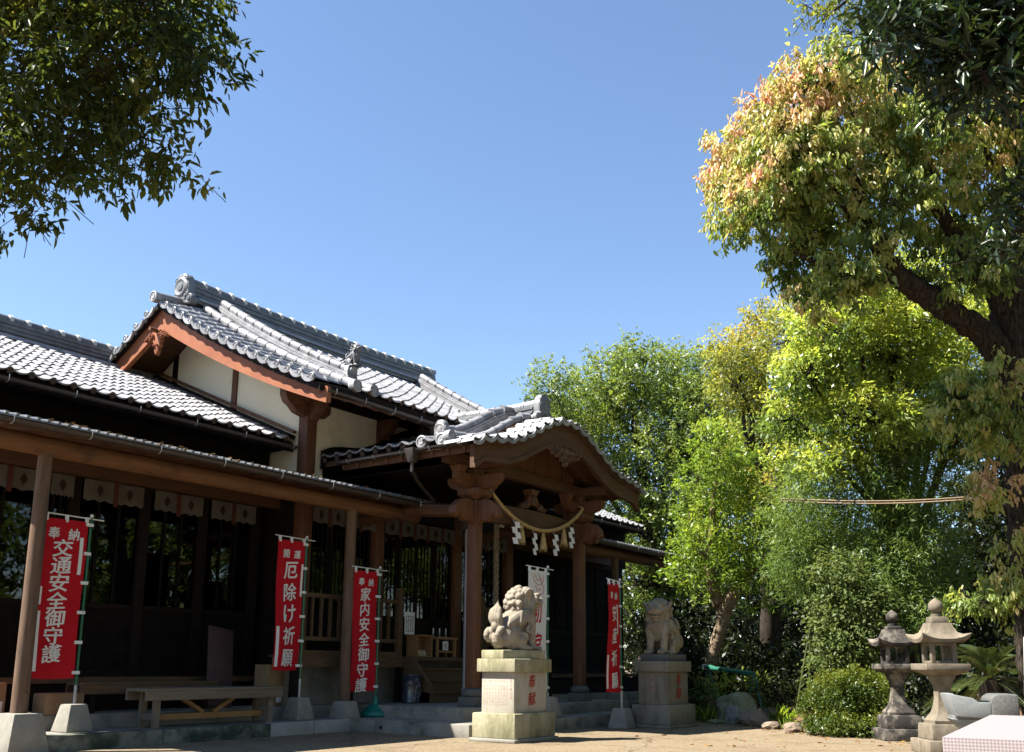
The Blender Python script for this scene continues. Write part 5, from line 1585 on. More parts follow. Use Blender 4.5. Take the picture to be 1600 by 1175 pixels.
def gingham():
    m = bpy.data.materials.new('pink_white_check_cloth'); m.use_nodes = True
    nt = m.node_tree; N = nt.nodes; Lk = nt.links; b = N['Principled BSDF']; b.inputs['Roughness'].default_value = .85
    tc = N.new('ShaderNodeTexCoord'); sep = N.new('ShaderNodeSeparateXYZ'); Lk.new(tc.outputs['UV'], sep.inputs[0])
    outs = []
    for ax in (0, 1):
        mu = N.new('ShaderNodeMath'); mu.operation = 'MULTIPLY'; mu.inputs[1].default_value = 85.0; Lk.new(sep.outputs[ax], mu.inputs[0])
        fr = N.new('ShaderNodeMath'); fr.operation = 'FRACT'; Lk.new(mu.outputs[0], fr.inputs[0])
        gt = N.new('ShaderNodeMath'); gt.operation = 'GREATER_THAN'; gt.inputs[1].default_value = .5; Lk.new(fr.outputs[0], gt.inputs[0])
        outs.append(gt)
    ad = N.new('ShaderNodeMath'); ad.operation = 'ADD'; Lk.new(outs[0].outputs[0], ad.inputs[0]); Lk.new(outs[1].outputs[0], ad.inputs[1])
    dv = N.new('ShaderNodeMath'); dv.operation = 'MULTIPLY'; dv.inputs[1].default_value = .5; Lk.new(ad.outputs[0], dv.inputs[0])
    rp = N.new('ShaderNodeValToRGB'); e = rp.color_ramp.elements
    e[0].color = (.29,.262,.252,1); e[1].color = (.175,.125,.135,1); x = e.new(.5); x.color = (.232,.195,.195,1)
    Lk.new(dv.outputs[0], rp.inputs[0]); Lk.new(rp.outputs[0], b.inputs['Base Color'])
    return m
def covered_table():
    zt = .70
    def onz(px, py, z):
        d = ray(px, py); k = (z-EYE)/d[2]; return Vector((d[0]*k, d[1]*k, z))
    A = onz(1472, 1152, zt); Bq = onz(1548, 1117, zt)
    e1 = (Bq-A); L = e1.length; e1.normalize(); e2 = Vector((e1.y,-e1.x,0)); W = .75
    T = thing('covered_table', 'table under a pink and white checked cloth in the near corner', 'table', tuple(A.lerp(Bq,.5)+e2*W/2-Vector((0,0,zt))))
    mb = MB(); me = bpy.data.meshes.new('checked_cloth')
    P = lambda u, v, z: A + e1*u + e2*v + Vector((0,0,z-zt))
    vs, fs, uv = [], [], []
    def quad(a, b, c, d, ua, ub, uc, ud):
        n = len(vs); vs.extend([a,b,c,d]); fs.append((n,n+1,n+2,n+3)); uv.extend([ua,ub,uc,ud])
    D = .42
    quad(P(0,0,zt),P(L,0,zt),P(L,W,zt),P(0,W,zt),(0,0),(L,0),(L,W),(0,W))
    # hanging sides with shallow folds
    def side(o, d, n, ln):
        k = 24
        for i in range(k):
            a, b = ln*i/k, ln*(i+1)/k
            f = lambda t: .012*math.sin(t*11)+.008*math.sin(t*23+1)
            pa, pb = o+d*a, o+d*b
            quad(pa, pb, pb+n*(f(b)+.012)-Vector((0,0,D)), pa+n*(f(a)+.012)-Vector((0,0,D)), (a,0),(b,0),(b,-D),(a,-D))
    side(P(0,0,zt), e1, -e2, L); side(P(0,0,zt), e2, -e1, W); side(P(L,0,zt), e2, e1, W); side(P(0,W,zt), e1, e2, L)
    me.from_pydata([tuple(v) for v in vs], [], fs)
    ul = me.uv_layers.new(name='uv')
    for i, q in enumerate(uv): ul.data[i].uv = q
    me.materials.append(gingham())
    link('checked_cloth', me, T)
    for u, v in ((.08,.08),(L-.08,.08),(.08,W-.08),(L-.08,W-.08)):
        q = P(u, v, 0); MB().tube([(q.x,q.y,0),(q.x,q.y,zt-.03)], .018, 10).build('table_leg', M['steel'], T, True)
    q = MB()
    for (u0,u1,v0,v1) in ((.02,L-.02,.02,W-.02),):
        q.add([P(u0,v0,zt-.03),P(u1,v0,zt-.03),P(u1,v1,zt-.03),P(u0,v1,zt-.03),P(u0,v0,zt-.004),P(u1,v0,zt-.004),P(u1,v1,zt-.004),P(u0,v1,zt-.004)], [(0,3,2,1),(4,5,6,7),(0,1,5,4),(1,2,6,5),(2,3,7,6),(3,0,4,7)])
    q.build('table_board', M['wood_pale'], T)
    dl = mat('tan_dead_leaf', (.35,.22,.1), (.45,.3,.15), .8, .2, scale=30)
    for i, (u, v, a) in enumerate(((.45,.30,.3),(.75,.55,1.4),(.25,.52,2.2),(1.2,.4,.7))):
        c = P(u, v, zt+.006); d = Vector((math.cos(a),math.sin(a),0))*.035; s = Vector((-d.y,d.x,0))*.3
        lf = MB().add([c-d, c+s+Vector((0,0,.006)), c+d*1.1+Vector((0,0,.012)), c-s], [(0,1,2,3)])
        o = lf.build('dead_leaf', dl)
        tag(o, ['dry leaf lying nearest the cloth corner','dry leaf lying in the middle of the table','dry leaf lying close to the front edge of the table','dry leaf lying far back on the table'][i], 'leaf', 'dead leaves on the covered table')
covered_table()
def sign_post():
    a, b = at(1601, 1125, 8.0), at(1608, 1000, 8.0)
    T = thing('white_post', 'white painted post with blue lettering at the picture edge', 'post', (a.x,a.y,0))
    f = (a-b); f.z = 0
    base = a + (a-b)*((a.z)/(b.z-a.z))*1.0
    base = Vector((a.x,a.y,0)); topp = Vector((b.x,b.y,1.2))
    MB().obox(base, topp, .06, .06, (AX_F[0],AX_F[1],0)).build('post_shaft', M['paper'], T, True, .006)
    q = base.lerp(topp,.72); MB().obox(q, q+Vector((0,0,.03)), .066, .066, (AX_F[0],AX_F[1],0)).build('band', M['wood_black'], T)
    fr = Vector((AX_F[0],AX_F[1],0)).normalized(); rt = Vector((fr.y,-fr.x,0))
    letters([(ch, 0, .74-.065*k, .042, .042) for k, ch in enumerate('奉納幟')], lambda u, v, o=0.0: base.lerp(topp, v/1.2) + rt*u - fr*(.032+o), mat('blue_print', (.05,.09,.3), None, .7), T, 'lettering', .02)
sign_post()

# ================================================================== tree prop, bamboo rail, cable
def prop():
    a, b = at(1102, 1042, 19.0), at(1178, 1053, 17.2)
    T = thing('tree_prop', 'green wrapped pole on thin trestle legs propping the small tree', 'prop', (a.x,a.y,0))
    g = mat('green_tape', (.02,.14,.09), (.04,.20,.13), .5, .4, scale=9)
    n = 10; MB().tube([a.lerp(b, i/n)+Vector((0,0,.006*math.sin(i*2.1))) for i in range(n+1)], [.042+.006*math.sin(i*1.7) for i in range(n+1)], 10).build('rail', g, T, True)
    for q, zz in ((a.lerp(b,.08), .25), (b, 0)):
        for d in (Vector((.10,.12,0)), Vector((-.10,-.12,0))):
            f = q+d*2.0; f.z = zz; MB().tube([f, q+Vector((0,0,.05))], .014, 8).build('leg', g, T, True)
        MB().tube([q+Vector((.1,.12,-.45)), q+Vector((-.12,-.14,-.45))], .012, 6).build('tie_bar', g, T, True)
    MB().tube([a+Vector((-.04,0,0)), a+Vector((.04,0,.0))], .06, 10).build('cloth_binding', M['cloth_white'], T)
prop()
def bamboo():
    for k, (q0, q1, d0, d1, lb) in enumerate((((1222,779),(1640,764),16.4,14.0,'upper of the two long bamboo poles lashed between the trees'), ((1218,783),(1640,768),16.5,14.1,'lower of the two long bamboo poles lashed between the trees'))):
        a, b = at(*q0, d0), at(*q1, d1)
        T = thing('bamboo_pole', lb, 'pole', tuple(a), 'bamboo poles lashed between the trees')
        n = 14; MB().tube([a.lerp(b, i/n)+Vector((0,0,-.10*math.sin(math.pi*i/n))) for i in range(n+1)], .0115, 10).build('culm', M['bamboo'], T, True)
        for i in range(1, n):
            p = a.lerp(b, i/n)+Vector((0,0,-.10*math.sin(math.pi*i/n))); d = (b-a).normalized()
            MB().tube([p-d*.010, p+d*.010], .014, 10).build('node_ring', M['bamboo'], T)
bamboo()
a, b = at(1008, 766, 17.5), at(1120, 773, 24.0)
cb = MB().tube([a.lerp(b, i/8)+Vector((0,0,-.05*math.sin(math.pi*i/8))) for i in range(9)], .012, 6).build('overhead_cable', mat('pale_cable', (.25,.33,.36), None, .5), None, True)
tag(cb, 'thin pale cable running from the porch eave into the trees', 'cable')

# ================================================================== rocks
def rock(label, px, py, sx, sz, m, seed, name='rock', depth=None, sy=None):
    d = ray(px, py); k = -EYE/d[2] if depth is None else depth
    c = Vector((d[0]*k, d[1]*k, 0))
    me = bpy.data.meshes.new(name); bm = bmesh.new()
    bmesh.ops.create_icosphere(bm, subdivisions=4, radius=1.0)
    o = Vector((seed*7.3, seed*3.1, seed*1.7))
    for v in bm.verts:
        q = v.co.copy()
        f = 1+.30*mnoise.noise(q*1.1+o)+.14*mnoise.noise(q*2.6+o)
        c1 = mnoise.cell_vector(q*1.3+o) if False else None
        q = q*f
        # flat facets
        for nrm in ((.6,.3,.74),(-.7,.2,.6),(.1,-.8,.55),(.2,.2,.95),(-.4,-.7,.5)):
            nv = Vector(nrm).normalized(); e = q.dot(nv)-.80-.08*mnoise.noise(o+nv*3)
            if e > 0: q -= nv*e*.8
        q *= 1+.035*mnoise.noise(q*7+o)
        v.co = Vector((c.x+q.x*sx, c.y+q.y*(sy or sx*.8), max(-.03, sz*.42+q.z*sz*.62)))
    bm.to_mesh(me); bm.free(); me.materials.append(m)
    me.polygons.foreach_set('use_smooth', [True]*len(me.polygons)); me.set_sharp_from_angle(angle=R_(28))
    ob = link(name, me); tag(ob, label, 'rock', 'rocks edging the planting bed')
    return ob
rock('big mossy boulder beneath the tree prop', 1154, 1112, .46, .52, M['rock_moss'], 3, 'boulder', depth=16.9, sy=.36)
rock('angular grey rock in front of the mossy boulder', 1147, 1131, .17, .30, M['rock_grey'], 5)
rock('long brown rock in front of the mossy boulder', 1180, 1134, .28, .26, M['rock'], 7)
rock('flat reddish slab of rock behind the grass tuft', 1209, 1127, .34, .24, M['rock'], 9)
rock('small dark rock near the pedestal base', 1098, 1125, .15, .11, M['rock'], 11)
rock('flat pale rock between pedestal and boulder', 1122, 1130, .18, .07, M['rock_moss'], 13)
rock('low brown stone at the gravel edge below the grass', 1206, 1139, .18, .12, M['rock'], 15)
rock('small stone right against the clipped azalea', 1241, 1144, .18, .15, M['rock'], 17)
rock('half buried stone between grass tuft and azalea', 1226, 1139, .13, .06, M['rock'], 19)
# ================================================================== planting bed
BED = [(19.0,10.2),(17.6,8.5),(16.9,7.6),(16.1,6.6),(15.35,5.85),(14.95,5.25),(14.35,4.3),(13.95,3.3),(13.3,2.2),(12.4,.6),(11.6,-1.5),(11,-4)]
def bed_x(y):
    ys = [p[1] for p in BED][::-1]; xs = [p[0] for p in BED][::-1]
    return float(np.interp(y, ys, xs))
def bed_z(x, y):
    d = (x-bed_x(y))*.8
    if y > 9: d = min(d, (16+3-0)*10)
    k = min(max(d/3.2, 0), 1); s = k*k*(3-2*k)
    return -.04 + (.06 if d > 0 else 0)*min(1, max(d,0)/.15) + .30*s + (.05*mnoise.noise(Vector((x*.7,y*.7,0))) + .02*mnoise.noise(Vector((x*2.5,y*2.5,4))))*min(1, max(d,0)/.4)
def bed():
    vs, fs = [], []
    nx, ny = 70, 80
    for j in range(ny+1):
        y = -4 + 34*(j/ny)**1.3
        x0 = bed_x(min(y, 10.2))-.1 if y <= 10.2 else 19+(y-10.2)*.25
        for i in range(nx+1):
            x = x0 + 45*(i/nx)**2.2
            vs.append((x, y, bed_z(x, y) if y <= 10.2 else bed_z(x-(x0-18.9), 10.2)))
    for j in range(ny):
        for i in range(nx):
            a = j*(nx+1)+i; fs.append((a,a+1,a+nx+2,a+nx+1))
    tag(MB().add(vs, fs).build('planting_bed', M['soil'], None, True, 0, 80), kind='structure')
bed()

# ================================================================== foliage
def unit(a): return a/np.maximum(np.linalg.norm(a, axis=1, keepdims=True), 1e-9)
def leaf_object(name, base, D, Nn, L, W, tint, m, parent, six=True, fold=.18, curl=.12):
    n = len(base); D = unit(D); S = unit(np.cross(D, Nn)); U = np.cross(S, D)
    L = L[:,None]; W = W[:,None]
    if six:
        V = np.stack([base,
                      base+D*L*.30+S*W*.44+U*W*fold, base+D*L*.66+S*W*.40+U*W*fold-U*L*curl*.3,
                      base+D*L-U*L*curl,
                      base+D*L*.66-S*W*.40+U*W*fold-U*L*curl*.3, base+D*L*.30-S*W*.44+U*W*fold], 1).reshape(-1,3)
        q = np.array([[0,3,2,1],[0,5,4,3]])
        idx = (np.arange(n)*6)[:,None,None]+q[None]; k = 6; nf = 2*n
    else:
        V = np.stack([base, base+D*L*.48+S*W*.5+U*W*fold, base+D*L-U*L*curl, base+D*L*.48-S*W*.5+U*W*fold], 1).reshape(-1,3)
        idx = (np.arange(n)*4)[:,None,None]+np.array([[[0,3,2,1]]]); k = 4; nf = n
    me = bpy.data.meshes.new(name)
    me.vertices.add(len(V)); me.vertices.foreach_set('co', V.astype(np.float32).ravel())
    me.loops.add(nf*4); me.loops.foreach_set('vertex_index', idx.astype(np.int32).ravel())
    me.polygons.add(nf); me.polygons.foreach_set('loop_start', (np.arange(nf)*4).astype(np.int32))
    at_ = me.attributes.new('tint', 'FLOAT', 'POINT'); at_.data.foreach_set('value', np.repeat(tint, k).astype(np.float32))
    me.update(calc_edges=True); me.validate()
    me.materials.append(m)
    return link(name, me, parent)
def twig_object(name, A, B, r, m, parent):
    n = len(A); t = unit(B-A); s = unit(np.cross(t, np.array([[.3,.2,.93]]))); u = np.cross(t, s)
    vs = []
    for k in range(3):
        a = 2*math.pi*k/3; vs.append(A+(s*math.cos(a)+u*math.sin(a))*r)
    for k in range(3):
        a = 2*math.pi*k/3; vs.append(B+(s*math.cos(a)+u*math.sin(a))*r*.4)
    V = np.stack(vs, 1).reshape(-1,3)
    idx = (np.arange(n)*6)[:,None,None]+np.array([[[0,1,4,3],[1,2,5,4],[2,0,3,5]]]); nf = 3*n
    me = bpy.data.meshes.new(name)
    me.vertices.add(len(V)); me.vertices.foreach_set('co', V.astype(np.float32).ravel())
    me.loops.add(nf*4); me.loops.foreach_set('vertex_index', idx.astype(np.int32).ravel())
    me.polygons.add(nf); me.polygons.foreach_set('loop_start', (np.arange(nf)*4).astype(np.int32))
    me.update(calc_edges=True); me.materials.append(m)
    o = link(name, me, parent); tag(o, kind='stuff'); return o
def fbm(P, s, seed):
    o = Vector((seed*3.7, seed*1.3, seed*2.9))
    return np.array([mnoise.noise(Vector(p)*s+o) for p in P])
def foliage(parent, blobs, leaf, m, seed, twm=None, name='crown', six=True):
    """blobs: (centre, (rx, ry, rz), clusters); leaf: dict of shape values"""
    r = np.random.default_rng(seed)
    cs, ds, ws = [], [], []
    for c, rad, n in blobs:
        n = int(n)
        d = unit(r.normal(size=(n,3)))
        f = 1-leaf.get('fill',.6)*r.random(n)**leaf.get('shell',1.6)
        rad = np.array(rad)
        lump = 1 + leaf.get('lump',.22)*fbm(d*1.0+np.array(c)*1.7, 1.9, seed)
        p = np.array(c)+d*rad*(f*lump)[:,None]
        cs.append(p); ds.append(d); ws.append(f)
    C = np.concatenate(cs); Dr = np.concatenate(ds); F = np.concatenate(ws)
    if leaf.get('clip') is not None:
        keep = leaf['clip'](C); C, Dr, F = C[keep], Dr[keep], F[keep]
    n = len(C); k = leaf['per']
    tw = unit(Dr*leaf.get('out',.8) + r.normal(size=(n,3))*.45 + np.array([0,0,leaf.get('rise',.15)]))
    tl = leaf['twig']*(.6+.8*r.random(n))
    t = r.random((n,k))**.8
    base = C[:,None,:] + tw[:,None,:]*(t*tl[:,None])[:,:,None] + r.normal(size=(n,k,3))*leaf.get('scatter',.03)
    ax = tw[:,None,:]*leaf.get('along',.5) + r.normal(size=(n,k,3))*leaf.get('spread',.6) + np.array([0,0,-leaf.get('droop',.3)])
    nr = np.array([0,0,1.0])*leaf.get('flat',.7) + Dr[:,None,:]*.45 + r.normal(size=(n,k,3))*leaf.get('nrand',.45)
    L = leaf['len']*(.45+.9*r.random((n,k))); W = L*leaf['wr']*(.85+.3*r.random((n,k)))
    base, ax, nr = base.reshape(-1,3), unit(ax.reshape(-1,3)), nr.reshape(-1,3)
    pn = fbm(C, leaf.get('patch',1.2), seed+5)
    tint = leaf['tint'](C, Dr, F, pn, r)                       # per cluster
    tint = np.clip(np.repeat(tint, k) + r.normal(size=n*k)*leaf.get('tvar',.07), 0, 1)
    o = leaf_object(name, base, ax, nr, L.ravel(), W.ravel(), tint, m, parent, six, leaf.get('fold',.18), leaf.get('curl',.12))
    if twm is not None:
        sel = r.random(n) < leaf.get('twigs',.5)
        A = C[sel] - Dr[sel]*leaf['twig']*1.6*(.5+r.random((sel.sum(),1))) - np.array([0,0,.12])*leaf['twig']*3
        twig_object('twigs', A, C[sel]+tw[sel]*tl[sel][:,None]*.6, leaf.get('tr',.006), twm, parent)
    return o
def pb(px, py, depth, rx, n, ry=None, flat=1.0):
    """a clump of foliage seen there, radii given in photo pixels"""
    s = depth/FPX; ry = ry or rx
    return (tuple(at(px, py, depth)), (rx*s, rx*s*flat, ry*s), n)
def limb(mb, pts, radii, wig, seed, n=24, sides=10, rough=0.0):
    P = spline([tuple(p) for p in pts], n); R0 = np.interp(np.linspace(0,1,len(P)), np.linspace(0,1,len(radii)), radii)
    out = []
    for i, p in enumerate(P):
        v = Vector(p); q = v*1.3+Vector((seed*5.1, seed*2.2, 0))
        w = wig*(0 if i in (0,) else 1)
        v = v + Vector((mnoise.noise(q), mnoise.noise(q+Vector((9,0,0))), mnoise.noise(q+Vector((0,9,0)))))*w
        out.append(v)
    rr = [float(R0[i])*(1+.10*mnoise.noise(Vector((i*.6, seed*3.3, 1)))) for i in range(len(out))]
    i0 = len(mb.v)
    mb.tube(out, rr, sides)
    if rough > 0:
        for i, c in enumerate(out):
            for k in range(sides):
                v = Vector(mb.v[i0+i*sides+k]); d = v-c
                q = Vector((v.x*8, v.y*8, v.z*2.6))+Vector((seed,0,0))
                f = rough*(mnoise.noise(q)*.6 + (abs(mnoise.noise(q*2.3))-.25)*1.0)
                mb.v[i0+i*sides+k] = tuple(c+d*(1+f))
    return out
def trunk_of(parent, pts, radii, m, limbs=(), seed=1, wig=.06, sides=14, rough=0.0):
    mb = MB(); limb(mb, pts, radii, wig, seed, 30 if not rough else 110, sides, rough)
    tr = mb.build('trunk', m, parent, True, 0, 80)
    for i, (lp, lr) in enumerate(limbs):
        q = MB(); limb(q, lp, lr, wig, seed+i+1, 24 if not rough else 90, 9 if not rough else 36, rough)
        q.build('limb', m, tr, True, 0, 80)
    return tr
def ground_at(px, depth, dx=0):
    p = at(px, 1040, depth); return Vector((p.x, p.y, max(0.0, bed_z(p.x, p.y)) if p.x > 10 and p.y < 10 else 0))

LM = {}
LM['dark'] = leaf_material('glossy_dark_leaves', [(0, (0.02, 0.033, 0.01)), (0.45, (0.051, 0.076, 0.018)), (0.75, (0.108, 0.127, 0.025)), (1, (0.253, 0.228, 0.044))], .45, .5, .25, 1.7)
LM['autumn'] = leaf_material('green_to_copper_leaves', [(0, (0.075, 0.126, 0.027)), (0.25, (0.222, 0.307, 0.068)), (0.46, (0.487, 0.512, 0.162)), (0.64, (0.699, 0.534, 0.288)), (0.82, (0.742, 0.466, 0.337)), (1, (0.699, 0.25, 0.2))], .52, .36, .5, 1.35)
LM['nearblack'] = leaf_material('deep_green_leaves', [(0, (0.012, 0.024, 0.01)), (0.6, (0.024, 0.046, 0.014)), (1, (0.072, 0.108, 0.024))], .22, .36, .4)
LM['mid'] = leaf_material('evergreen_oak_leaves', [(0, (0.041, 0.082, 0.021)), (0.45, (0.122, 0.193, 0.038)), (0.75, (0.245, 0.316, 0.065)), (1, (0.388, 0.422, 0.103))], .48, .36, .6, 1.3)
LM['olive'] = leaf_material('olive_gold_leaves', [(0, (0.071, 0.105, 0.024)), (0.5, (0.247, 0.285, 0.052)), (0.8, (0.446, 0.421, 0.082)), (1, (0.564, 0.409, 0.122))], .48, .38, .5, 1.3)
LM['gold'] = leaf_material('yellow_green_new_leaves', [(0, (0.072, 0.129, 0.027)), (0.35, (0.187, 0.288, 0.053)), (0.6, (0.403, 0.5, 0.087)), (1, (0.604, 0.635, 0.13))], .5, .36, .6, 1.25)
LM['fresh'] = leaf_material('fresh_green_leaves', [(0, (0.062, 0.122, 0.023)), (0.5, (0.196, 0.303, 0.04)), (1, (0.392, 0.475, 0.068))], .45, .36, .5, 1.4)
LM['feather'] = leaf_material('feathery_bamboo_leaves', [(0, (0.031, 0.073, 0.021)), (0.5, (0.108, 0.186, 0.043)), (1, (0.27, 0.353, 0.081))], .46, .42, .45, 1.35)
LM['pale'] = leaf_material('pale_glossy_leaves', [(0, (0.037, 0.068, 0.019)), (0.5, (0.102, 0.15, 0.041)), (1, (0.218, 0.258, 0.088))], .38, .5, .25)
LM['azalea'] = leaf_material('azalea_leaves', [(0, (0.02, 0.044, 0.007)), (0.5, (0.058, 0.102, 0.014)), (0.85, (0.136, 0.177, 0.02)), (1, (0.177, 0.19, 0.027))], .32, .42, .35)
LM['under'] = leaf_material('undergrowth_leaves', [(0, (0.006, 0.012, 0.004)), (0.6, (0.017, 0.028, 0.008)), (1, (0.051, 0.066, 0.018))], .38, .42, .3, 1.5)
LM['cycad'] = leaf_material('cycad_leaflets', [(0,(.025,.045,.015)),(.6,(.06,.085,.025)),(1,(.14,.15,.05))], .2, .3, .5)

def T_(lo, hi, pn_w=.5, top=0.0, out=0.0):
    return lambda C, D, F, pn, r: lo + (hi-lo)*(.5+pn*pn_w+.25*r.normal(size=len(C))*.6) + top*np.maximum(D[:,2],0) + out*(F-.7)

# ---- near dark tree, upper left; its trunk stands outside the picture
def left_tree():
    g = ground_at(-420, 8.6); g.z = 0
    T = thing('overhanging_tree', 'dark broadleaf tree whose boughs hang into the upper left corner', 'tree', tuple(g))
    a = at(-330, 420, 8.5)
    J = at(-300, 150, 8.4)
    lm = []
    for e in ((60,90),(200,80),(330,70),(150,240),(60,300),(270,260),(90,350)):
        q = at(e[0]-60, e[1]-55, 8.0); mdl = J.lerp(q, .5)+Vector((0,0,.25))
        lm.append(([J, mdl, q], [.10,.05,.012]))
    for e in (((200,80),(300,60),(360,120)),((150,240),(230,260),(320,290)),((60,300),(60,350),(110,385)),((200,80),(240,150),(270,210)),((-60,60),(80,120),(180,170)),((-80,160),(40,200),(120,250)),((-40,20),(120,30),(250,25)),((180,170),(230,190),(262,240)),((80,120),(150,90),(230,95))):
        lm.append(([at(q[0]-62, q[1]-60, 8.0) for q in e], [.024,.014,.006]))
    trunk_of(T, [g, g.lerp(a,.5)+Vector((.1,0,0)), a, J, at(-280,-200,8.4)], [.28,.24,.2,.17,.08], M['bark_dark'], lm, 3)
    leaf = dict(per=16, len=.098, wr=.36, twig=.24, droop=.55, spread=.55, fill=.75, lump=.3, scatter=.035, tint=lambda C,D,F,pn,r: .42+.45*pn+.22*r.random(len(C)), patch=1.3, twigs=.4, tr=.004, tvar=.13)
    B = [(x-48, y-40, rr, n) for x, y, rr, n in [(40,40,120,150),(170,30,100,110),(270,30,75,70),(335,60,48,36),(345,125,40,26),(300,130,55,38),(90,150,110,120),(210,140,75,60),(40,260,80,70),(140,240,75,60),(225,225,60,42),(265,285,50,26),(315,290,30,12),(180,300,50,22),(110,310,50,26),(40,345,45,26),(100,372,28,10),(10,385,28,10),(-60,120,130,90),(-60,280,100,60),(-100,-60,160,90),(100,-80,140,90),(250,-70,110,60),(362,128,26,12),(378,130,14,5),(335,300,22,8),(310,60,60,30),(365,40,30,12),(300,200,34,12),(-180,60,150,90),(-220,230,140,80),(-200,-120,160,80),(-380,60,150,80),(-400,240,120,60),(-330,-150,150,70)]]
    foliage(T, [pb(x,y,8.0+.5*math.sin(x*.05+y*.03),rr,n*.88) for x,y,rr,n in B], leaf, LM['dark'], 11, M['bark_dark'])
left_tree()

# ---- copper leaved tree at the right
def copper_tree():
    D = 13.2
    g = at(1626,1040,D); g.z = bed_z(g.x, g.y)
    T = thing('copper_leaved_tree', 'tall tree with drooping copper tinted new leaves and rough dark trunk', 'tree', tuple(g))
    q = lambda x, y, d=D: at(x, y, d)
    tr = [g, q(1612,960), q(1602,800), q(1592,640), q(1584,520), q(1578,380), q(1580,260), q(1586,130), q(1600,-40)]
    lm = [([q(1588,580),q(1530,520,13.0),q(1460,470,12.9),q(1405,430,12.8),q(1360,370,12.7),(q(1320,330,12.7))],[.19,.165,.15,.13,.085,.04]),
          ([q(1405,430,12.8),q(1350,440,12.6),q(1300,420,12.6),q(1240,395,12.6)],[.09,.065,.045,.02]),
          ([q(1580,500),q(1520,410,13.1),q(1470,330,13),q(1440,240,13),q(1420,160,13)],[.12,.10,.08,.05,.02]),
          ([q(1360,370,12.7),q(1300,300,12.6),q(1240,260,12.6),q(1180,260,12.6)],[.09,.06,.04,.015]),
          ([q(1360,370,12.7),q(1330,270,12.8),q(1300,180,12.8),q(1275,110,12.8)],[.08,.06,.04,.015]),
          ([q(1470,330,13),q(1400,260,12.9),q(1350,190,12.9)],[.07,.045,.02]),
          ([q(1580,300),q(1530,230,13.1),q(1490,180,13.1)],[.09,.06,.02]),
          ([q(1595,680),q(1540,660,12.6),q(1490,640,12.4)],[.05,.03,.01]),
          ([q(1600,780),q(1560,768,12.5),q(1530,760,12.4)],[.035,.02,.008]),
          ([q(1610,960),q(1570,945,12.3),q(1520,945,12.2)],[.03,.018,.006]),
          ([q(1590,90),q(1450,-20,13.6),q(1350,-10,13.8),q(1290,25,13.8)],[.08,.05,.03,.01])]
    trunk_of(T, tr, [.26,.22,.21,.21,.22,.18,.17,.14,.08], M['bark'], lm, 7, .05, 48, .42)
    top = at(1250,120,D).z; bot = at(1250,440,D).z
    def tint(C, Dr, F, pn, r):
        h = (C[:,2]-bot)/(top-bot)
        lx = (C-np.array(at(1350,300,D)))@AX_R / 2.0        # across the crown; copper new growth gathers on the outer left
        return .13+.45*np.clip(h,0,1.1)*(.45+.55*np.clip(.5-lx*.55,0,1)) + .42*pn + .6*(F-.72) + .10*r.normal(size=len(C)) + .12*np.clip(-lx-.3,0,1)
    leaf = dict(per=22, len=.088, wr=.42, twig=.22, droop=1.05, spread=.42, along=.3, flat=.25, nrand=.6, fill=.6, shell=1.4, lump=.34, scatter=.035, tint=tint, patch=1.3, tvar=.06, twigs=.5, curl=.18)
    B = [(1165,245,50,42),(1150,310,40,26),(1185,330,48,34),(1225,190,58,60),(1270,130,48,44),(1310,110,40,28),(1260,240,70,78),(1230,300,60,54),(1330,170,70,70),(1340,250,80,78),(1240,370,42,28),(1285,395,46,28),(1300,330,60,44),(1380,150,50,40),(1400,220,70,56),(1395,310,60,36),(1460,190,60,46),(1450,270,60,36),(1530,160,60,44),(1510,230,55,32),(1560,210,55,36),(1470,350,50,22),(1280,440,26,10),(1220,405,25,10),(1600,150,70,50),(1210,250,50,44),(1150,275,34,20),(1340,400,45,16),(1420,130,40,22),(1440,395,50,20),(1505,330,50,22),(1545,400,44,18),(1500,430,40,14),(1560,310,40,18),(1290,455,34,12),(1680,190,80,40),(1700,80,70,36),(1670,310,60,26),(1730,250,60,24),(1330,440,36,14),(1240,430,24,8)]
    B2 = [(1560,590,44,20),(1500,620,36,16),(1540,660,46,20),(1480,655,28,9),(1580,680,40,14),(1555,760,26,9),(1525,775,18,5),(1535,940,28,11),(1575,925,26,10),(1505,945,16,5),(1590,860,26,6)]
    bl = [pb(x,y,D-.3+.7*math.sin(x*.031+y*.017),rr,n*2.3,flat=1.1) for x,y,rr,n in B]
    b2 = [pb(x,y,12.3,rr,n*2.2,rr*.6) for x,y,rr,n in B2]
    foliage(T, bl, leaf, LM['autumn'], 21, M['bark_dark'])
    l3 = dict(leaf); l3.update(tint=lambda C,D,F,pn,r: .42+.5*pn+.10*r.normal(size=len(C)))
    foliage(T, b2, l3, LM['autumn'], 23, M['bark_dark'], 'lower_sprays')
    l2 = dict(leaf); l2.update(per=9, len=.085, droop=.5, tint=lambda C,D,F,pn,r: .38+.25*pn+.1*r.normal(size=len(C)))
    foliage(T, [pb(x,y,13.8,rr,n) for x,y,rr,n in ((1290,15,38,26),(1325,45,28,16),(1262,8,20,10),(1345,-10,40,24),(1310,70,12,5),(1360,25,18,8))], l2, LM['olive'], 22, M['bark_dark'], 'pale_spray')
copper_tree()

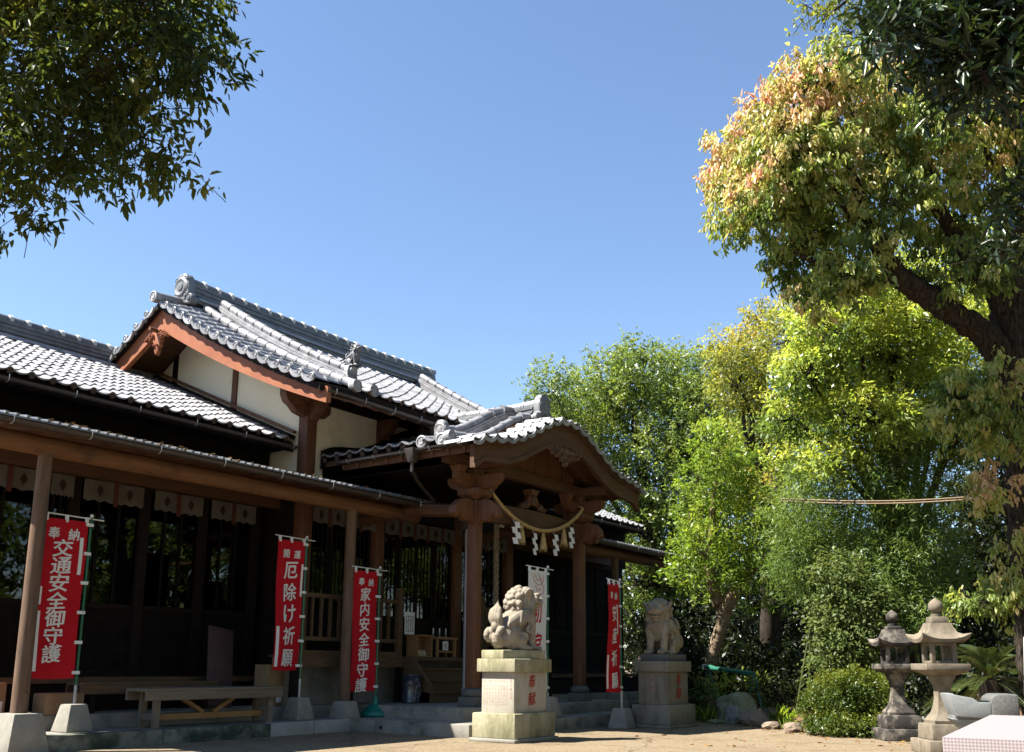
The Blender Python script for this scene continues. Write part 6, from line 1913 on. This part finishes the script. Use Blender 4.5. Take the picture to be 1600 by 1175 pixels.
# ---- near dark tree over the upper right corner
def right_tree():
    g = ground_at(2050, 7.0); g.z = 0
    T = thing('overhanging_tree', 'deep green tree hanging into the upper right corner above the copper leaves', 'tree', tuple(g))
    J = at(1850,60,7.0)
    lm = [([J, at(1700,20,6.9), at(e[0],e[1],6.9)], [.09,.05,.01]) for e in ((1420,60),(1500,80),(1560,110),(1380,30))]
    lm.append(([at(1850,260,7), at(1700,330,6.9), at(1600,350,6.8)], [.06,.03,.008]))
    trunk_of(T, [g, at(1900,400,7), J, at(1830,-150,7)], [.22,.18,.14,.06], M['bark_dark'], lm, 9)
    leaf = dict(per=12, len=.12, wr=.30, twig=.24, droop=.15, spread=.7, fill=.75, lump=.35, scatter=.03, rise=.1, tint=lambda C,D,F,pn,r: .3+.5*pn+.22*r.random(len(C)), patch=1.6, twigs=.6, tr=.005, tvar=.13)
    B = [(1400,40,38,24),(1440,20,55,46),(1500,50,70,76),(1450,90,34,22),(1560,40,75,86),(1530,105,36,24),(1580,90,60,50),(1500,110,28,14),(1620,60,90,90),(1460,-60,100,60),(1580,-60,110,70),(1380,70,18,7),(1605,310,30,14),(1612,370,34,16),(1590,400,18,6),(1640,340,50,24),(1740,40,110,70),(1850,-40,120,70),(1760,200,90,46),(1880,140,110,60),(1760,340,70,30)]
    foliage(T, [pb(x,y,6.9+.4*math.sin(x*.04),rr,n) for x,y,rr,n in B], leaf, LM['nearblack'], 31, M['bark_dark'])
right_tree()

# ---- trees behind the shrine and the garden
def back_tree(label, px, depth, blobs, leaf, m, seed, name, bark='bark_dark', r0=.28, six=False, limbs=True, extra=()):
    g = ground_at(px, depth)
    T = thing(name, label, 'tree', tuple(g))
    cs = [Vector(b[0]) for b in blobs]
    top = max(cs, key=lambda c: c.z)
    mid = sum(cs, Vector((0,0,0)))/len(cs); mid.z = g.z+(mid.z-g.z)*.55
    lm = list(extra)
    if limbs:
        for c in cs[::2]:
            s = Vector((mid.x*.6+g.x*.4, mid.y*.6+g.y*.4, g.z+(mid.z-g.z)*(.7+.2*math.sin(c.x*9))))
            lm.append(([s, s.lerp(c,.5)+Vector((0,0,.2)), c], [r0*.4, r0*.22, .02]))
    trunk_of(T, [g, g.lerp(mid,.5)+Vector((.1,.05,0)), mid, mid.lerp(top,.8)], [r0, r0*.8, r0*.6, r0*.1], M[bark], lm, seed, .1, 10)
    foliage(T, blobs, leaf, m, seed, M['bark_dark'], 'crown', six)
    return T
base_leaf = dict(per=12, len=.115, wr=.42, twig=.30, droop=.2, spread=.7, flat=.4, nrand=.7, fill=.5, shell=1.6, lump=.5, scatter=.06, patch=.7, twigs=.25, tr=.010, tvar=.10)
def L(**k):
    d = dict(base_leaf); d.update(k); return d
back_tree('broad evergreen tree rising behind the entrance porch', 1000, 30.0,
    [pb(x,y,30+1.5*math.sin(x*.05+y*.02),rr,n*2.2) for x,y,rr,n in ((862,612,34,60),(900,650,60,140),(950,610,50,110),(1005,590,48,110),(1055,600,50,110),(1095,590,40,80),(1000,670,80,240),(1075,670,70,190),(920,710,55,110),(1130,640,60,150),(1040,750,75,190),(960,770,50,90),(1010,830,60,120),(1080,830,55,110),(980,560,22,24),(1110,700,60,140),(1000,900,60,110),(1060,920,60,110),(1120,770,60,110),(1150,700,50,90),(1090,740,60,120),(930,660,50,90),(880,680,40,60))],
    L(tint=T_(.28,.70,.6,.2,.3), len=.12, per=17, twig=.42), LM['mid'], 41, 'evergreen_tree')
back_tree('olive gold tree with open crown between the evergreen and the yellow green tree', 1200, 22.5,
    [pb(x,y,22.5+math.sin(x*.06),rr,n*2.0) for x,y,rr,n in ((1180,560,46,80),(1232,530,46,80),(1188,498,20,20),(1242,482,26,30),(1150,600,40,70),(1200,610,55,110),(1150,540,26,26),(1130,560,24,24),(1190,670,50,80),(1240,650,50,80),(1170,730,50,70),(1210,780,50,70),(1262,470,20,16))],
    L(tint=T_(.3,.8,.6,.25,.2), len=.10, per=16), LM['olive'], 43, 'open_crowned_tree')
back_tree('bright yellow green tree with tiers of fresh leaves behind the copper tree', 1420, 17.5,
    [pb(x,y,17.5+1.2*math.sin(x*.045+y*.03),rr,n*2.2,rr*.62) for x,y,rr,n in ((1300,520,50,80),(1350,490,56,90),(1265,580,48,80),(1320,580,66,130),(1390,550,66,120),(1440,600,60,110),(1235,650,38,50),(1285,650,52,90),(1350,650,64,120),(1420,670,60,90),(1470,560,50,70),(1440,500,50,70),(1500,500,56,70),(1490,680,50,60),(1530,600,60,70),(1240,720,30,30),(1300,720,40,40),(1560,500,50,50),(1275,500,34,36),(1380,470,40,44),(1395,720,44,40),(1480,430,50,50),(1545,440,50,50),(1425,440,46,44),(1375,430,40,36),(1520,380,40,30),(1330,455,36,36))],
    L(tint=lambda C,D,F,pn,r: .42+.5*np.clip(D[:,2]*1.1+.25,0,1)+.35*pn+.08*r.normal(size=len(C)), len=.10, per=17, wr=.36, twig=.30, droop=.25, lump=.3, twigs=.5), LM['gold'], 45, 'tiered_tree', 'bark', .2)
def small_tree():
    D = 19.3
    g = at(1110,1086,D)
    T = thing('small_garden_tree', 'small fresh green tree with forked pale trunk beside the mossy boulder', 'tree', (g.x,g.y,bed_z(g.x,g.y)))
    g.z = bed_z(g.x,g.y)-.05
    q = lambda x, y, d=D: at(x, y, d)
    lm = [([q(1131,955),q(1150,925),q(1172,895),q(1190,860),q(1200,820)],[.15,.13,.10,.06,.02]), ([q(1124,945),q(1112,905),q(1108,860),q(1115,790),q(1122,720)],[.12,.10,.08,.05,.015]), ([q(1110,880),q(1085,850),q(1075,800)],[.06,.04,.01]), ([q(1172,895),q(1210,870),q(1230,850)],[.05,.03,.01])]
    trunk_of(T, [g, q(1114,1035), q(1124,990), q(1134,950), q(1136,935)], [.14,.13,.12,.115,.09], M['bark_pale'], lm, 5, .04, 24, .16)
    leaf = dict(per=15, len=.092, wr=.42, twig=.26, droop=-.15, spread=.6, along=.8, rise=.4, fill=.7, lump=.32, scatter=.04, patch=1.1, twigs=.4, tr=.006, tvar=.1, tint=T_(.3,.75,.5,.25,.1))
    B = [(1120,700,32,44),(1155,720,30,36),(1090,745,30,36),(1130,765,44,70),(1170,775,36,50),(1085,800,32,40),(1140,825,50,80),(1185,840,46,70),(1095,855,40,54),(1160,885,40,54),(1075,895,30,34),(1120,900,40,46),(1220,870,28,26),(1200,800,28,30),(1205,905,30,26),(1180,930,24,16),(1060,880,18,12),(1105,680,16,12)]
    foliage(T, [pb(x,y,D+.6*math.sin(x*.08+y*.05),rr,n*1.5) for x,y,rr,n in B], leaf, LM['fresh'], 51, M['bark_dark'], six=False)
small_tree()
mat_culm = mat('green_bamboo_culm', (.05,.07,.02), (.09,.10,.03), .5, scale=6)
def feathery():
    leaf = dict(per=26, len=.10, wr=.17, twig=.32, droop=.3, spread=.6, along=.5, nrand=.7, flat=.4, fill=.7, lump=.4, scatter=.07, patch=1.0, twigs=.35, tr=.005, tvar=.1, tint=T_(.3,.8,.6,.1,.2), fold=.05)
    sets = (('feathery bamboo clump catching the sun under the yellow green tree', 1275, 17.0, ((1275,745,40,60,46),(1250,800,40,60,50),(1290,810,46,70,50),(1265,870,46,70,54),(1310,880,46,70,50),(1248,895,32,40,40),(1295,915,40,46,36),(1240,860,30,36,44))),
            ('shaded bamboo clump below the copper tree limb', 1400, 16.4, ((1345,770,46,60,54),(1390,740,46,60,46),(1370,840,56,90,60),(1430,820,50,70,60),(1400,900,56,80,50),(1345,900,40,50,50),(1460,760,44,50,50),(1460,880,50,60,50),(1420,960,50,50,40))))
    for i, (lb, px, D, B) in enumerate(sets):
        g = ground_at(px, D)
        T = thing('bamboo_clump', lb, 'bamboo', tuple(g), 'bamboo clumps')
        r = random.Random(i)
        bl = [pb(x,y,D+.7*math.sin(x*.07),rr,n*2.2,ry) for x,y,rr,n,ry in B]
        for c, _, _ in bl:
            b = g+Vector((r.uniform(-.6,.6), r.uniform(-.6,.6), 0)); MB().tube(spline([tuple(b), tuple(Vector(b).lerp(Vector(c),.5)+Vector((0,0,.4))), c], 12), [.016]*12+[.008], 6).build('culm', mat_culm, T, True)
        foliage(T, bl, leaf, LM['feather'], 61+i, None, six=False)
feathery()
def shrub(label, px, depth, B, leaf, m, seed, name='shrub', cat='shrub', six=False, group=None, stems=4):
    g = ground_at(px, depth)
    T = thing(name, label, cat, tuple(g), group)
    bl = [pb(*b) for b in B]
    r = random.Random(seed)
    for k in range(stems):
        c = Vector(r.choice(bl)[0]); b = g+Vector((r.uniform(-.15,.15), r.uniform(-.15,.15), -.02))
        MB().tube([b, b.lerp(c,.5)+Vector((r.uniform(-.08,.08),0,.05)), c], [.022,.016,.008], 7).build('stem', M['bark_dark'], T, True)
    foliage(T, bl, leaf, m, seed, M['bark_dark'], 'foliage', six)
    return T
shrub('tall shrub with pale glossy leaves beside the clipped azalea', 1315, 15.6, [(1308,905,15.6,34,110),(1330,935,15.5,36,120),(1300,965,15.6,34,110),(1335,985,15.4,38,130),(1305,1020,15.5,36,110),(1345,1030,15.4,34,90),(1290,1045,15.6,24,50),(1358,940,15.6,24,50)],
      dict(per=12, len=.075, wr=.5, twig=.2, droop=.25, spread=.7, fill=.6, lump=.35, scatter=.04, patch=1.6, twigs=.3, tint=T_(.35,.75,.5,.2,.2), tvar=.1), LM['pale'], 71)
shrub('clipped round azalea bush in front of the stone lantern', 1320, 14.0, [(1310,1090,14.0,42,420,34),(1345,1085,14.0,42,420,34),(1375,1095,14.1,36,300,36),(1285,1105,14.0,28,220,24),(1305,1132,13.8,44,300,17),(1350,1136,13.7,46,300,16),(1390,1130,13.9,30,180,22)],
      dict(per=18, len=.042, wr=.45, twig=.09, droop=-.1, spread=.7, fill=.35, shell=2, lump=.22, scatter=.025, patch=2.2, twigs=.2, tr=.003, tint=T_(.3,.8,.6,.3,.2), tvar=.12), LM['azalea'], 73, 'azalea_bush')
shrub('dark shrub filling the gap behind the two stone lanterns', 1430, 14.8, [(1425,1100,14.8,34,60),(1450,1080,14.9,36,60),(1430,1060,15,34,50),(1460,1120,14.7,30,40),(1410,1130,14.6,24,30)],
      dict(per=12, len=.07, wr=.45, twig=.16, droop=.1, spread=.7, fill=.6, lump=.3, scatter=.04, patch=1.6, twigs=.2, tint=T_(.3,.8,.5), tvar=.1), LM['under'], 75)
# darker trees closing the view, deep in the grove
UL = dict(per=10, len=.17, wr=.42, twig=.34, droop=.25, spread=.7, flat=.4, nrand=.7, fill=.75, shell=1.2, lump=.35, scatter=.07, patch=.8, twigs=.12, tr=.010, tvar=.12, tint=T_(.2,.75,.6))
deep = [('dark tree deep in the grove behind the farther lion', 1060, 31, ((1000,960,60,70),(1060,950,60,70),(1040,1020,60,60),(1100,1000,60,70),(1090,920,50,50),(1015,1010,50,60),(980,1020,50,50),(1040,1050,60,50),(970,960,40,40))),
        ('dark tree deep in the grove behind the small garden tree', 1150, 28, ((1130,960,70,90),(1190,940,60,80),(1170,1030,70,80),(1220,1000,60,70),(1230,920,50,50),(1130,880,60,60))),
        ('dark tree deep in the grove behind the bamboo clumps', 1300, 27, ((1270,1000,70,90),(1300,1060,70,70),(1330,960,70,90),(1260,930,50,50),(1390,1000,80,90))),
        ('dark tree deep in the grove behind the lanterns', 1470, 25, ((1440,900,80,90),(1500,860,80,90),(1470,980,80,100),(1540,960,80,90),(1440,1040,70,70),(1530,1040,80,80))),
        ('dark tree deep in the grove behind the copper tree trunk', 1600, 24, ((1560,700,70,60),(1590,800,80,80),(1600,900,80,80),(1620,1000,90,90),(1660,760,90,80),(1560,860,60,50),(1500,780,50,40))),
        ('dark tree deep in the grove to the rear of the entrance porch', 930, 34, ((900,780,60,60),(950,850,70,80),(900,900,60,60),(1000,800,60,60),(860,700,40,40)))]
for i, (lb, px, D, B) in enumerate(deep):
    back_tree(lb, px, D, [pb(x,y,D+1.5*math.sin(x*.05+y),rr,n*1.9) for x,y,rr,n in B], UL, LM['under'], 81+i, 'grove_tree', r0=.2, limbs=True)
far = [('tall dark tree at the very back of the grove, left of the bamboo', 1110, 35, ((1040,900,80,60),(1100,940,90,70),(1090,1010,90,70),(1150,880,80,60),(1040,1010,80,60))),
       ('tall dark tree at the very back of the grove, behind the bamboo', 1270, 35, ((1210,900,90,70),(1270,950,90,80),(1330,900,90,70),(1240,1010,90,70),(1320,1010,90,70),(1270,840,80,60))),
       ('tall dark tree at the very back of the grove, behind both lanterns', 1450, 34, ((1400,860,90,70),(1450,930,90,80),(1510,880,90,70),(1420,1000,90,70),(1500,1000,90,70),(1380,940,80,60))),
       ('tall dark tree at the very back of the grove, at the picture edge', 1620, 33, ((1570,840,90,70),(1620,900,90,80),(1580,960,90,80),(1640,1000,90,70),(1560,1020,80,60),(1600,760,90,60),(1540,740,70,40)))]
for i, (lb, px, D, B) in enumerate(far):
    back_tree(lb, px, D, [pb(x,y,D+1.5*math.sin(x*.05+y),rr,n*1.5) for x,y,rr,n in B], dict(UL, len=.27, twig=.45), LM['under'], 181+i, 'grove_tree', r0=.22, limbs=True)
# low undergrowth between trunks
def undergrowth():
    r = random.Random(12); bl = []
    for i in range(60):
        px = r.uniform(1060, 1640); D = r.uniform(18.5, 25)
        c = at(px, r.uniform(1040, 1085), D); c.z = max(.35, c.z)
        bl.append((tuple(c), (r.uniform(.5,.9), r.uniform(.5,.9), r.uniform(.35,.7)), r.randint(60,110)))
    o = foliage(None, bl, dict(UL, len=.14), LM['under'], 91, None, 'undergrowth', False)
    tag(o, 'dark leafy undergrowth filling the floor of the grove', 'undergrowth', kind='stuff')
undergrowth()

# ---- cycad
def cycad():
    D = 13.6
    c = at(1548, 1062, D); g = Vector((c.x, c.y, bed_z(c.x, c.y)))
    T = thing('cycad', 'cycad with stiff arching fronds behind the water basin', 'cycad', tuple(g))
    MB().tube([g, g.lerp(c,.6), c], [.17,.18,.15], 12).build('trunk', M['bark_dark'], T, True)
    r = random.Random(5); np_r = np.random.default_rng(5)
    for k in range(30):
        a = 2*math.pi*k/30*2.39996*4; el = r.uniform(-.25, 1.15); ln = r.uniform(.75,1.0)
        d = Vector((math.cos(a)*math.cos(el), math.sin(a)*math.cos(el), math.sin(el)))
        pts = [c + d*(ln*t) + Vector((0,0,-.42*t*t*ln)) for t in [i/12 for i in range(13)]]
        mb = MB().tube(pts, [.010-.0006*i for i in range(13)], 5)
        fr = mb.build('frond_stalk', M['bamboo'] if r.random()<.1 else mat_frond, T)
        base, ax, nr = [], [], []
        for i in range(46):
            t = .12+.88*i/46; f = t*12; j = min(int(f), 11); p = pts[j].lerp(pts[j+1], f-j); tg = (pts[j+1]-pts[j]).normalized()
            s = tg.cross(Vector((0,0,1)));
            if s.length < .05: s = Vector((1,0,0))
            s.normalize(); u = s.cross(tg)
            for sg in (-1, 1):
                base.append(p); ax.append(s*sg*.8+tg*.5+u*.25); nr.append(u)
        n = len(base); LL = np.array([.15*math.sin(math.pi*(.12+.80*(i//2)/46))+.02 for i in range(n)])
        leaf_object('leaflets', np.array([tuple(b) for b in base]), np.array([tuple(b) for b in ax]), np.array([tuple(b) for b in nr]), LL, np.full(n,.014), np.clip(np_r.normal(.5,.2,n),0,1), LM['cycad'], fr, False, .0, .03)
mat_frond = mat('frond_stalk_green', (.10,.12,.03), None, .5)
cycad()

# ---- grass tufts, small weeds, fallen leaves
def tuft(label, px, py, n, h, seed, m):
    d = ray(px, py); k = -EYE/d[2]; c = Vector((d[0]*k, d[1]*k, 0)); c.z = max(0, bed_z(c.x, c.y))
    r = np.random.default_rng(seed)
    T = thing('grass_tuft', label, 'grass', tuple(c), 'grass tufts among the rocks')
    b = np.array(c)+np.c_[r.normal(size=(n,2))*.09, np.zeros(n)]
    ax = np.c_[r.normal(size=(n,2))*.45, np.ones(n)]; nr = np.c_[r.normal(size=(n,2)), np.full(n,.3)]
    leaf_object('blades', b, ax, nr, h*(.5+.7*r.random(n)), np.full(n,.016), np.clip(r.normal(.5,.25,n),0,1), m, T, True, .0, .35)
tuft('grass tuft beside the flat reddish rock', 1223, 1134, 70, .30, 1, LM['fresh'])
tuft('yellowing grass tuft beside the pedestal', 1102, 1128, 60, .32, 2, LM['gold'])
tuft('small grass tuft in front of the mossy boulder', 1128, 1127, 40, .2, 3, LM['gold'])
tuft('sparse grass tuft between the rocks and the azalea', 1238, 1140, 30, .18, 4, LM['fresh'])
low = dict(per=12, len=.085, wr=.45, twig=.2, droop=.1, spread=.7, fill=.8, lump=.3, scatter=.05, patch=1.6, twigs=.3, tint=T_(.3,.8,.5,.2), tvar=.1)
shrub('leafy weed with pale leaves at the pedestal side', 1095, 17.5, [(1091,1085,17.8,14,12),(1096,1065,17.8,10,6),(1098,1102,17.6,12,10)], low, LM['pale'], 95, 'weed', 'plant')
shrub('yellow leaved low plant on top of the mossy boulder', 1150, 18.6, [(1135,1072,18.0,18,12),(1165,1070,18.1,16,10),(1118,1072,18.2,16,10)], low, LM['gold'], 96, 'weed', 'plant')
shrub('dark leaved low shrub behind the flat reddish rock', 1215, 18.0, [(1190,1085,18.0,34,40),(1220,1080,18.0,36,46),(1245,1095,17.5,30,30),(1200,1060,18.5,30,30)], low, LM['under'], 97, 'low_shrub')
shrub('spiky seedling with slender upright leaves beside the prop', 1180, 17.0, [(1183,1085,17.0,16,12,24),(1178,1105,16.9,14,10,14)], dict(low, len=.12, wr=.2, droop=-.4), LM['pale'], 98, 'weed', 'plant')
def scatter_leaves():
    r = np.random.default_rng(4); n = 420
    y = r.uniform(2.0, 8.2, n); x = np.array([bed_x(v) for v in y]) + np.abs(r.normal(size=n))*.5*np.where(r.random(n)<.55,-1,1.2)
    z = np.array([max(.004, bed_z(a, b)+.008) for a, b in zip(x, y)])
    far = r.random(n) < .12; x = np.where(far, x-r.uniform(0,4,n), x); z = np.where(far, .006, z)
    ax = np.c_[r.normal(size=(n,2)), r.normal(size=n)*.12]; nr = np.c_[r.normal(size=(n,2))*.25, np.ones(n)]
    o = leaf_object('fallen_leaves', np.c_[x,y,z], ax, nr, .05+.05*r.random(n), .03+.02*r.random(n), r.random(n), leaf_material('fallen_leaf_colours', [(0,(.20,.09,.03)),(.5,(.34,.16,.05)),(1,(.42,.30,.08))], .1), None, True)
    tag(o, 'fallen orange and brown leaves along the bed edge', 'leaves', kind='stuff')
scatter_leaves()

# ---- unseen trees added round the forecourt: they cut the sky fill and darken the panes
ring = [(19.5,-2.5,9,'unseen tall evergreen standing beyond the right edge of the forecourt'),(15,-9,10,'unseen tall evergreen standing behind the covered table'),(27,-4.5,10,'unseen tall evergreen far beyond the right edge of the forecourt'),
        (8.5,-12,11,'unseen tall evergreen closing the near side of the forecourt'),(2.0,-13,12,'unseen tall evergreen directly behind the viewer'),(-5,-11,12,'unseen tall evergreen behind and left of the viewer'),(-11,-6,12,'unseen tall evergreen far left behind the viewer'),(21,-8,11,'second unseen tall evergreen beyond the right edge of the forecourt')]
for i, (x, y, h, lb) in enumerate(ring):
    T = thing('unseen_forecourt_tree', lb, 'tree', (x,y,0))
    r = random.Random(i+40); bl = []
    for k in range(18):
        a = r.uniform(0,6.28); rr = r.uniform(.3,3.0); z = r.uniform(.8,h)
        rr *= .55+.45*math.sin(math.pi*min(1,z/h*.9))
        bl.append(((x+rr*math.cos(a), y+rr*math.sin(a), z), (1.6,1.6,1.4), 95))
    trunk_of(T, [(x,y,-.05),(x+.1,y,h*.4),(x,y+.1,h*.85)], [.3,.24,.08], M['bark_dark'], [([(x,y,h*.35),b[0]],[.08,.02]) for b in bl[::3]], i+3, .08, 10)
    foliage(T, bl, dict(UL, per=8, len=.34, twig=.5), LM['mid'], 120+i, None, 'crown', False)
